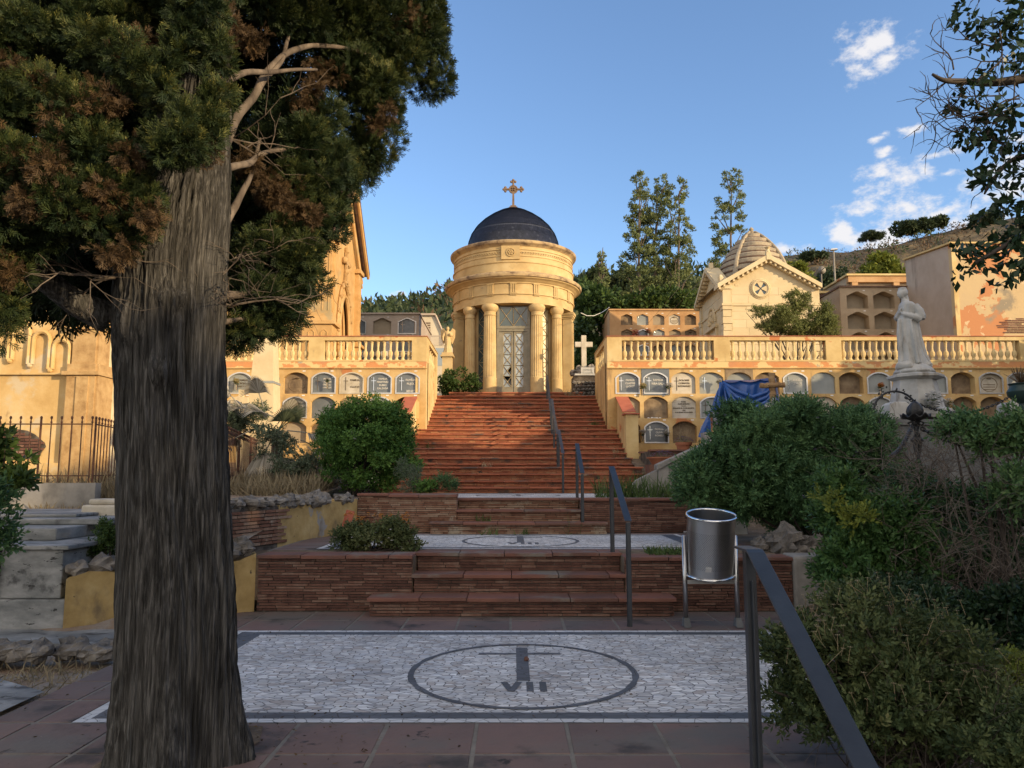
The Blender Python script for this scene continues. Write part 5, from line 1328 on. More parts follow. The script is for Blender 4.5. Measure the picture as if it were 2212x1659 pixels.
# ---------------------------------------------------------------- litter bin
bx,by=WX(1534,1180,8.05),8.05; zt=WZ(1111,8.05); zb=WZ(1243,8.05); R=.242
TILT=rad(12)
def tilt(m):
    zc=(zt+zb)/2; out=[]
    for (x,y,z) in m.v:
        dy,dz=y-by,z-zc; out.append((x+dz*.02,by+dy*math.cos(TILT)-dz*math.sin(TILT),zc+dy*math.sin(TILT)+dz*math.cos(TILT)))
    m.v=out; return m
root=thing('litter_bin','perforated stainless steel litter bin hung between two round posts','litter bin',(bx,by,0))
m=MB(); m.lathe([(R-.01,zb+.02),(R-.008,zt),(R+.0,zt),(R,zb)],(bx,by,0),seg=48); m.lathe([(0,zb+.015),(R,zb+.015)],(bx,by,0),seg=48); body=tilt(m).build('bin_body',M['steel'],root,smooth=True,angle=40)
for z in (zt,zb+.01): m=MB(); m.tube([(bx+(R+.006)*math.cos(2*PI*i/40),by+(R+.006)*math.sin(2*PI*i/40),z) for i in range(41)],.013,seg=8,cap=False); tilt(m).build('rolled_rim',M['chrome'],root,smooth=True)
m=MB()
for j in range(30):
    for i in range(84):
        a=2*PI*(i+.5*(j%2))/84; z=zb+.11+j*.0125; c=Vector((bx+(R+.0012)*math.cos(a),by+(R+.0012)*math.sin(a),z)); s=Vector((-math.sin(a),math.cos(a),0))*.0036; u=Vector((0,0,.0036))
        m.add([c-s,c-u,c+s,c+u],[(0,1,2,3)])
tilt(m).build('perforation',M['holes'],body)
for s,X in ((-1,1482),(1,1594)):
    px=WX(X,1345,8.05); m=MB(); m.tube([(px,by,.0),(px,by,WZ(1158,8.05))],.024,seg=16); m.ball((px,by,WZ(1158,8.05)),.024,.024,.012,seg=12,rings=6); m.build('post',M['steel'],root,smooth=True)
    m=MB(); m.add([(px-.035,by-.09,.004),(px+.035,by-.09,.004),(px+.035,by+.05,.004),(px-.035,by+.05,.004),(px-.026,by-.03,.09),(px+.026,by-.03,.09),(px+.026,by+.03,.09),(px-.026,by+.03,.09)],[(0,3,2,1),(4,5,6,7),(0,1,5,4),(1,2,6,5),(2,3,7,6),(3,0,4,7)]); m.build('foot',M['granite'],root)
    m=MB()
    for z in (zt-.18,zt-.37): m.tube([(px,by,z),(bx+s*(R-.005),by,z)],.009,seg=6)
    m.build('hinge_pin',M['steel'],root)
m=MB(); m.box(WX(1482,1345,8.05),WX(1594,1345,8.05),by-.004,by+.004,zb-.085,zb-.045); m.box(bx-.17,bx-.15,by-.01,by+.01,zb-.06,zb+.02); m.build('cross_bar',M['steel'],root)
m=MB(); m.box(bx-.10,bx-.04,by-R-.004,by-R+.01,zb+.10,zb+.145); tilt(m).build('sticker',M['alu'],body)
# ---------------------------------------------------------------- left: tomb, yellow walls, rocks
root=thing('marble_tomb','large weathered grey marble tomb block with stepped top slabs at the left edge','tomb',(-5.5,8.8,0))
m=MB(); m.box(-7.6,-4.43,7.82,10.4,-.05,.30); m.box(-7.6,-4.50,7.86,10.4,.304,.78); m.build('side_slab',M['marble_grey'],root,bevel=.01)
m=MB(); m.box(-7.6,-4.42,7.80,9.4,.785,.83); m.box(-7.6,-4.9,8.4,10.6,.83,.96); m.box(-7.6,-4.7,9.0,11.2,.962,1.03); m.box(-7.6,-5.2,9.3,10.9,1.032,1.07); m.build('top_slab',M['marble_grey'],root,bevel=.012)
m=MB(); m.box(-5.13,-5.115,7.812,7.87,.31,.78); m.build('joint',M['jointdark'],root)
root=thing('yellow_retaining_wall','yellow limewashed retaining wall topped with rough rocks behind the cypress trunk','wall',(-3.6,8.3,0))
a=Vector((-4.42,7.80,0)); b=Vector((-2.93,8.98,0)); 
m=MB(); nseg=10; vs=[];fs=[]
for i in range(nseg+1):
    p=a+(b-a)*i/nseg; q=p+Vector((-.15,.35,0)); zt_=.50+.05*math.sin(i*1.3)+.012*i; vs+=[(p.x,p.y,-.03),(p.x,p.y,zt_),(q.x,q.y,zt_),(q.x,q.y,-.03)]
for i in range(nseg):
    for k in range(3): fs.append((4*i+k,4*i+k+1,4*i+5+k,4*i+4+k))
m.add(vs,fs+[(0,1,2,3),(4*nseg,4*nseg+1,4*nseg+2,4*nseg+3)]); m.build('plastered_wall',M['yellowwall'],root)
def rock(c,r,seed,label,group,flat=.7,mat='rock',t=.5,n='rock'):
    m=MB(); rock_mb(m,(0,0,0),r,seed,t,flat); o=m.build(n,M[mat],None,smooth=False); o.location=c; tag(o,label,'rock',group); return o
rr=random.Random(21)
for i in range(9):
    p=a+(b-a)*(i+.4)/9; rock((p.x-.05,p.y+.12,.58+.012*i),rr.uniform(.10,.17),i+1,'rough rock set along the top of the yellow wall by the cypress trunk','rocks on the yellow wall',t=rr.random())
for i in range(26):
    t=i/25; x=-5.9+2.55*t+rr.uniform(-.1,.1); y=6.0+.9*t+rr.uniform(-.25,.35)*(1-.3*t); rock((x,y,rr.uniform(.02,.07)),rr.uniform(.07,.15),i+30,'dark rough rock in the low heap edging the bed at the left','rocks edging the left bed',t=rr.random()*.6,flat=.6)
for i in range(9):
    x=-2.35-.25*(i%4)-rr.uniform(0,.2); y=3.5+rr.uniform(-.1,.4); rock((x,y,.02),rr.uniform(.05,.10),i+70,'small rubble rock at the foot of the cypress','rubble at the cypress foot',t=rr.random()*.5)
m=MB(); m.box(-7,-3.35,7.15,7.8,-.06,.02); root=m.build('marble_kerb',M['marble_grey'],None); struct(root)
m=MB(); m.add([(-4.9,5.0,.015),(-3.27,5.05,.015),(-3.27,5.6,.015),(-3.9,6.0,.015),(-5.4,5.9,.015)],[(0,1,2,3,4)]); m.build('stone_path',M['marble_grey'],None)['kind']='structure'
# wall at the left of the second platform
root=thing('patched_retaining_wall','low retaining wall of limewashed brick with a yellow plaster patch, left of the second mosaic','wall',(-3,11,.62))
a=Vector((-3.75,8.9,0)); b=Vector((-2.66,12.2,0)); c=Vector((-2.5,12.55,0))
def seg_wall(p,q,z0,z1,mat,name,th=.3,n=8,jag=.0):
    m=MB(); vs=[];fs=[]; d=(q-p).normalized(); nn=Vector((-d.y,d.x,0))*th
    for i in range(n+1):
        s=p+(q-p)*i/n; e=s+nn; zz=z1+jag*math.sin(i*2.1); vs+=[(s.x,s.y,z0),(s.x,s.y,zz),(e.x,e.y,zz),(e.x,e.y,z0)]
    for i in range(n):
        for k in range(3): fs.append((4*i+k,4*i+k+1,4*i+5+k,4*i+4+k))
    m.add(vs,fs+[(0,1,2,3),(4*n,4*n+1,4*n+2,4*n+3)]); return m.build(name,M[mat],root)
mid=a+(b-a)*.52
seg_wall(a,mid,.55,1.11,'mortar','wall_core'); seg_wall(mid,b,.55,1.13,'yellowwall','plaster_patch',jag=.01); seg_wall(b,c,.55,1.16,'yellowwall','plaster_patch')
m=MB(); d=(mid-a).normalized(); Rz=Matrix.Rotation(math.atan2(d.y,d.x),3,'Z'); L_=(mid-a).length; z=.64
while z<1.08:
    s=rr.uniform(-.2,0)
    while s<L_:
        l=rr.uniform(.2,.34); p=a+d*(s+l/2)+Vector((d.y,-d.x,0))*.004; m.obox((p.x,p.y,z),l-.012,.03,.034,Rz,t=rr.random()); s+=l
    z+=.046
m.build('brickwork',M['brick_old'],root)
for i in range(16):
    t=(i+.3)/16; p=a+(b-a)*t if i<14 else b+(c-b)*(t-.9)*8; rock((p.x-.03,p.y+.1,1.17),rr.uniform(.08,.15),i+100,'pale and rusty quartz rock in the row on top of the patched wall','rocks on the patched wall',t=.5+rr.random()*.5,mat='rock')
for i in range(10):
    rock((-3.1-rr.uniform(0,.4)-(i%5)*.12,9.15+(i%5)*.3,.68),rr.uniform(.07,.15),i+130,'grey rock in the loose pile between the two left retaining walls','rocks between the left walls',t=rr.random())
m=MB(); m.box(-4.25,-3.5,8.9,9.3,.9,1.25) if False else None
root=thing('worn_stone_block','rounded pale stone block standing left of the cypress trunk','stone block',(WX(215,1100,9.8),9.8,.8))
m=MB(); m.box(WX(174,1100,9.8),WX(258,1100,9.8),9.8,10.2,.75,WZ(1084,9.8)-.04); m.box(WX(186,1100,9.8),WX(258,1100,9.8),9.83,10.15,WZ(1084,9.8)-.04,WZ(1078,9.8)); m.build('block',M['paleplaque'],root,bevel=.03)
m=MB(); R=Matrix.Rotation(rad(14),3,'Y')@Matrix.Rotation(rad(-12),3,'X'); p=W(750,1128,11.9); m.obox((p[0],p[1],p[2]+.0),.13,.03,.36,R); tag(m.build('terracotta_slab',M['terracap'],None,bevel=.005),'broken red terracotta slab leaning upright against the yellow wall end','slab')
# ---------------------------------------------------------------- iron fences
def fence(pts,H,label,zf,sp=.155):
    a=Vector(pts[0]); b=Vector(pts[1]); root=thing('iron_fence',label,'fence',tuple(a),'rusty iron grave fences')
    L_=(b-a).length; n=max(2,int(L_/sp)); m=MB(); r=MB()
    for i in range(n+1):
        p=a+(b-a)*i/n; q=MB(); z0=p.z; q.tube([(p.x,p.y,z0),(p.x,p.y,z0+H)],.009 if i%10 else .016,seg=6); q.ball((p.x,p.y,z0+H+.02),.022,.022,.028,seg=6,rings=5); q.lathe([(.016,0),(.02,.012),(.012,.024)],(p.x,p.y,z0+H-.06),seg=6)
        q.build('bar',M['iron'],root)
    for h in (H-.08,.10): r.obox((a+b)/2+Vector((0,0,h)),L_,.022,.018,Matrix.Rotation(math.atan2(b.y-a.y,b.x-a.x),3,'Z')@Matrix.Rotation(-math.asin((b.z-a.z)/L_),3,'Y'))
    r.build('rail',M['iron'],root); return root
zf=1.43; Hf=WZ(905,12)-zf
x0=WX(200,905,12)
fence([(x0-2.4,12,zf),(x0,12,zf)],Hf,'rusty iron fence with ball finials facing the viewer at the far left',0)
fence([(x0+.03,12.05,zf),(x0-.35,13.7,zf+.02)],Hf,'short rusty fence return just left of the cypress trunk',0)
fence([(-5.07,13.6,1.45),(-5.86,17.7,1.40)],.93,'rusty iron fence receding just right of the cypress trunk',0)
fence([(-6.6,13.62,1.45),(-5.1,13.62,1.45)],.93,'rusty iron fence front hidden behind the cypress trunk',0)
m=MB(); m.box(x0-2.5,x0+.15,11.93,12.1,.9,zf-.01); q=m.build('fence_plinth',M['concrete'],None); tag(q,'low stained concrete plinth under the far left iron fence','plinth')
# ---------------------------------------------------------------- obelisk and small stones on the left
d=19.3; ox=WX(572,850,d)
root=thing('obelisk','tall plastered yellow obelisk with a dark metal band in front of the left niches','obelisk',(ox,d,1.6))
zb=1.55; z1=WZ(828,d); z2=WZ(700,d)
def fr(m,z0,w0,z1,w1): 
    m.add([(ox-w0,d-w0,z0),(ox+w0,d-w0,z0),(ox+w0,d+w0,z0),(ox-w0,d+w0,z0),(ox-w1,d-w1,z1),(ox+w1,d-w1,z1),(ox+w1,d+w1,z1),(ox-w1,d+w1,z1)],[(0,3,2,1),(4,5,6,7),(0,1,5,4),(1,2,6,5),(2,3,7,6),(3,0,4,7)])
m=MB(); fr(m,zb,.40,z1,.285); fr(m,z1+.03,.28,z2,.19); fr(m,z2,.19,z2+.2,.01); m.build('shaft',M['chapel'],root)
m=MB(); fr(m,z1-.03,.30,z1+.03,.295); m.build('metal_band',M['greyplaque'],root)
m=MB(); x=WX(521,865,18.5); m.box(x-.055,x+.055,18.45,18.56,1.5,WZ(842,18.5)); m.box(x-.24,x+.17,18.455,18.555,WZ(872,18.5),WZ(858,18.5)); tag(m.build('stone_cross',M['chapel'],None),'small pale stone cross left of the obelisk','cross')
# ---------------------------------------------------------------- right: white cross on a stone mound
d=25.75; x=WX(1268,820,d)
root=thing('stone_mound_grave','rubble stone grave mound with a marble top and inscribed plaque, right of the temple','grave',(x,d,ZP))
m=MB(); m.box(x-.46,x+.55,d-.1,d+.9,ZP-.1,WZ(812,d)); m.build('mortar_core',M['mortar'],root)
m=MB(); rr=random.Random(6)
for j in range(5):
    for i in range(8): rock_mb(m,(x-.44+i*.138+.06*(j%2),d-.10+rr.uniform(-.02,.02),ZP+.06+j*.115),rr.uniform(.06,.08),i+j*9,rr.random())
m.build('rubble_facing',M['rock'],root)
m=MB(); m.box(x-.42,x+.62,d-.16,d+.8,WZ(812,d),WZ(812,d)+.06); m.box(x-.20,x+.24,d-.02,d+.07,WZ(809,d),WZ(797,d)+.05); m.build('marble_slab',M['marble'],root)
m=MB()
for i in range(5): rock_mb(m,(x-.34+i*.17,d+.28,WZ(806,d)+.05+.1*(i%2)),.19,i+60,.8)
m.build('boulder_top',M['rock'],root)
text_mesh('plaque_lettering',['FAMILIA','OLIVARES','ALBACETE'],.085,x+.02,d-.024,WZ(797,d)-.06,M['greyplaque'],root,th=.002)
m=MB(); z0=WZ(795,d)+.0; xx=WX(1261,760,26.1); m.box(xx-.085,xx+.085,26.03,26.17,z0,WZ(725,26.1)); m.box(xx-.30,xx+.30,26.035,26.165,WZ(750,26.1),WZ(739,26.1)); tag(m.build('marble_cross',M['paleplaque'],None,bevel=.012),'plain white marble cross behind the rubble mound right of the temple','cross')
m=MB(); m.tube([W(1255,676,26),W(1268,682,27),W(1283,682,29),W(1300,675,32),W(1316,664,34)],.012,seg=5); tag(m.build('rope',M['whitepaint'],None),'slack pale rope strung from the temple to the orange niche block','rope')
# ---------------------------------------------------------------- statues
def robe(m,secs,folds=9,amp=.035,seg=40,ph=0):
    vs=[];fs=[]
    for j,(z,cx,cy,rx,ry,k) in enumerate(secs):
        for i in range(seg):
            a=2*PI*i/seg; f=1+k*(math.sin(a*folds+ph+z*2.2)*.6+math.sin(a*(folds+4)-z*3)*.4)
            vs.append((cx+rx*f*math.cos(a),cy+ry*f*math.sin(a),z))
    n=len(secs)
    for j in range(n-1):
        for i in range(seg): i2=(i+1)%seg; fs.append((j*seg+i,j*seg+i2,(j+1)*seg+i2,(j+1)*seg+i))
    fs.append(tuple(range(seg-1,-1,-1))); fs.append(tuple((n-1)*seg+i for i in range(seg)))
    m.add(vs,fs)
d=13.0
def SX(X,Y=700): return WX(X,Y,d)
def SZ_(Y): return WZ(Y,d)
root=thing('lady_statue','white marble statue of a veiled lady with hands on her chest, on an octagonal pedestal','statue',(SX(1966),d,SZ_(905)))
m=MB(); S=.00788
secs=[(SZ_(Y),SX(X),d+oy,rx*S*.88,ry*S*.9,k*1.5) for (Y,X,oy,rx,ry,k) in ((795,1970,0,34,28,.10),(786,1968,0,33,27,.12),(770,1964,0,28,25,.13),(745,1961,0,25,23,.11),(720,1960,0,23,22,.09),(700,1960,0,22,22,.06),(690,1960,0,20,21,.05),(680,1961,0,19,22,.04),(668,1961,0,19,24,.04),(660,1961,0,17,24,.03),(655,1960,0,13,20,.02),(652,1958,0,8,11,0),(647,1955,0,5,5,0),(640,1954,0,5,5,0))]
robe(m,secs,folds=8)
hx,hz=SX(1951),SZ_(634); m.ball((hx,d,hz),.068,.064,.092,seg=16,rings=12)
m.ball((hx-.048,d-.004,hz-.016),.020,.026,.034,seg=8,rings=6); m.ball((hx-.070,d-.006,hz-.008),.012,.009,.016,seg=8,rings=6)       # jaw, nose
m.ball((hx-.058,d-.006,hz-.040),.012,.016,.009,seg=8,rings=6)
m.ball((hx+.030,d+.004,hz+.016),.082,.080,.092,seg=14,rings=10); m.tube([(hx+.055,d,hz-.02),(hx+.085,d,hz-.10),(hx+.095,d-.01,hz-.19),(hx+.10,d-.01,hz-.26)],[.045,.04,.035,.02],seg=8)
m.lathe([(.066,.066),(.070,.095),(.05,.10),(0,.10)],(hx+.022,d,hz),seg=14)
sh=SZ_(663)
# near arm: shoulder, elbow, forearm across the chest
m.tube([(SX(1970),d-.12,sh),(SX(1976),d-.16,SZ_(676)),(SX(1979),d-.165,SZ_(688)),(SX(1978),d-.17,SZ_(694))],[.065,.078,.082,.07],seg=10)
m.tube([(SX(1978),d-.17,SZ_(693)),(SX(1963),d-.17,SZ_(688)),(SX(1950),d-.13,SZ_(683)),(SX(1944),d-.09,SZ_(679))],[.07,.055,.036,.026],seg=10)
m.tube([(SX(1962),d+.14,sh),(SX(1950),d+.16,SZ_(685)),(SX(1944),d+.05,SZ_(684)),(SX(1943),d-.03,SZ_(675))],[.065,.07,.04,.028],seg=10)
for k in range(4): m.tube([(SX(1944),d-.09+.018*k,SZ_(680)+.006*k),(SX(1941)+.004*k,d-.075+.018*k,SZ_(672)),(SX(1944),d-.06+.018*k,SZ_(667))],[.011,.010,.007],seg=5)
m.tube([(SX(1940),d-.05,SZ_(690)),(SX(1938),d-.04,SZ_(720)),(SX(1940),d-.03,SZ_(770)),(SX(1938),d-.03,SZ_(792))],[.03,.04,.045,.05],seg=8)
m.tube([(SX(1976),d-.05,SZ_(690)),(SX(1981),d-.05,SZ_(730)),(SX(1990),d-.04,SZ_(768)),(SX(2001),d-.03,SZ_(794))],[.04,.045,.05,.05],seg=8)
m.tube([(SX(1957),d-.15,SZ_(695)),(SX(1962),d-.17,SZ_(740)),(SX(1966),d-.2,SZ_(788))],[.025,.035,.04],seg=8)
remesh(m,'figure',M['marble'],root,.009,2)
m=MB(); m.ball((SX(1968),d,SZ_(798)),.27,.24,.12,seg=20,rings=10); rock_mb(m,(SX(1950),d-.08,SZ_(794)),.13,5,.5,.7); rock_mb(m,(SX(1988),d-.05,SZ_(793)),.13,6,.5,.7); m.lathe([(.33,SZ_(806)),(.30,SZ_(800)),(.24,SZ_(792)),(.12,SZ_(784))],(SX(1968),d,0),seg=20); m.build('rock_base',M['marble'],root,smooth=True)
m=MB(); k=1.414
m.lathe([(.31,SZ_(812)),(.33,SZ_(806)),(.30,SZ_(800))],(SX(1968),d,0),seg=8,a0=PI/8,a1=2*PI+PI/8); m.lathe([(.36,SZ_(822)),(.44,SZ_(817)),(.44,SZ_(812)),(.36,SZ_(809))],(SX(1970),d,0),seg=8,a0=PI/8,a1=2*PI+PI/8)
m.lathe([(.44,SZ_(886)),(.33,SZ_(824)),(.34,SZ_(820))],(SX(1968),d,0),seg=8,a0=PI/8,a1=2*PI+PI/8); m.lathe([(.62,SZ_(906)),(.63,SZ_(899)),(.58,SZ_(895)),(.55,SZ_(892)),(.55,SZ_(888)),(.46,SZ_(884))],(SX(1972),d,0),seg=16)
m.build('pedestal',M['marble'],root)
# angel
d=26.9
root=thing('angel_statue','small golden-lit winged angel statue on a pedestal left of the temple','statue',(WX(967,780,d),d,ZP)); ax=WX(967,740,d); z0=WZ(764,d); H=WZ(706,d)-z0
m=MB(); secs=[(z0+H*t,ax+ox_*H,d,rx*H,ry*H,k) for (t,ox_,rx,ry,k) in ((0,0,.16,.14,.12),(.08,0,.15,.13,.14),(.25,.0,.12,.11,.12),(.45,.01,.115,.105,.08),(.58,.0,.095,.09,.04),(.68,0,.115,.10,.03),(.78,-.0,.125,.09,.02),(.83,0,.06,.06,0),(.87,0,.035,.035,0))]
robe(m,secs,folds=7,seg=28); m.ball((ax,d-.01,z0+H*.93),.062*H,.062*H,.078*H,seg=12,rings=8)
m.tube([(ax-.12*H,d,z0+.78*H),(ax-.17*H,d-.05*H,z0+.62*H),(ax-.16*H,d-.09*H,z0+.46*H)],[.045*H,.04*H,.025*H],seg=7); m.tube([(ax+.12*H,d,z0+.78*H),(ax+.17*H,d-.05*H,z0+.66*H),(ax+.08*H,d-.13*H,z0+.66*H)],[.045*H,.04*H,.03*H],seg=7)
m.ball((ax+.1*H,d-.12*H,z0+.70*H),.05*H,seg=7,rings=5)
for s in (-1,1):
    m.add([(ax+s*.04*H,d+.10*H,z0+.80*H),(ax+s*.16*H,d+.13*H,z0+.98*H),(ax+s*.27*H,d+.13*H,z0+.90*H),(ax+s*.26*H,d+.12*H,z0+.62*H),(ax+s*.16*H,d+.11*H,z0+.36*H),(ax+s*.06*H,d+.10*H,z0+.55*H)]+[(ax+s*q*H,d+.17*H,z0+w_*H) for q,w_ in ((.04,.80),(.16,.98),(.27,.90),(.26,.62),(.16,.36),(.06,.55))],[(0,1,2,3,4,5),(11,10,9,8,7,6)]+[(i,(i+1)%6,6+(i+1)%6,6+i) for i in range(6)])
remesh(m,'figure',M['temple'],root,.016,2)
m=MB(); m.box(ax-.17,ax+.17,d-.17,d+.17,ZP-.02,WZ(772,d)); m.box(ax-.23,ax+.23,d-.23,d+.23,WZ(772,d),WZ(768,d)); m.box(ax-.19,ax+.19,d-.19,d+.19,WZ(768,d),z0+.02); m.build('pedestal',M['temple'],root)
# ---------------------------------------------------------------- enclosure wall, bollards, chains, cast-iron post, urn, wreath
d=12.0; x0=WX(1895,905,d)
root=thing('enclosure_wall','dark grey stone enclosure wall carrying the marble lady on the right','wall',(x0+3,d,1))
m=MB(); m.box(x0,x0+7,d,d+.22,.9,WZ(918,d)); m.box(x0+.0,x0+.3,d+.22,d+4,.9,WZ(918,d)); m.build('wall_body',M['granite'],root)
m=MB(); m.box(x0-.03,x0+7,d-.04,d+2.4,WZ(918,d),WZ(906,d)); m.box(WX(1999,940,d)-.012,WX(1999,940,d)+.012,d-.004,d,.9,WZ(918,d)); m.build('coping',M['granite'],root,bevel=.01)
def chain(a,b,sag,label,link=.045,r=.0075,mat='castiron',grp='cast-iron chains'):
    a=Vector(a); b=Vector(b); L_=(b-a).length*1.03; n=max(4,int(L_/(link*.78))); m=MB(); pts=[]
    for i in range(n+1):
        t=i/n; p=a+(b-a)*t; p.z-=sag*4*t*(1-t); pts.append(p)
    for i in range(n):
        c=(pts[i]+pts[i+1])/2; t=(pts[i+1]-pts[i]).normalized(); s=t.cross(Vector((0,0,1))).normalized(); u=t.cross(s); w=(s if i%2 else u)
        m.tube([c+t*(link*.6*math.cos(q))+w*(link*.34*math.sin(q)) for q in [2*PI*k/8 for k in range(9)]],r,seg=4,cap=False)
    o=m.build('chain',M[mat],None); tag(o,label,'chain',grp); return o
m=MB(); bx_,bd=SXb=(WX(1944,890,11.9),12.15); zt=WZ(872,12)
for X,lab in ((1942,'pale round-topped marble bollard left of the lady statue pedestal'),(2196,'pale round-topped marble bollard at the right edge under the urn')):
    x=WX(X,890,12.2); m=MB(); m.prism([(x-.19,WZ(906,12.2)),(x+.19,WZ(906,12.2)),(x+.16,WZ(874,12.2)),(x+.09,WZ(868,12.2)),(x-.09,WZ(868,12.2)),(x-.16,WZ(874,12.2))],'y',12.15,12.45); tag(m.build('marble_bollard',M['marble'],None,bevel=.015),lab,'bollard')
chain(W(1955,858,12.3),W(2195,848,12.3),.28,'thin chain sagging between the two marble bollards',link=.05,r=.008)
d=8.2; px=WX(1981,950,d)
root=thing('iron_grave_post','ornate black cast-iron post with a leafy flame finial and twisted stem','post',(px,d,1))
m=MB(); z0=WZ(900,d)
pr=[(0,WZ(861,d)),(.012,WZ(866,d)),(.042,WZ(872,d)),(.068,WZ(879,d)),(.080,WZ(888,d)),(.075,WZ(895,d)),(.05,WZ(901,d)),(.03,WZ(905,d))]
vs=[];fs=[];seg=40
for (r,z) in pr[1:]:
    for i in range(seg): a=2*PI*i/seg; f=1+.16*math.sin(a*5+z*12); vs.append((px+r*f*math.cos(a),d+r*f*math.sin(a),z))
vs.append((px+.01,d,pr[0][1])); T_=len(vs)-1
for i in range(seg): fs.append((T_,i,(i+1)%seg))
for j in range(len(pr)-2):
    for i in range(seg): i2=(i+1)%seg; fs.append((j*seg+i,j*seg+i2,(j+1)*seg+i2,(j+1)*seg+i))
m.add(vs,fs); m.build('flame_finial',M['castiron'],root,smooth=True)
m=MB(); vs=[];fs=[]
for q,(r,z) in enumerate(((.03,WZ(910,d)),(.09,WZ(905,d)),(.145,WZ(900,d)),(.15,WZ(897,d)),(.10,WZ(900,d)),(.05,WZ(902,d)))):
    for i in range(48): a=2*PI*i/48; vs.append((px+r*math.cos(a),d+r*math.sin(a),z+(.022*math.sin(a*8) if r>.12 else 0)))
for j in range(5):
    for i in range(48): i2=(i+1)%48; fs.append((j*48+i,j*48+i2,(j+1)*48+i2,(j+1)*48+i))
m.add(vs,fs); m.build('leaf_cup',M['castiron'],root,smooth=True)
m=MB()
for s in (0,PI):
    m.tube([(px+.022*math.cos(s+t*13),d+.022*math.sin(s+t*13),WZ(910,d)-t*(WZ(910,d)-.9)) for t in [i/40 for i in range(41)]],.02,seg=6)
for k in range(6): a=k*PI/3; m.tube([(px+.03*math.cos(a),d+.03*math.sin(a),WZ(909,d)),(px+.09*math.cos(a),d+.09*math.sin(a),WZ(914,d)),(px+.06*math.cos(a),d+.06*math.sin(a),WZ(919,d)),(px+.03*math.cos(a),d+.03*math.sin(a),WZ(915,d))],.008,seg=5)
m.lathe([(.06,WZ(955,d)),(.065,WZ(950,d)),(.05,WZ(945,d))],(px,d,0),seg=12)
m.build('twisted_stem',M['castiron'],root)
chain(W(1972,916,d),W(1925,985,7.2),.05,'heavy black chain falling to the left from the ornate iron post',link=.05,r=.010)
chain(W(1990,925,d),W(2140,965,7.6),.06,'heavy black chain running right from the ornate iron post',link=.05,r=.010)
# wreath of metal flowers behind the bollard
wc=W(1935,890,12.6); m=MB(); R_=.36
m.tube([(wc[0]+R_*math.cos(a),wc[1],wc[2]+R_*math.sin(a)*.95) for a in [-.3+i*(PI+.6)/24 for i in range(25)]],.018,seg=6)
for i in range(60):
    a=-.3+(PI+.6)*nr.uniform(0,1); r=R_+nr.normal()*.035; c=Vector((wc[0]+r*math.cos(a),wc[1]+nr.normal()*.03,wc[2]+r*math.sin(a)*.95)); e=Vector(nr.normal(size=3)).normalized()*.04; s=e.cross(Vector((0,1,0)))*.6
    m.add([c,c+e*.5+s,c+e,c+e*.5-s],[(0,1,2,3)])
tag(m.build('metal_wreath',M['castiron'],None),'arched dark metal wreath standing around the left marble bollard','wreath')
d=9.6; ux=WX(2206,850,d)
root=thing('garden_urn','dark green urn with spiky reddish plant on a stone pier at the right edge','urn',(ux,d,1))
m=MB(); z=lambda Y:WZ(Y,d)
m.lathe([(.05,z(890)),(.10,z(886)),(.04,z(880)),(.035,z(872)),(.10,z(864)),(.15,z(855)),(.16,z(846)),(.13,z(838)),(.125,z(833)),(.14,z(829)),(.12,z(828)),(0,z(832))],(ux,d,0),seg=24)
m.build('urn_body',pm('dark_green_glaze',[(.012,.03,.028),(.03,.055,.05)],rough=.35),root,smooth=True,angle=40)
m=MB(); m.box(ux-.1,ux+.25,d-.12,d+.15,.8,z(890)); m.build('stone_pier',M['concrete'],root)
pos=np.tile(np.array([[ux,d,z(830)]]),(60,1)); ax_=unit(nr.normal(size=(60,3))*.5+np.array([[0,0,1.]])); V_,F_,T_=place([tpl_blade(.25,.03)],pos,ax_,np.full(60,.24),nr,nr.uniform(.2,.8,60)); np_mesh('spiky_leaves',V_,F_,T_,M['hillbrown'],root)
# ---------------------------------------------------------------- covered monument, rustic cross, bucket
d=18.4
def tp(X,Y,dd=d): return Vector(W(X,Y,dd))
root=thing('covered_monument','monument wrapped in a creased blue tarpaulin in front of the right niches','covered monument',(WX(1610,900,d),d,1.6))
top=[tp(1560,822),tp(1600,822),tp(1642,820),tp(1674,815),tp(1676,817,19.6),tp(1645,819,19.8),tp(1600,821,19.8),tp(1566,821,19.6)]
bot=[tp(1512,940),tp(1570,985),tp(1640,985),tp(1692,985),tp(1690,960,20.2),tp(1640,960,20.3),tp(1590,960,20.3),tp(1530,950,20.0)]
n=96; K=22; vs=[];fs=[]
def loop(P,t): 
    q=t*len(P); i=int(q)%len(P); f=q-int(q); return P[i]*(1-f)+P[(i+1)%len(P)]*f
cen=sum(top,Vector())/8
for j in range(K+1):
    v=j/K
    for i in range(n):
        t=i/n; a=loop(top,t); b=loop(bot,t); p=a+(b-a)*v; r=(p-Vector((cen.x,cen.y,p.z))); r=r.normalized() if r.length>0 else r
        f=.07*v**.7*math.sin(t*2*PI*15+2*math.sin(t*31))+.05*v*math.sin(t*2*PI*7+1); sw=.05*math.sin(v*9+t*40)*math.sin(v*PI)
        p=p+r*(f+sw*.6); p.z+= -.05*abs(math.sin(t*8*PI))*(1-v)*1.0; vs.append(tuple(p))
for j in range(K):
    for i in range(n): i2=(i+1)%n; fs.append((j*n+i,j*n+i2,(j+1)*n+i2,(j+1)*n+i))
c=len(vs); vs.append(tuple(cen+Vector((0,0,-.02))))
for i in range(n): fs.append((c,i,(i+1)%n))
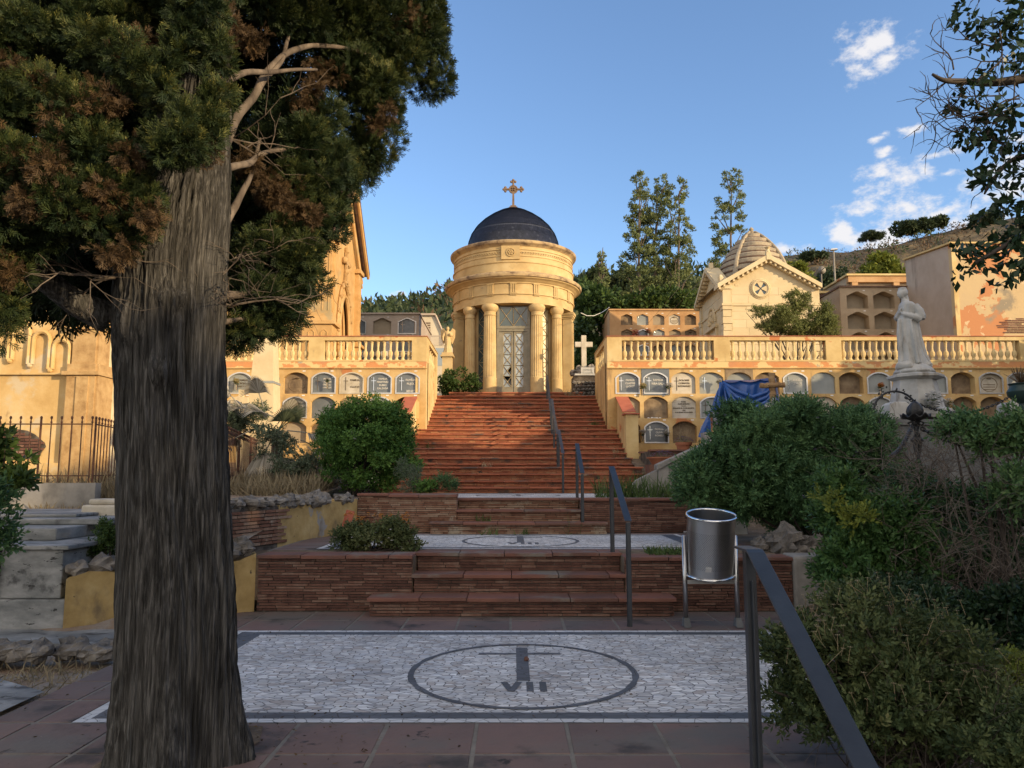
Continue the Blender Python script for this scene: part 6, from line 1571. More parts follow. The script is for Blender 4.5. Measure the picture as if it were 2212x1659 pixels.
# swag folds across the front
m=MB(); m.add(vs,fs); o=m.build('tarpaulin',M['tarp'],root,smooth=True)
m=MB()
for k in range(4):
    m.tube([tp(1562+k*3,826+k*6,d-.10-.02*k),tp(1590,845+k*13,d-.19),tp(1625,858+k*13,d-.19),tp(1655,848+k*10,d-.13),tp(1674,826+k*8,d-.05)],[.03,.05,.055,.05,.03],seg=8)
m.build('fold',M['tarp'],root,smooth=True)
m=MB(); m.tube([tp(1556,826,d-.06),tp(1552,860,d-.12),tp(1549,900,d-.16)],[.02,.025,.02],seg=6); m.tube([tp(1563,826,d-.08),tp(1568,860,d-.14),tp(1572,900,d-.2)],[.02,.02,.02],seg=6); m.build('hanging_fold',M['tarp'],root,smooth=True)
d=15.0; cx=WX(1668,840,d)
root=thing('rustic_cross','cross of rough brown logs on a pointed white marble stone beside the blue tarpaulin','cross',(cx,d,1.5)); z=lambda Y:WZ(Y,d)
m=MB()
def log(a,b,r):
    n=10; P=[]; Rr=[]
    for i in range(n+1): t=i/n; P.append(tuple(Vector(a)*(1-t)+Vector(b)*t+Vector((.006*math.sin(i*2.1),0,.006*math.cos(i*1.7))))); Rr.append(r*(1+.12*math.sin(i*2.7)))
    m.tube(P,Rr,seg=9)
log((cx+.01,d,z(872)),(cx,d,z(806)),.062); log((cx-.25,d-.05,z(834)),(cx+.22,d-.05,z(832)),.052); m.build('log',M['wood'],root)
m=MB(); m.prism([(cx-.24,1.3),(cx+.24,1.3),(cx+.20,z(884)),(cx+.05,z(868)),(cx-.07,z(868)),(cx-.22,z(884))],'y',d-.06,d+.16); m.build('marble_base',M['marble'],root,bevel=.015)
m=MB(); m.ball((cx,d-.08,z(866)),.05,.03,.06,seg=10,rings=8); m.build('medallion',M['greyplaque'],root)
d=16.4; m=MB(); x=WX(1550,905,d); m.lathe([(.0,WZ(935,d)),(.14,WZ(935,d)),(.155,WZ(892,d)),(.165,WZ(890,d)),(.145,WZ(891,d)),(.135,WZ(930,d))],(x,d,0),seg=28); tag(m.build('metal_bucket',M['chrome'],None,smooth=True,angle=40),'shiny metal bucket in front of the blue tarpaulin','bucket')
m=MB(); m.box(x-.3,x+.3,d-.15,d+.3,1.0,WZ(934,d)); tag(m.build('stone_plinth',M['concrete'],None),'low concrete plinth under the shiny metal bucket, behind the big bush','plinth')
# brick planter, concrete stair parapet, pots
root=thing('brick_planter','raised thin-brick planter with sloped side between the stairs and the right niches','planter',(3.6,18.3,1.6))
m=MB(); zt=WZ(971,18.2)
brick_face(m,None,3.30,4.7,18.2,1.5,zt-.04,RNG); m.build('brickwork',M['brick'],root); m=MB(); m.box(3.31,4.7,18.21,19.9,1.4,zt-.041); m.build('core',M['mortar'],root)
m=MB(); slab_row(m,3.25,4.75,18.15,18.5,zt-.04,zt,RNG); slab_row(m,3.25,4.75,19.6,19.9,zt-.04,zt,RNG); m.build('coping_slab',M['slab'],root); m=MB(); m.box(3.35,4.7,18.5,19.6,zt-.1,zt-.02); m.build('soil',M['soil'],root)
root=thing('concrete_stair_parapet','grey concrete parapet rising in two stages at the right of the stairs foot','parapet',(3,14.5,1.16))
d=14.6; P=lambda X,Y: (WX(X,Y,d),WZ(Y,d))
m=MB(); m.prism([P(1366,1082),P(1366,1047),P(1378,1036),P(1421,1014),P(1421,1080)],'y',d,d+.25); m.prism([P(1421.5,1082),P(1421.5,1003),P(1445,992),P(1445,1082)],'y',d-.02,d+.27); m.prism([P(1445.5,1080),P(1445.5,994),P(1560,944),P(1560,1080)],'y',d,d+.25); m.build('wall_body',M['concrete'],root,bevel=.012)
m=MB(); m.prism([P(1419,1016),P(1419,1003),P(1560,940),P(1560,952),P(1450,1000),P(1424,1014)],'y',d-.05,d+.3); m.build('coping',M['concrete'],root,bevel=.015)
def potlabel(root,x,y,z,r,h,sx=1.0):
    m=MB(); m.lathe([(r*.68,z),(r*.9,z+h*.8),(r,z+h*.8),(r*1.02,z+h),(r*.9,z+h),(r*.86,z+h*.85),(0,z+h*.86)],(x,y,0),seg=24,sx=sx); m.build('pot',M['pot'],root,smooth=True,angle=40)
def potplant(root,x,y,z,r,n,fmat,seed,hgt=.12,sx=1):
    rg=np.random.default_rng(seed); b=[(x,y,z+hgt*.4,r*sx,r,hgt)]
    foliage('leaves',b,int(n),.05,[tpl_sprig(7,seed=2)],M['sage'],root,seed=seed,m=0,inner=.1)
    m=MB(); 
    for i in range(int(n*.6)):
        e=rg.normal(size=3); e/=np.linalg.norm(e); e[2]=abs(e[2]); p=(x+e[0]*r*sx,y+e[1]*r,z+hgt*.4+e[2]*hgt); flower_bunch(m,p,.008,2,rg,pr=.016)
    m.build('blossom',M[fmat],root)
x,y=WX(1432,990,17.3),17.3; zz=WZ(1002,17.3)
root=thing('flower_pot','wide terracotta bowl with lilac flowers on the brick planter edge','flower pot',(x,y,zz)); potlabel(root,x,y,zz-.02,.30,.17,sx=1.2); potplant(root,x,y,zz+.12,.24,160,'purple_flower',4,sx=1.15)
m=MB(); m.box(x-.35,x+.35,y-.25,y+.3,1.2,zz-.02); tag(m.build('brick_pier',M['brick'],None),'low brick pier carrying the wide terracotta bowl','pier')
x,y=WX(1477,965,19.0),19.0; zz=WZ(984,19)
root=thing('flower_pot','taller terracotta pot with dry twigs and purple flowers below the niches','flower pot',(x,y,zz)); potlabel(root,x,y,zz,.20,.32); potplant(root,x,y,zz+.3,.22,120,'purple_flower',5); twigs('dry_twigs',[(x,y,zz+.3)],14,.45,M['straw'],root,nr,spread=.35,depth=1,r0=.004)
# vases with flowers at niches
def vase(X,Y,dd,mat,label,bun=.075,n=26,pot='chrome',h=.16,leaf='grass'):
    x,y,z=W(X,Y,dd); root=thing('flower_vase',label,'vase with flowers',(x,y,z-h-.06),'flower vases at the niches')
    m=MB(); m.lathe([(.022,z-h-.08),(.038,z-.06),(.041,z-.058),(.034,z-.06),(0,z-.07)],(x,y,0),seg=12); m.tube([(x,y,z-h-.02),(x,YW+.02,z-h-.02)],.006,seg=5); m.build('vase',M[pot],root,smooth=True,angle=40)
    m=MB(); flower_bunch(m,(x,y-.05,z+.02),bun*1.15,int(n*1.8),nr,pr=.040); m.build('blossom',M[mat],root)
    m=MB(); stems(m,(x,y,z-.08),(x,y,z+.05),6,nr); flower_bunch(m,(x,y-.03,z-.02),bun*1.1,16,nr,pr=.045); m.build('foliage',M[leaf],root)
yv=YW-.09
vase(1389,836,yv,'yellow_flower','vase of pale yellow flowers left of the slate-framed top-row niche near the stairs')
vase(1445,835,yv,'white_flower','vase of white flowers right of the slate-framed top-row niche')
vase(1388,935,yv,'white_flower','vase of white flowers on the left of the bottom-row white-framed niche')
vase(1440,936,yv,'white_flower','white flowers in a dark vase on the right of the bottom-row white-framed niche',pot='castiron')
vase(1553,825,yv,'white_flower','white flowers just left of the blue tarpaulin top')
vase(512,826,yv,'yellow_flower','vase of cream flowers left of the obelisk')
vase(708,822,yv,'white_flower','small white bouquet left of a slate niche on the left wall',bun=.04,n=9)
vase(1902,835,yv,'orange_flower','vase of orange flowers in a white-framed niche left of the lady statue')
vase(1943,838,yv,'pink_flower','red flowers in a niche beside the lady statue')
vase(2012,868,12.5,'white_flower','large bunch of white lilies on the enclosure wall',bun=.13,n=50)
vase(2048,872,yv,'white_flower','faded white bouquet in a second-row niche right of the lady statue',bun=.12,n=36)
yv=33.9
vase(1373,720,yv,'pink_flower','red flowers at a lower niche of the rear orange block',bun=.16,n=40)
vase(1400,716,yv,'pink_flower','coral flowers right of a niche of the rear orange block',bun=.10,n=22)
m=MB(); x,y,z=W(837,742,YW+.5); m.lathe([(.10,z-.25),(.115,z-.1),(.11,z+.02),(.05,z+.06),(.05,z+.09),(.10,z+.1),(.02,z+.13)],(x,y,0),seg=20); m.box(x-.15,x+.15,y-.15,y+.15,ZT,z-.25); tag(m.build('white_jar',M['whitepaint'],None,smooth=True,angle=40),'white lidded jar behind the left balustrade','jar')
m=MB(); rg=np.random.default_rng(3); x,y,z=W(1410,905,YW+.04)
for i in range(7): m.ball((x+rg.normal()*.06,y,z+.02+rg.uniform(0,.02)),rg.uniform(.03,.05),.03,.02,seg=7,rings=5)
tag(m.build('crumpled_cloth',M['whitepaint'],None),'crumpled white cloth lying in a second-row niche on the right wall','cloth')
# street lamp and satellite dish
d=42; x=WX(1803,590,d); root=thing('street_lamp','grey street lamp with flat head on the slope behind the chapel','street lamp',(x,d,ZT)); z=lambda Y:WZ(Y,d)
m=MB(); m.tube([(x,d,ZT),(x,d,z(542))],[.07,.045],seg=10); m.build('pole',M['concrete'],root); m=MB(); m.obox((x+.0,d,z(539)),.42,.30,.09,Matrix.Rotation(rad(-6),3,'Y'),taper=.7); m.build('lamp_head',M['alu'],root)
x=WX(1773,590,38); root=thing('satellite_dish','round satellite dish on a dark pole left of the street lamp','satellite dish',(x,38,ZT)); z=lambda Y:WZ(Y,38)
m=MB(); m.tube([(x,38,ZT),(x,38,z(583))],.06,seg=8); m.tube([(x,37.9,z(585)),(x,37.5,z(584))],.02,seg=5); m.build('pole',M['castiron'],root); m=MB(); m.lathe([(0,.0),(.10,-.01),(.17,-.03),(.205,-.05)],(0,0,0),seg=20)
vs=[(x+p[0],37.9+p[2],z(585)+p[1]) for p in m.v]; q=MB(); q.add(vs,m.f); q.build('dish',M['concrete'],root,smooth=True)
# cone on the mosaic
m=MB(); x,y,z=WG(1137,1428,0); rock_mb(m,(x,y,.016),.020,3,.4,1.0); tag(m.build('pine_cone',M['brick'],None),'small reddish pine cone lying on the nearest mosaic beside the cross','pine cone')
# rocks and concrete edge at the right of the near wall
root=thing('concrete_pier','rough stained concrete pier at the right end of the nearest brick wall','pier',(3.45,9,0))
m=MB(); m.box(3.195,3.75,8.9,9.3,-.05,.62); m.box(3.75,7,9.2,9.5,-.05,.5); m.build('pier_body',M['concrete'],root,bevel=.03)
for i,(X,Y,r) in enumerate(((1640,1180,.13),(1668,1185,.15),(1695,1172,.20),(1722,1190,.14),(1750,1180,.16),(1775,1195,.14),(1655,1200,.1),(1710,1205,.11),(1738,1208,.12))):
    p=W(X,Y,9.6); rock(p,r,i+200,'pale brown rock in the group under the big rosemary-like bush','rocks under the big bush',t=.1+rr.random()*.5,flat=.9)
for s in (-1,): 
    m=MB(); m.box(3.0,3.6,11.9,12.2,.5,1.0); tag(m.build('stone_block',M['marble'],None,bevel=.02),'pale marble block behind the litter bin under the big bush','stone block')
# ---------------------------------------------------------------- plants
def B(X,Y,d,rx,ry,rz=None):
    x,y,z=W(X,Y,d); k=d/1650.; return (x,y,z,rx*k,(rz if rz else (rx+ry)/2*k),ry*k)
FAN=[tpl_fan(i,9) for i in range(1,5)]; SPR=[tpl_sprig(11,.40,.13,.8,i) for i in range(1,4)]; SPRW=[tpl_sprig(9,.45,.24,.9,i) for i in range(1,4)]
LEAF=[tpl_leaf(.5,.12),tpl_leaf(.42,-.1)]; SPRB=[tpl_sprig(12,.42,.17,.85,i) for i in range(1,4)]; SMALL=[tpl_sprig(7,.5,.30,1.0,i) for i in range(1,4)]
def plant(name,label,cat,blobs,n,size,tpls,mat,seed,base=None,group=None,stem=None,**k):
    c=blobs[0]; base=base or (c[0],c[1],c[2]-c[5]); root=thing(name,label,cat,base,group)
    foliage('crown' if 'tree' in name else 'foliage',blobs,n,size,tpls,M[mat],root,seed=seed,**k)
    if stem:
        rg=np.random.default_rng(seed); m=MB()
        for i in range(stem):
            q=blobs[i%len(blobs)]; b=Vector(base)+Vector((rg.normal()*.06,rg.normal()*.06,-.05)); t=Vector((q[0]+rg.normal()*q[3]*.4,q[1]+rg.normal()*q[4]*.4,q[2]+rg.uniform(-.3,.6)*q[5]))
            mid=(b+t)/2+Vector(rg.normal(size=3))*.05*(t-b).length; r=.012*(1+(t-b).length*.5); m.tube([b,mid,t],[r,r*.7,r*.3],seg=5,cap=False)
        m.build('stem',M['darktwig'],root)
    return root
# ---- the big cypress
TX,TY=-1.86,4.32
root=thing('cypress_tree','huge old cypress with thick fluted grey trunk and shaggy rusty-green crown at left','tree',(TX,TY,0))
lev=[(-.1,.33,.075,0),(.0,.318,.065,0),(.12,.312,.06,0),(.3,.306,.05,0),(.8,.303,.03,0),(1.2,.294,.0,0),(1.58,.288,-.03,0),(2.2,.292,-.08,0),(2.7,.305,-.11,.02),(3.0,.27,-.08,.03),(3.4,.20,-.03,.05),(4.0,.15,0,.08),(5.0,.13,.0,.1),(7.0,.10,.05,.1),(9.5,.05,.06,.1)]
def levat(z):
    for a,b in zip(lev,lev[1:]):
        if z<=b[0]: t=(z-a[0])/(b[0]-a[0]); return [a[i]*(1-t)+b[i]*t for i in range(4)]
    return list(lev[-1])
vs=[];fs=[]; SEG=260; zs=[-.1+i*.022 for i in range(205)]+[4.41+.09*i for i in range(1,56)]
for z in zs:
    _,r,ox,oy=levat(z); flare=max(0,(.5-z))/.5
    for i in range(SEG):
        a=2*PI*i/SEG; c,s=math.cos(a),math.sin(a); tw=a+z*.10+.10*mn.noise(Vector((c*1.5,s*1.5,z*.8)))
        lob=.055*math.sin(3*tw+.8)+.045*math.sin(5*tw+2+z*.2)+.07*mn.noise(Vector((c*1.2,s*1.2,z*.25+3)))
        ridge=abs(mn.noise(Vector((math.cos(tw)*17,math.sin(tw)*17,z*.8))))
        rid2=.5-2.2*abs(mn.noise(Vector((math.cos(tw)*24,math.sin(tw)*24,z*1.3+7))))
        rid3=mn.noise(Vector((math.cos(tw)*60,math.sin(tw)*60,z*5+17)))
        crack=max(0,1-abs(((tw+1.25) % (2*PI))-PI)/.045)*max(0,min(1,(z-.9)*2))
        kn=0
        for (ka,kz,kr) in ((-1.10,2.45,.16),(-1.9,2.32,.13),(-1.35,2.05,.10)):
            da=(a-ka+PI)%(2*PI)-PI; q=(da*.33)**2+(z-kz)**2
            if q<kr*kr*4: kn+=.05*math.exp(-q/(kr*kr*.5))*(1+.9*mn.noise(Vector((da*9,z*14,kr*50))))
        k=r*(1+lob*(.8+flare*1.6))-.034*(1-ridge*2.1)*.42+.017*rid2+.006*rid3+kn-.05*crack
        k+= flare*.05*max(0,math.sin(5*a+1))
        vs.append((TX+ox+k*c,TY+oy+k*s,z))
for j in range(len(zs)-1):
    for i in range(SEG): i2=(i+1)%SEG; fs.append((j*SEG+i,j*SEG+i2,(j+1)*SEG+i2,(j+1)*SEG+i))
m=MB(); m.add(vs,fs); m.build('trunk',M['bark'],root,smooth=True)
def limb(pts,r0,r1,mat='bark',name='limb',seg=12):
    P=[Vector(p) for p in pts]; out=[]; n=len(P); 
    for i in range(n-1):
        a=P[max(i-1,0)];b=P[i];c=P[i+1];d=P[min(i+2,n-1)]
        for k in range(6):
            t=k/6; out.append(.5*((2*b)+(c-a)*t+(2*a-5*b+4*c-d)*t*t+(3*b-a-3*c+d)*t**3))
    out.append(P[-1]); N_=len(out); out=[p+Vector((mn.noise(p*3),mn.noise(p*3+Vector((5,5,5))),mn.noise(p*3+Vector((9,1,2)))))*.03 for p in out]
    m=MB(); m.tube(out,[(r0+(r1-r0)*i/(N_-1))*(1+.15*mn.noise(out[i]*9)) for i in range(N_)],seg=seg); return m.build(name,M[mat],root,smooth=True)
tw_=lambda z: Vector((TX+levat(z)[2],TY,z))
limb([W(240,690,4.3),W(170,660,4.2),W(90,600,4.1),W(20,560,4.0),W(-90,520,3.9)],.085,.045)
limb([W(360,600,4.3),W(318,490,4.0),W(290,410,3.95),W(240,310,3.9),W(200,220,3.9)],.06,.03,'bark')
limb([W(400,330,4.1),W(350,200,4.2),W(330,120,4.2),W(320,0,4.2),W(310,-150,4.2)],.075,.045,'branch')
limb([W(470,330,4.3),W(500,270,4.6),W(560,180,4.9),W(625,110,5.2),W(720,100,5.6),W(830,130,6.0)],.034,.012,'branch')
limb([W(470,180,4.3),W(530,158,4.6),W(600,155,4.9),W(680,150,5.2)],.026,.009,'branch')
limb([W(560,185,4.9),W(610,130,5.1),W(622,80,5.3)],.02,.012,'branch')
limb([W(475,500,4.4),W(510,440,4.6),W(540,380,4.7),W(560,300,4.9)],.028,.010,'branch')
limb([W(475,370,4.4),W(530,350,4.6),W(570,330,4.8),W(640,320,5.0)],.026,.010,'branch')
limb([W(250,560,4.1),W(200,450,3.9),W(150,330,3.8),W(120,200,3.8),W(60,60,3.8)],.05,.025,'branch')
limb([W(300,600,4.2),W(260,430,4.1),W(220,220,4.2),W(160,40,4.3),W(120,-120,4.4)],.07,.035)
limb([W(430,100,4.3),W(460,20,4.4),W(500,-90,4.6)],.06,.03,'branch')
limb([W(480,640,4.4),W(560,620,4.7),W(640,560,5.0)],.03,.01,'branch'); limb([W(480,700,4.4),W(540,680,4.6),W(600,620,4.7)],.02,.008,'branch')
right=[(920,60,6.3,60,75),(935,165,6.3,42,60),(860,100,6.1,75,95),(830,215,5.9,62,80),(805,300,5.9,52,65),(760,100,6.1,95,90),(700,35,5.9,100,55),(655,255,5.1,75,65),(690,330,5.1,62,70),(725,400,5.6,42,85),(705,480,5.4,48,55),(640,440,5.1,65,80),(610,545,4.9,75,62),(655,605,4.9,42,50),(570,650,4.8,72,62),(540,715,4.7,62,33),(600,685,4.8,45,42),(565,390,5.3,50,85),(535,500,5.3,40,80),(520,600,5.0,34,90),(745,190,5.9,75,75),(620,50,5.5,95,50),(550,20,5.1,70,42),(780,360,6.0,45,40),(900,-60,6.3,110,70),(720,-90,6,160,90),(560,-110,5.2,120,80)]
lf=[(90,100,3.8,85,62),(230,55,3.9,75,45),(330,10,3.9,85,42),(300,140,3.7,62,48),(215,115,3.75,60,50),(420,15,3.75,60,40),(465,110,3.85,40,52),(462,195,3.8,30,45),(395,95,3.75,34,40),(395,315,3.65,40,36),(455,270,3.75,26,36),(355,330,3.68,36,40),(350,205,3.75,48,42),(425,285,3.68,50,46),(140,235,3.7,85,60),(35,260,3.7,60,80),(100,360,3.7,75,60),(205,330,3.75,65,60),(270,400,3.8,62,52),(330,330,3.75,50,45),(150,455,3.75,80,55),(50,480,3.7,65,65),(245,490,3.8,62,50),(315,440,3.8,38,60),(18,610,3.8,34,70),(0,700,3.8,38,60),(-60,400,3.7,90,200),(-60,100,3.7,90,150),(330,-70,3.9,180,60),(120,-60,3.9,160,60)]
back=[(100,600,5.0,170,42),(230,560,5.0,120,60),(60,420,5.2,160,170),(250,300,5.3,170,180),(120,120,5.4,190,160),(350,80,5.4,170,150),(60,610,4.9,90,40),(230,640,4.8,70,30),(560,130,6.2,130,170),(600,360,6.0,120,150),(560,560,5.6,80,120),(780,60,7.0,140,100),(-80,560,5,120,90)]
tops=[(-1.7,4.4,6.3,1.7,1.6,1.3),(-1.6,4.4,8.0,1.3,1.3,1.4),(-1.5,4.4,9.6,.8,.8,1.2),(-3.4,4.0,5.2,1.2,1.3,1.2)]
Rb=[B(*b,rz=b[3]*.0035) for b in right]; Lb=[B(*b,rz=b[3]*.0026) for b in lf]; Bb=[B(*b,rz=.55) for b in back]
def clear(pos):            # the bare trunk and the open pocket beside it stay free of sprays
    d=pos[:,1]; u=pos[:,0]/d*1655; z=(pos[:,2]-EYE)/d
    Y=829.5-FP*np.tan(np.arctan(z)-PITCH); X=1106+pos[:,0]*(FP*CP-(829.5-Y)*SP)/d
    a=((X>345)&(X<480)&(Y>352)&(Y<700)&(d<4.4))|((X>372)&(X<440)&(Y>150)&(Y<225)&(d<4.4))
    return ~a
foliage('foliage',Rb,42000,.078,FAN,M['cyp'],root,seed=3,m=11,frac=.44,inner=.78,up=.3,jit=.28,tint0=.44,hi=.2,keep=clear)  # hi paints the upward sprays as sunlit tips
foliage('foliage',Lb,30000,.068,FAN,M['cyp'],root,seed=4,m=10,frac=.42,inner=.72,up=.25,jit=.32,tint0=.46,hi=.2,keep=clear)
foliage('inner_foliage',Bb,13000,.19,FAN,M['cyp'],root,seed=5,m=8,frac=.45,inner=.2,up=.1,jit=.8,tint0=.12,keep=clear)  # low tint paints the shade inside the crown
foliage('upper_foliage',tops,6000,.26,FAN,M['cyp'],root,seed=6,m=16,frac=.34,inner=.4)
br=[(300,105,3.72,40,30),(130,255,3.62,40,35),(215,215,3.65,38,26),(130,370,3.62,55,45),(270,330,3.68,30,30),(200,420,3.66,50,35),(100,440,3.6,45,40),(445,230,4.0,42,55),(470,60,4.05,35,50),(430,345,3.8,35,35),(400,400,3.85,26,40),(320,470,3.7,30,35),(660,210,5.05,36,45),(590,400,4.95,50,35),(640,470,4.9,45,45),(600,450,4.85,45,40),(820,250,5.7,30,30),(520,340,4.7,40,28),(50,160,3.65,40,30),(30,330,3.6,30,40),(250,540,3.7,40,26),(10,560,3.7,25,40),(700,160,5.6,35,28),(890,40,6.0,30,36),(540,90,4.9,36,26)]
foliage('dead_foliage',[B(b[0],b[1],b[2],b[3]*1.15,b[4]*1.15,rz=b[3]*.0028) for b in br],5200,.062,FAN,M['cypbrown'],root,seed=8,m=6,frac=.4,up=-.5,jit=.6,keep=clear)
twigs('bare_twig',[W(500,660,4.45),W(500,300,4.5),W(520,560,4.6),W(260,600,4.1)],26,.4,M['branch'],root,np.random.default_rng(2),spread=1.2,up=.1,depth=2,r0=.006)
# soil ring at the foot
m=MB(); P=[(TX-.38,3.53),(TX-.30,4.6),(TX-.1,4.90),(TX+.35,4.88),(TX+.42,4.6),(TX+.10,3.53)]
m.add([(x,y,.006) for x,y in P],[tuple(range(6))]); m.build('soil_bed',M['soil'],None)['kind']='structure'
rg=np.random.default_rng(77); k=520
X=np.concatenate([rg.uniform(-3.2,2.9,260),rg.normal(-1.3,.5,260)]); Y=np.concatenate([rg.uniform(3.7,8.9,260),rg.normal(4.6,.5,260)]); ok=(Y>3.6)&(Y<8.9)&(X>-3.2)&(X<2.9)
pos=np.stack([X,Y,np.full(k,.008)],1)[ok]; ax=unit(np.concatenate([rg.normal(size=(len(pos),2)),rg.uniform(.0,.25,(len(pos),1))],1)); V,F_,T=place([tpl_leaf(.35,.1),tpl_blade(.2,.05)],pos,ax,rg.uniform(.012,.038,len(pos)),rg,rg.uniform(0,1,len(pos)))
o=np_mesh('fallen_leaves',V,F_,T,M['cypbrown'],None); tag(o,'scattered dry leaves and needles on the nearest paving','leaf litter',kind='stuff')
# ---- row of tall trees outside the right edge: they cast the evening shade
def hrow(y): 
    P=[(-34,7.6),(-20,7.2),(-9,7.0),(-4,7.4),(0,8.5),(5,8.2),(8,7.8),(10,6.9),(12,6.8),(14.4,7.1),(18.6,6.3),(24,6)]
    for (a,za),(b,zb) in zip(P,P[1:]):
        if y<=b: return za+(zb-za)*max(0,(y-a)/(b-a))
    return 6
rg=np.random.default_rng(5); proto=None
for i,y in enumerate(np.arange(-30,20.2,1.25)):
    x=17.0+rg.normal()*.25; H=hrow(y)*rg.uniform(.97,1.03)
    if proto is None:
        proto=thing('shade_tree','tall dense cypress in the row on the sunset side, outside the right edge','tree',(0,0,0),'row of shade trees')
        foliage('crown',[(0,0,2.6,1.2,1.2,2.5),(0,0,4.8,1.1,1.1,2.2),(0,0,6.4,.9,.9,1.45)],3000,.34,[tpl_leaf(.8,.2),tpl_leaf(.7,-.2)],M['darkleaf'],proto,seed=9,m=0,inner=.55)
        mm=MB(); mm.tube([(0,0,-.2),(0,0,4)],[.22,.1],seg=8); mm.build('trunk',M['darktwig'],proto); kids(proto); r=proto
    else: r=dup(proto)
    r.location=(x,y,.0); r.scale=(1,1,H/8.0); r.rotation_euler=(0,0,float(rg.uniform(0,6)))
# ---- leafy branches hanging in at the upper right
d=3.6
root=thing('overhanging_tree','dark broad-leaved tree reaching in with bare twigs at the upper right','tree',(4.3,4.6,0))
def br_(pts,r0,r1): p0=W(*pts[0]); limb([(4.27,4.42,p0[2]+.12),(3.8,4.2,p0[2]+.1)]+[W(x,y,dd) for (x,y,dd) in pts],r0*1.5,r1,'darktwig','branch',seg=7)
br_([(2480,190,3.8),(2300,175,3.6),(2212,172,3.6),(2110,166,3.55),(2040,172,3.5),(2008,162,3.5)],.03,.006)
br_([(2480,330,3.9),(2300,400,3.7),(2212,340,3.6),(2140,400,3.5),(2125,420,3.5)],.02,.004)
br_([(2480,500,3.9),(2300,480,3.7),(2200,520,3.6),(2120,560,3.5),(2090,590,3.5)],.02,.004)
m=MB(); m.tube([(4.3,4.6,-.1),(4.25,4.5,2),(4.3,4.2,3.5),(4.2,4.0,5.5)],[.2,.17,.13,.05],seg=12); m.build('trunk',M['bark'],root)
rt=np.random.default_rng(31); m=MB()
def twig(X,Y,ang,L_,dep,r):
    pts=[Vector(W(X,Y,3.55))]; a=ang; x,y=X,Y; dd=3.55
    for i in range(5):
        a+=rt.normal()*.28; x+=math.cos(a)*L_/5; y+=math.sin(a)*L_/5; dd+=rt.normal()*.02; pts.append(Vector(W(x,y,dd)))
        if dep>0 and rt.uniform()<.6: twig(x,y,a+rt.choice([-1,1])*rt.uniform(.4,1.0),L_*.55,dep-1,r*.7)
    m.tube(pts,[r*(1-.13*i) for i in range(6)],seg=4,cap=False)
for k in range(17): twig(2215-rt.uniform(0,60),rt.uniform(-20,330),PI+rt.normal()*.5,rt.uniform(90,170),2,.0045)
twig(2075,205,PI*.8,70,0,.004); twig(2060,150,PI*1.3,95,1,.004); twig(2060,160,PI*.75,110,1,.004); twig(2140,390,PI*.7,50,1,.004); twig(2215,130,PI*.9,160,2,.005)
m.build('bare_twig',M['darktwig'],root)
foliage('outer_crown',[(4.5,4.5,4.3,1.3,1.3,1.2),(4.4,4.2,5.4,1.2,1.2,1.0),(5.3,5.0,4.8,1.1,1.1,1.0)],7000,.075,[tpl_leaf(.5,.10),tpl_leaf(.44,-.08)],M['darkleaf'],root,seed=13,m=14,frac=.3,inner=.3,up=-.2,jit=.8)
cl=[(2120,40,48,34),(2180,25,40,40),(2190,90,30,40),(2130,85,32,22),(2210,140,30,40),(2080,25,26,18),(2100,182,26,16),(2150,150,30,20),(2092,215,30,22),(2130,238,22,20),(2105,275,28,26),(2095,305,24,18),(2160,270,40,28),(2195,305,26,44),(2140,320,30,18),(2185,240,34,30),(2155,355,22,14),(2205,360,24,30),(2105,405,34,18),(2140,385,26,14),(2200,400,22,24),(2188,432,36,20),(2150,446,26,16),(2210,470,30,30),(2125,470,22,12),(2185,500,40,26),(2075,530,26,14),(2120,540,44,16),(2165,528,34,22),(2095,560,24,12),(2090,590,22,12),(2200,555,30,22),(2205,600,28,16),(2165,612,16,10),(2150,570,16,9),(2230,300,40,200),(2240,100,40,120),(2235,520,36,80)]
foliage('leaves',[B(a,b,3.55,c,e,rz=.14) for a,b,c,e in cl],1750,.052,[tpl_leaf(.5,.10),tpl_leaf(.44,-.08)],M['darkleaf'],root,seed=12,m=5,frac=.45,inner=.2,up=-.3,jit=.9)
# ---- shrubs right of the platforms
bb=[B(1620,1010,10.6,140,120),B(1700,940,10.7,115,85),B(1560,1045,10.3,88,80),B(1800,965,10.7,110,95),B(1720,1080,10.4,140,72),B(1850,1010,10.5,75,95),B(1590,925,10.7,60,50),B(1870,930,10.7,50,45)]
r=plant('rosemary_bush','huge dark green needle-leaved bush with tiny lilac flowers behind the litter bin','bush',bb,15000,.165,SPRB,'bush',21,base=(4.2,10.6,.5),stem=26,m=22,frac=.27,inner=.5,tint0=.40,jit=.45,up=.5)
m=MB(); rg=np.random.default_rng(4)
for i in range(46):
    q=bb[i%8]; e=rg.normal(size=3); e/=np.linalg.norm(e); e[1]=-abs(e[1]); flower_bunch(m,(q[0]+e[0]*q[3]*1.05,q[1]+e[1]*q[4]*1.05,q[2]+abs(e[2])*q[5]),.018,5,rg,pr=.014)
m.build('blossom',M['purple_flower'],r)
plant('green_shrub','bright green long-leaved shrub with yellowing tips in front of the big bush','shrub',[B(1850,1150,6.6,80,60),B(1880,1220,6.4,90,55),B(1800,1080,6.8,46,60),B(1935,1120,6.6,46,72),B(1810,1240,6.4,45,50),B(1985,1190,6.5,36,60)],2900,.13,SPRW,'myrtle',22,base=(3.2,6.6,.2),stem=24,m=10,frac=.34,inner=.3,tint0=.62,up=.6)
plant('yellow_tipped_sprigs','small yellow-green sprigs poking from the green shrub','shrub',[B(1790,1080,6.4,18,22),B(1855,1120,6.25,24,24)],70,.11,SPRW,'yellowleaf',23,m=4,frac=.5,up=.8)
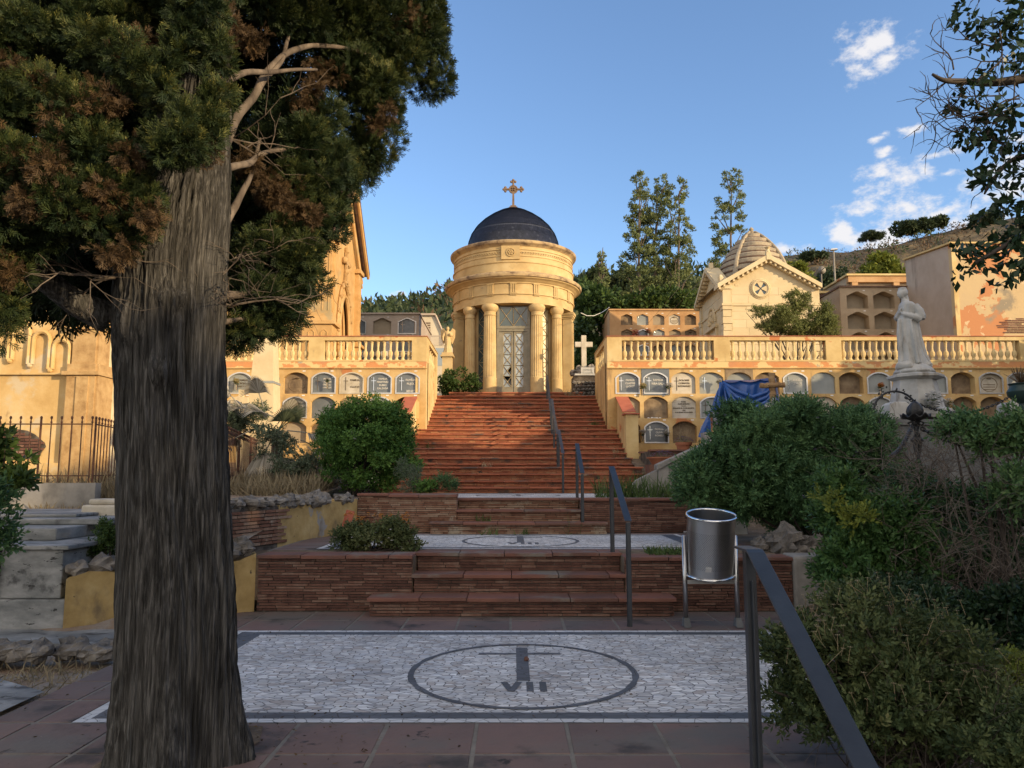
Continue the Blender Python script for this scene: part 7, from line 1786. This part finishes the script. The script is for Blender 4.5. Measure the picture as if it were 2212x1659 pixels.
plant('tall_shrub','tall olive and green shrub at the right edge below the enclosure wall','shrub',[B(2140,935,6.4,60,40),B(2190,1060,6.2,40,50),B(2070,925,6.6,40,16),B(2215,930,6.3,50,50)],1000,.13,SPRW,'bush',24,base=(4.0,6.4,.3),stem=7,m=12,frac=.3,inner=.3,tint0=.6,up=.6)
plant('bramble_shrub','loose dark bramble growing through the dry brush below the enclosure wall','shrub',[B(2000,1090,7.6,80,60,.4),B(2110,1130,7.4,80,70,.4),B(2190,1150,7.2,60,80,.4),B(2050,1210,7.0,110,60,.4),B(2170,1250,6.8,80,60,.4),B(1960,1040,7.8,40,30,.3)],3400,.12,SPRW,'myrtle',61,base=(4.2,7.4,.3),m=18,frac=.26,inner=.2,tint0=.25,up=.6)
r=thing('dry_brush','wide tangle of dry brown twigs between the green shrubs at right','bush',(3.8,6.3,.3)); rg=np.random.default_rng(6)
bs=[(3.05+.12*i%2.4+rg.uniform(0,1.5),5.9+rg.uniform(-.3,.9),.25+rg.uniform(0,.3)) for i in range(46)]
twigs('twig_tangle',bs,120,.62,M['greytwig'],r,rg,spread=.55,up=.75,depth=2,r0=.0055)
bs=[W(X,Y,float(rg.uniform(6.0,8.2))) for X,Y in [(rg.uniform(1880,2230),rg.uniform(990,1300)) for _ in range(140)]]
twigs('twig_tangle',bs,300,.34,M['greytwig'],r,rg,spread=.9,up=.6,depth=2,r0=.004)
plant('dark_shrub','dark green low shrub filling the bed under the dry brush','shrub',[B(2050,1360,5.6,150,70,.5),B(2180,1350,5.5,90,70,.5),B(1960,1300,5.8,70,40,.4)],2400,.12,SPRW,'darkleaf',25,base=(3.6,5.6,0),m=16,frac=.3,inner=.2,tint0=.4)
fb=[B(1890,1370,4.2,150,95,.42),B(1780,1450,4.1,90,110,.35),B(2010,1430,4.2,130,110,.42),B(1900,1530,4.05,150,100,.4),B(2060,1540,4.1,110,100,.4),B(1700,1420,4.2,40,60,.22),B(1720,1530,4.1,50,60,.25)]
r=plant('marguerite_shrub','olive green shrub covered with dried daisy heads behind the nearest handrail','shrub',fb,5200,.085,SPRW,'succulent',26,base=(2.1,4.1,0),stem=60,m=20,frac=.27,inner=.45,tint0=.42,up=.7,jit=.35)
rg=np.random.default_rng(8); m=MB(); s_=MB()
for i in range(210):
    q=fb[rg.integers(0,5)]; a=rg.uniform(0,2*PI); rr_=math.sqrt(rg.uniform(0,1)); p=Vector((q[0]+q[3]*rr_*math.cos(a),q[1]+q[4]*rr_*math.sin(a),q[2]+q[5]*math.sqrt(max(0,1-rr_**2))+rg.uniform(.0,.09))); s_.tube([p+Vector((rg.normal()*.03,rg.normal()*.03,-.07)),p],.0013,seg=3,cap=False)
    for k in range(7): b=k*PI*2/7; m.add([p,p+Vector((math.cos(b)*.015,math.sin(b)*.015,.004)),p+Vector((math.cos(b+.5)*.012,math.sin(b+.5)*.012,.003))],[(0,1,2)],float(rg.uniform(.3,1)))
m.build('dried_flower',M['straw'],r); s_.build('flower_stem',M['straw'],r)['kind']='stuff'
rg=np.random.default_rng(9); twigs('bare_stem',[(1.75+rg.uniform(0,.9),3.95+rg.uniform(-.25,.4),.0) for _ in range(30)],70,.5,M['darktwig'],r,rg,spread=.4,up=.9,depth=2,r0=.004)
plant('yellow_groundcover','patch of yellow-green leafy ground cover at the lower right edge','ground cover',[B(2180,1450,4.6,70,32,.3),B(2110,1470,4.6,40,22,.25),B(2230,1490,4.5,50,30,.25)],1500,.055,SMALL,'yellowleaf',27,m=10,frac=.3,tint0=.3)
plant('dim_shrub','dim out-of-focus green shrub in the lower right corner','shrub',[B(2130,1610,3.6,90,70,.3),B(2210,1560,3.6,60,50,.3)],1300,.07,SPRW,'succulent',28,m=10,frac=.3,tint0=.3,up=.6)
m=MB(); m.box(2.9,6,4.3,4.8,-.05,.22); tag(m.build('garden_kerb',M['concrete'],None,bevel=.02),'grey stone kerb under the yellow-green ground cover','kerb')
# ---- left side
plant('clipped_shrub','large rounded bright green shrub left of the long stairs','shrub',[B(790,950,14.3,100,82),B(795,1010,14.2,102,52),B(728,955,14.3,48,72),B(855,960,14.3,42,70),B(790,895,14.3,70,36)],9000,.11,SMALL,'boxleaf',31,base=(-2.9,14.3,1.2),stem=18,m=26,frac=.22,inner=.5,tint0=.45,up=.4,shell=.86)
plant('wild_sprigs','loose pale sprigs leaning over at the right foot of the clipped shrub','shrub',[B(878,1030,13.3,28,34),B(895,1048,13.2,36,16)],420,.10,SPR,'sage',32,m=8,frac=.4,up=.8)
plant('low_shrub','low green leafy shrub on top of the second brick wall','shrub',[B(915,1052,13.1,30,15)],320,.07,SMALL,'boxleaf',33,m=8,frac=.4)
plant('spurge_plant','dark blue-green tufted plant at the left end of the third mosaic','plant',[B(963,1052,13.2,22,17)],170,.13,SPR,'bush',34,m=6,frac=.5,up=1.2,jit=.3)
r=plant('planter_shrub','dense low green shrub with orange flower heads on the second platform edge','shrub',[B(800,1160,9.7,78,28,.3),B(845,1150,9.7,50,30,.28),B(760,1165,9.7,42,24,.25),B(885,1175,9.6,22,16,.15)],1900,.085,SMALL,'succulent',35,stem=30,m=18,frac=.3,inner=.4,tint0=.55,up=.5)
m=MB(); rg=np.random.default_rng(12)
for i in range(40): p=W(rg.uniform(742,885),rg.uniform(1108,1134),9.7+rg.uniform(-.15,.15)); flower_bunch(m,p,.018,5,rg,pr=.018)
m.build('blossom',M['orange_flower'],r)
m=MB()
for i in range(12): p=W(rg.uniform(740,890),rg.uniform(1140,1185),9.45); flower_bunch(m,p,.01,3,rg,pr=.014)
m.build('white_blossom',M['white_flower'],r)
plant('edge_shrub','leafy green creeper-like shrub at the left edge in front of the iron fence','shrub',[B(5,1000,7.2,60,55),B(-30,960,7.2,60,50),B(30,1040,7.1,42,28)],1500,.09,LEAF,'ivy',36,stem=14,m=12,frac=.32,tint0=.5,up=.2)
plant('oleander_shrub','narrow-leaved dark shrub at the left edge below the creeper','shrub',[B(-8,1090,5.6,34,52),B(-20,1180,5.6,30,40)],300,.12,SPRW,'bush',37,m=5,frac=.5,up=.7)
plant('corner_shrub','small glossy green shrub between the marble tomb and the cypress trunk','shrub',[B(222,1165,8.5,34,38),B(195,1195,8.4,22,20)],520,.07,SMALL,'ivy',38,stem=12,m=10,frac=.36,up=.4)
# palm with dry fronds
px_,py_=WX(600,930,15.5),15.5; pz=WZ(930,15.5)
r=thing('fan_palm','low fan palm with drooping grey dead fronds beside the obelisk','palm',(px_,py_,1.3)); rg=np.random.default_rng(14)
def frond(m,c,d_,L_,n=34,spread=1.35,droop=.5):
    c=Vector(c); d_=Vector(d_).normalized(); s=d_.cross(Vector((0,0,1))); s=s.normalized() if s.length>.1 else Vector((1,0,0)); u=s.cross(d_)
    hub=c+d_*L_*.35; m.tube([c,c+d_*L_*.18,hub],.012,seg=5,t=.6)
    for i in range(n):
        a=(i/(n-1)-.5)*2*spread; e=(d_*math.cos(a)+s*math.sin(a)+u*.15*math.cos(a*2)).normalized(); l=L_*.62*(1-.25*abs(a)/spread); w=s*math.cos(a)*.02-d_*math.sin(a)*.02
        p1=hub+e*l*.5; p2=hub+e*l+Vector((0,0,-droop*l*.5)); m.add([hub,p1+w,p2,p1-w],[(0,1,2,3)],float(rg.uniform(0,1)))
g_=MB(); dd_=MB()
for i in range(4): a=rg.uniform(0,2*PI); frond(g_,(px_,py_,pz),(math.cos(a),math.sin(a)*.7,rg.uniform(.2,1.0)),rg.uniform(.7,1.0),droop=.25)
for (X,Y,dx,dz,L_) in ((600,905,-.8,.35,1.1),(560,900,-.9,.5,1.0),(600,915,.6,.7,1.0),(620,930,1.,-.1,1.1),(650,950,.9,-.4,1.1),(640,960,.6,-.8,1.1),(610,950,.1,-1,1.0),(590,945,-.3,-.9,1.0),(665,965,.7,-.7,1.0),(520,880,-.6,.8,.8),(540,930,-.8,-.4,.9),(570,880,-.2,.9,.9),(660,985,.4,-.9,.9),(600,980,.2,-.8,.9)):
    frond(dd_,W(X,Y,15.3+rg.normal()*.3),(dx,rg.normal()*.35-.2,dz),L_,droop=.6)
g_.build('green_frond',M['sage'],r); dd_.build('dry_frond',M['drygrass'],r); mm=MB(); mm.tube([(px_,py_,1.2),(px_,py_,pz)],[.14,.1],seg=10); mm.build('trunk',M['branch'],r)
plant('weedy_scrub','grey-green weedy scrub behind the iron fence right of the cypress trunk','scrub',[B(545,905,15.8,55,32),B(500,925,15.5,40,40),B(590,960,15.2,50,40),B(640,1000,14.6,50,36)],2000,.10,SMALL,'sage',39,m=14,frac=.34,tint0=.45)
r=thing('dry_grass','dry straw-coloured grass filling the fenced plot on the left','grass',(-5,14.5,1.3)); r['kind']='stuff'
def tuft(name,boxes,n,h,mat,par,seed,w=.012,lean=.35):
    rg=np.random.default_rng(seed); pos=[]
    for (x0_,x1_,y0_,y1_,z_) in boxes:
        k=n//len(boxes); X=rg.uniform(x0_,x1_,k); Y=rg.uniform(y0_,y1_,k); Z=[(z_ if z_ is not None else hterr(a,b)) for a,b in zip(X,Y)]; pos.append(np.stack([X,Y,np.array(Z)],1))
    pos=np.concatenate(pos); ax=unit(rg.normal(size=pos.shape)*lean+np.array([[0,0,1.]])); s=h*rg.uniform(.4,1.2,len(pos))
    V,F_,T=place([tpl_blade(.35,w/h),tpl_blade(.15,w/h),tpl_blade(.6,w/h)],pos,ax,s,rg,rg.uniform(.1,.9,len(pos))); return np_mesh(name,V,F_,T,M[mat],par)
tuft('blades',[(-5.6,-3.4,13.3,16.5,None)],3000,.36,'straw',r,41)
tuft('blades',[(-7.0,-5.9,12.2,13.4,None),(-8.5,-6.6,12.3,13.5,None)],1100,.45,'straw',r,42)
tuft('blades',[(-7.5,-4.5,10.6,12.0,None)],900,.12,'straw',r,43,w=.008)
m_=tuft('dry_litter',[(-6.0,-3.5,5.9,7.2,None),(-3.9,-3.3,5.6,6.6,None)],700,.12,'straw',None,44,w=.005,lean=1.0); m_['kind']='stuff'
o=tuft('grass_tuft',[(1.45,2.15,13.35,13.8,1.16),(2.1,2.8,13.3,13.6,1.16)],520,.38,'grass',None,45,w=.008); tag(o,'tall green grass tuft at the right end of the third platform edge','grass tuft')
o=tuft('grass_tuft',[(1.6,2.2,9.15,9.55,.60)],420,.10,'grass',None,46,w=.007,lean=.6); tag(o,'short green grass in the gap of the coping behind the litter bin','grass tuft')
for i,(x,y,z,h,n,lab) in enumerate(((-.35,12.15,.62,.12,30,'small weed at the foot of the second steps'),(.15,12.2,.62,.1,26,'tiny weed sprouting beside the middle of the second steps'),(-.45,12.55,.80,.12,40,'leafy weed growing on the first of the second steps'),(.95,12.25,.62,.34,10,'thin tall weed stalks before the second steps'),
    (-.6,18.3,SZ[3],.14,30,'dry weed tuft on the lower landing of the long stairs'),(2.75,20.0,SZ[5],.30,60,'dry grass tuft at the foot of the right end pillar'),(2.9,17.6,SZ[0],.35,90,'green grass tuft at the right end of the lowest stairs'),(-2.2,20.7,SZ[7],.16,40,'green weed on the stairs beside the left flank wall'),(2.4,22.4,SZ[12],.16,70,'dark weed tuft at the right side of the upper stairs'),(1.9,25.4,ZP,.30,60,'dry weeds at the left foot of the rubble mound'))):
    o=tuft('weed',[(x-.12,x+.12,y-.06,y+.06,z)],n,h,'grass' if i not in (4,5,9) else 'straw',None,60+i,w=.006,lean=.5); tag(o,lab,'weed','weeds growing in the stairs')
# ---- court and terraces
plant('round_shrub','neat dark green rounded shrub at the top of the stairs left of the temple','shrub',[B(990,826,26.0,46,30),B(965,835,25.9,22,20),B(1018,835,25.9,20,20)],3200,.11,LEAF,'ivy',51,m=26,frac=.24,inner=.5,tint0=.5,shell=.86,base=(-1.8,26,ZP))
plant('terrace_tree','small tree with sparse light green leaves on the right terrace before the chapel','tree',[B(1730,690,25.5,80,46,.8),B(1700,710,25.5,80,22,.6),B(1760,712,25.5,60,22,.6),B(1680,690,25.5,48,36,.6),B(1640,675,25.5,26,14,.3),B(1770,700,25.5,36,30,.5),B(1720,645,25.5,30,24,.4),B(1785,665,25.5,18,14,.3)],6000,.115,SMALL,'terraceleaf',52,m=20,frac=.24,inner=.1,tint0=.5,base=(9.6,25.5,ZT),stem=20)
def poplar(label,X,Yt,Yb,d,w,n,seed,group='poplars behind the niche block'):
    bl=[]; k=7; rg=np.random.default_rng(seed)
    for i in range(k): t=i/(k-1); bl.append(B(X+rg.normal()*w*.12,Yb+(Yt-Yb)*t,d,w*(1-.72*t)**.8*(.75 if i==0 else 1),(Yb-Yt)/k*.8))
    root=thing('poplar_tree',label,'tree',(bl[0][0],d,ZT),group)
    foliage('crown',bl,int(n*1.9),.155,LEAF,M['poplar'],root,seed=seed,m=26,frac=.20,inner=.1,up=.8,jit=.5,tint0=.36,shell=.92)
    m=MB(); b=bl[0]; m.tube([(b[0],d,ZT),(bl[3][0],d,bl[3][2]),(bl[-1][0],d,bl[-1][2])],[.14,.07,.02],seg=7)
    for i in range(16): q=bl[i%7]; s=rg.uniform(-1,1); m.tube([(q[0]*.3+b[0]*.7,d,q[2]-.9),(q[0]+s*q[3]*.8,d+rg.normal()*.3,q[2]+.5)],[.05,.015],seg=4)
    m.build('trunk',M['branch'],root)
poplar('tall poplar on the left of the group of three behind the orange niche block',1380,400,640,45,58,6000,71)
poplar('second tall poplar of the group behind the orange niche block, with a forked top',1425,404,650,46,60,6000,72)
poplar('third poplar of the group, leaning right with loose drooping side branches',1464,412,660,45,54,4400,73)
poplar('lone tall poplar rising behind the chapel dome',1580,388,650,47,66,6600,74)
poplar('small slim poplar right of the temple drum',1298,555,660,44,24,1500,75)
plant('ivy_hedge','tall dark ivy mass between the temple and the orange niche block','hedge',[B(1285,700,36.5,42,70,1.2),B(1280,800,36,45,70,1.2),B(1300,660,37,55,42,1.5),B(1262,640,38,28,34,1.0),B(1262,760,37,20,70,1)],6500,.28,LEAF,'ivy',53,m=22,frac=.25,inner=.5,tint0=.30,base=(4.2,36.5,ZP))
plant('ivy_hedge','bright ivy mass spilling over the top of the orange niche block','hedge',[B(1440,645,35.9,62,24,1.2),B(1380,655,36,55,20,1.0),B(1485,660,36,30,22,1.0),B(1340,665,36,40,14,.8)],3600,.24,LEAF,'ivy',54,m=20,frac=.27,inner=.5,tint0=.55,base=(7,36,ZT))
plant('dark_hill_tree','dark rounded tree behind the ivy right of the temple','tree',[B(1270,610,52,40,24,2),B(1340,620,54,50,24,2),B(1240,630,55,40,24,2),B(1420,620,56,80,24,2)],4200,.5,LEAF,'hilltree',55,m=16,frac=.3,inner=.4,tint0=.3,base=(7,54,ZT))
plant('yellow_tree','yellow-green young tree on the slope behind the upper niche block','tree',[B(1905,575,50,36,26),B(1880,590,50,24,18),B(1935,588,50,20,16),B(1900,555,50,14,12)],2600,.32,LEAF,'yellowleaf',56,m=12,frac=.3,inner=.3,base=(24,50,ZT),stem=6)
plant('yellow_tree','pale green slim tree right behind the chapel roof','tree',[B(1728,590,45,20,26),B(1745,605,45,16,16),B(1700,580,45,14,12)],1300,.3,LEAF,'yellowleaf',57,m=10,frac=.3,base=(17,45,ZT),stem=5)
plant('umbrella_pine','umbrella-shaped pine standing alone on the hill ridge','tree',[B(1880,510,108,27,5,2.2),B(1868,514,108,14,4,1.4),B(1893,514,108,14,4,1.4),B(1880,505,108,16,4,1.4)],3600,.3,FAN,'hilltree',58,m=14,frac=.3,base=(WX(1880,536,108),108,WZ(540,108)),stem=9)
for i,(X,Y,rx,ry,lab) in enumerate(((1955,492,26,15,'broad dark carob tree on the hill ridge right of the umbrella pine'),(1990,486,30,14,'spreading grey-green tree on the ridge, second right of the umbrella pine'),(2022,480,18,10,'small tree at the right of the ridge clump'),(1760,552,26,8,'low dark shrub on the ridge left of the street lamp'),(1790,600,26,20,'dark shrub under the street lamp'),(2130,470,30,20,'dark bush on the ridge behind the overhanging leaves'))):
    dd=108 if Y<520 else (100 if i==3 else 60); plant('ridge_tree',lab,'tree',[B(X,Y,dd,rx,ry,2),B(X-rx*.5,Y+ry*.3,dd,rx*.6,ry*.7,1.5),B(X+rx*.5,Y+ry*.2,dd,rx*.6,ry*.7,1.5)],2200,.5 if dd>90 else .3,LEAF,'hilltree',80+i,m=12,frac=.32,inner=.3,tint0=.35,group='trees on the right hill',stem=6)
def scrub(name,label,y,ydep,pts,n,size,mat,seed,frac_top=.75):
    """loose scrub lying on a hillside"""
    rg=np.random.default_rng(seed); P=[(WX(a,b,y),WZ(b,y)) for a,b in pts]
    xs=np.array([p[0] for p in P]); zs=np.array([p[1] for p in P]); C=[]
    for i in range(n):
        x=rg.uniform(xs[0],xs[-1]); u=rg.uniform(.45,1.0); zt=np.interp(x,xs,zs); yy=y-ydep*(1-u); z=2+(zt-2)*(u**.9); f=yy/y*.35+.65; s=size*rg.uniform(.5,1.4); C.append((x*f,yy,z+s*.2,s*1.3,s*1.2,s*.8))
    k=26; V=[]; root=None
    o=foliage(name,C,n*k,size*.55,LEAF,M[mat],None,seed=seed,m=0,inner=.5); o['kind']='stuff'; tag(o,label,'scrub'); return o
scrub('hill_scrub','low dark scrub scattered over the dry right hillside',110,75,[(1500,640),(1690,552),(1830,540),(1900,522),(2020,497),(2100,482),(2300,455)],90,.9,'hilltree',91)
scrub('hill_scrub','dry brown scrub scattered over the right hillside',110,75,[(1500,640),(1690,552),(1830,540),(1900,522),(2020,497),(2100,482),(2300,455)],300,.6,'hillbrown',92)
scrub('woodland','dense mixed woodland covering the far hill behind the temple',170,110,[(650,668),(780,668),(850,664),(910,655),(960,637),(1010,622),(1100,618),(1240,622),(1300,608),(1400,600),(1520,590),(1700,590)],520,2.6,'hilltree',93)
scrub('woodland','rusty brown trees scattered in the far woodland',170,110,[(650,668),(780,668),(850,664),(910,655),(960,637),(1010,622)],40,2.4,'hillbrown',94)
# ---------------------------------------------------------------- camera, sun, sky
cam=bpy.data.cameras.new('camera'); co=bpy.data.objects.new('camera',cam); COL.objects.link(co)
co.location=(0,0,EYE); co.rotation_euler=(rad(90)+PITCH,0,0); cam.sensor_width=36; cam.lens=36*FP/2212; cam.clip_end=3000; cam.clip_start=.05
scene.camera=co
SAZ=rad(58); SEL=rad(12.5)
sdir=Vector((math.sin(SAZ)*math.cos(SEL),-math.cos(SAZ)*math.cos(SEL),math.sin(SEL)))
sl=bpy.data.lights.new('sun','SUN'); sl.energy=2.9; sl.angle=rad(.6); sl.color=(1.0,.76,.46)
so=bpy.data.objects.new('sun',sl); COL.objects.link(so); so.rotation_euler=sdir.to_track_quat('Z','Y').to_euler(); so.location=(20,-10,30)
w=bpy.data.worlds.new('World'); scene.world=w; w.use_nodes=True; nt=w.node_tree; N=nt.nodes; L=nt.links
bg=N['Background']; sky=N.new('ShaderNodeTexSky'); sky.sky_type='NISHITA'; sky.sun_disc=False; sky.sun_elevation=SEL; sky.sun_rotation=math.atan2(sdir.x,sdir.y); sky.altitude=100; sky.air_density=1.0; sky.dust_density=.3; sky.ozone_density=2.2
bg.inputs['Strength'].default_value=.15
tc=N.new('ShaderNodeTexCoord')
def dirof(X,Y): p=Vector(W(X,Y,1.0))-Vector((0,0,EYE)); return p.normalized()
clouds=[(1878,95,42,26),(1915,130,30,14),(1868,155,25,16),(1925,125,18,22),(1958,278,20,7),(1920,290,14,5),(1915,328,16,6),(2022,336,28,7),(1950,385,62,22),(1905,380,42,11),(2000,370,32,15),(2045,375,18,8),(1880,450,40,17),(1960,450,48,20),(2045,455,34,14),(1830,500,30,18),(1810,515,26,10),(1905,515,62,34),(2075,478,46,20),(2190,385,58,34),(2200,300,30,12),(1900,300,14,5),(1700,540,30,9),(2120,470,40,20),(865,640,20,5),(2160,250,26,8)]
acc=None
wn=N.new('ShaderNodeTexNoise'); wn.inputs['Scale'].default_value=26; wn.inputs['Detail'].default_value=5; L.new(tc.outputs['Generated'],wn.inputs['Vector'])
sc=N.new('ShaderNodeVectorMath'); sc.operation='MULTIPLY_ADD'; sc.inputs[1].default_value=(.03,.0,.016); sc.inputs[2].default_value=(-.015,0,-.008); L.new(wn.outputs['Color'],sc.inputs[0])
wa=N.new('ShaderNodeVectorMath'); wa.operation='ADD'; L.new(tc.outputs['Generated'],wa.inputs[0]); L.new(sc.outputs[0],wa.inputs[1])
for (X,Y,rx,ry) in clouds:
    d=dirof(X,Y); k=1/1661.*.9
    s=N.new('ShaderNodeVectorMath'); s.operation='SUBTRACT'; L.new(wa.outputs[0],s.inputs[0]); s.inputs[1].default_value=tuple(d)
    m_=N.new('ShaderNodeVectorMath'); m_.operation='MULTIPLY'; L.new(s.outputs[0],m_.inputs[0]); m_.inputs[1].default_value=(1/(rx*k*1.6),1/(rx*k*1.6),1/(ry*k*1.6))
    l=N.new('ShaderNodeVectorMath'); l.operation='LENGTH'; L.new(m_.outputs[0],l.inputs[0])
    a=N.new('ShaderNodeMath'); a.operation='SUBTRACT'; a.inputs[0].default_value=1; L.new(l.outputs['Value'],a.inputs[1])
    if acc is None: acc=a.outputs[0]
    else:
        mx=N.new('ShaderNodeMath'); mx.operation='SMOOTH_MAX'; mx.inputs[2].default_value=.15; L.new(acc,mx.inputs[0]); L.new(a.outputs[0],mx.inputs[1]); acc=mx.outputs[0]
cn=N.new('ShaderNodeTexNoise'); cn.inputs['Scale'].default_value=34; cn.inputs['Detail'].default_value=9; cn.inputs['Roughness'].default_value=.62
mp=N.new('ShaderNodeMapping'); mp.inputs['Scale'].default_value=(1,1,1.6); L.new(tc.outputs['Generated'],mp.inputs['Vector']); L.new(mp.outputs[0],cn.inputs['Vector'])
md=N.new('ShaderNodeMath'); md.operation='MULTIPLY_ADD'; md.inputs[1].default_value=4.0; md.inputs[2].default_value=-1.95; L.new(cn.outputs['Fac'],md.inputs[0])
sm=N.new('ShaderNodeMath'); sm.operation='ADD'; L.new(acc,sm.inputs[0]); L.new(md.outputs[0],sm.inputs[1])
mr=N.new('ShaderNodeMapRange'); mr.interpolation_type='SMOOTHSTEP'; mr.inputs['From Min'].default_value=.0; mr.inputs['From Max'].default_value=1.15; mr.inputs['To Max'].default_value=.95; L.new(sm.outputs[0],mr.inputs['Value'])
cm=N.new('ShaderNodeMix'); cm.data_type='RGBA'; L.new(mr.outputs[0],cm.inputs[0]); 
SKYMUL=(.82,.85,.94)
tm=N.new('ShaderNodeMix'); tm.data_type='RGBA'; tm.blend_type='MULTIPLY'; tm.inputs[0].default_value=1; tm.inputs[7].default_value=(*SKYMUL,1); L.new(sky.outputs[0],tm.inputs[6])
L.new(tm.outputs[2],cm.inputs[6]); cm.inputs[7].default_value=(2.9,2.85,2.9,1)
# added cloud sheet, out of view behind the camera, to fill the shade
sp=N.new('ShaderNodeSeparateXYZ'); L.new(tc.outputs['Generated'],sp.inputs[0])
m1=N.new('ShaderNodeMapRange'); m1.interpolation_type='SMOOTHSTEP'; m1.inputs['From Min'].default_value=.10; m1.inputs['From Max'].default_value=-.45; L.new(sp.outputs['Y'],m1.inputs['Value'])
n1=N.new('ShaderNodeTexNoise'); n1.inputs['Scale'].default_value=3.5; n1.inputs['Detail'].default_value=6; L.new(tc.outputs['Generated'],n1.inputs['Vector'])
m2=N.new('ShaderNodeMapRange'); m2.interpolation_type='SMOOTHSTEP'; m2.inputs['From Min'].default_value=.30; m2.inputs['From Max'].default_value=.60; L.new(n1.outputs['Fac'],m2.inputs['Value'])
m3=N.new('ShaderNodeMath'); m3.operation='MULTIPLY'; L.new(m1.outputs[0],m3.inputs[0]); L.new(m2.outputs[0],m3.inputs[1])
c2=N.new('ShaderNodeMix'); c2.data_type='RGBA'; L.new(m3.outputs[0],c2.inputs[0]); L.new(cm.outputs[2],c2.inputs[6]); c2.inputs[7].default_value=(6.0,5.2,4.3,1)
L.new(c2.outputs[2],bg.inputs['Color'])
scene.view_settings.view_transform='Standard'; scene.view_settings.look='None'; scene.view_settings.exposure=1.1; scene.view_settings.gamma=1
scene.render.engine='CYCLES'
scene.cycles.max_bounces=6; scene.cycles.transparent_max_bounces=4
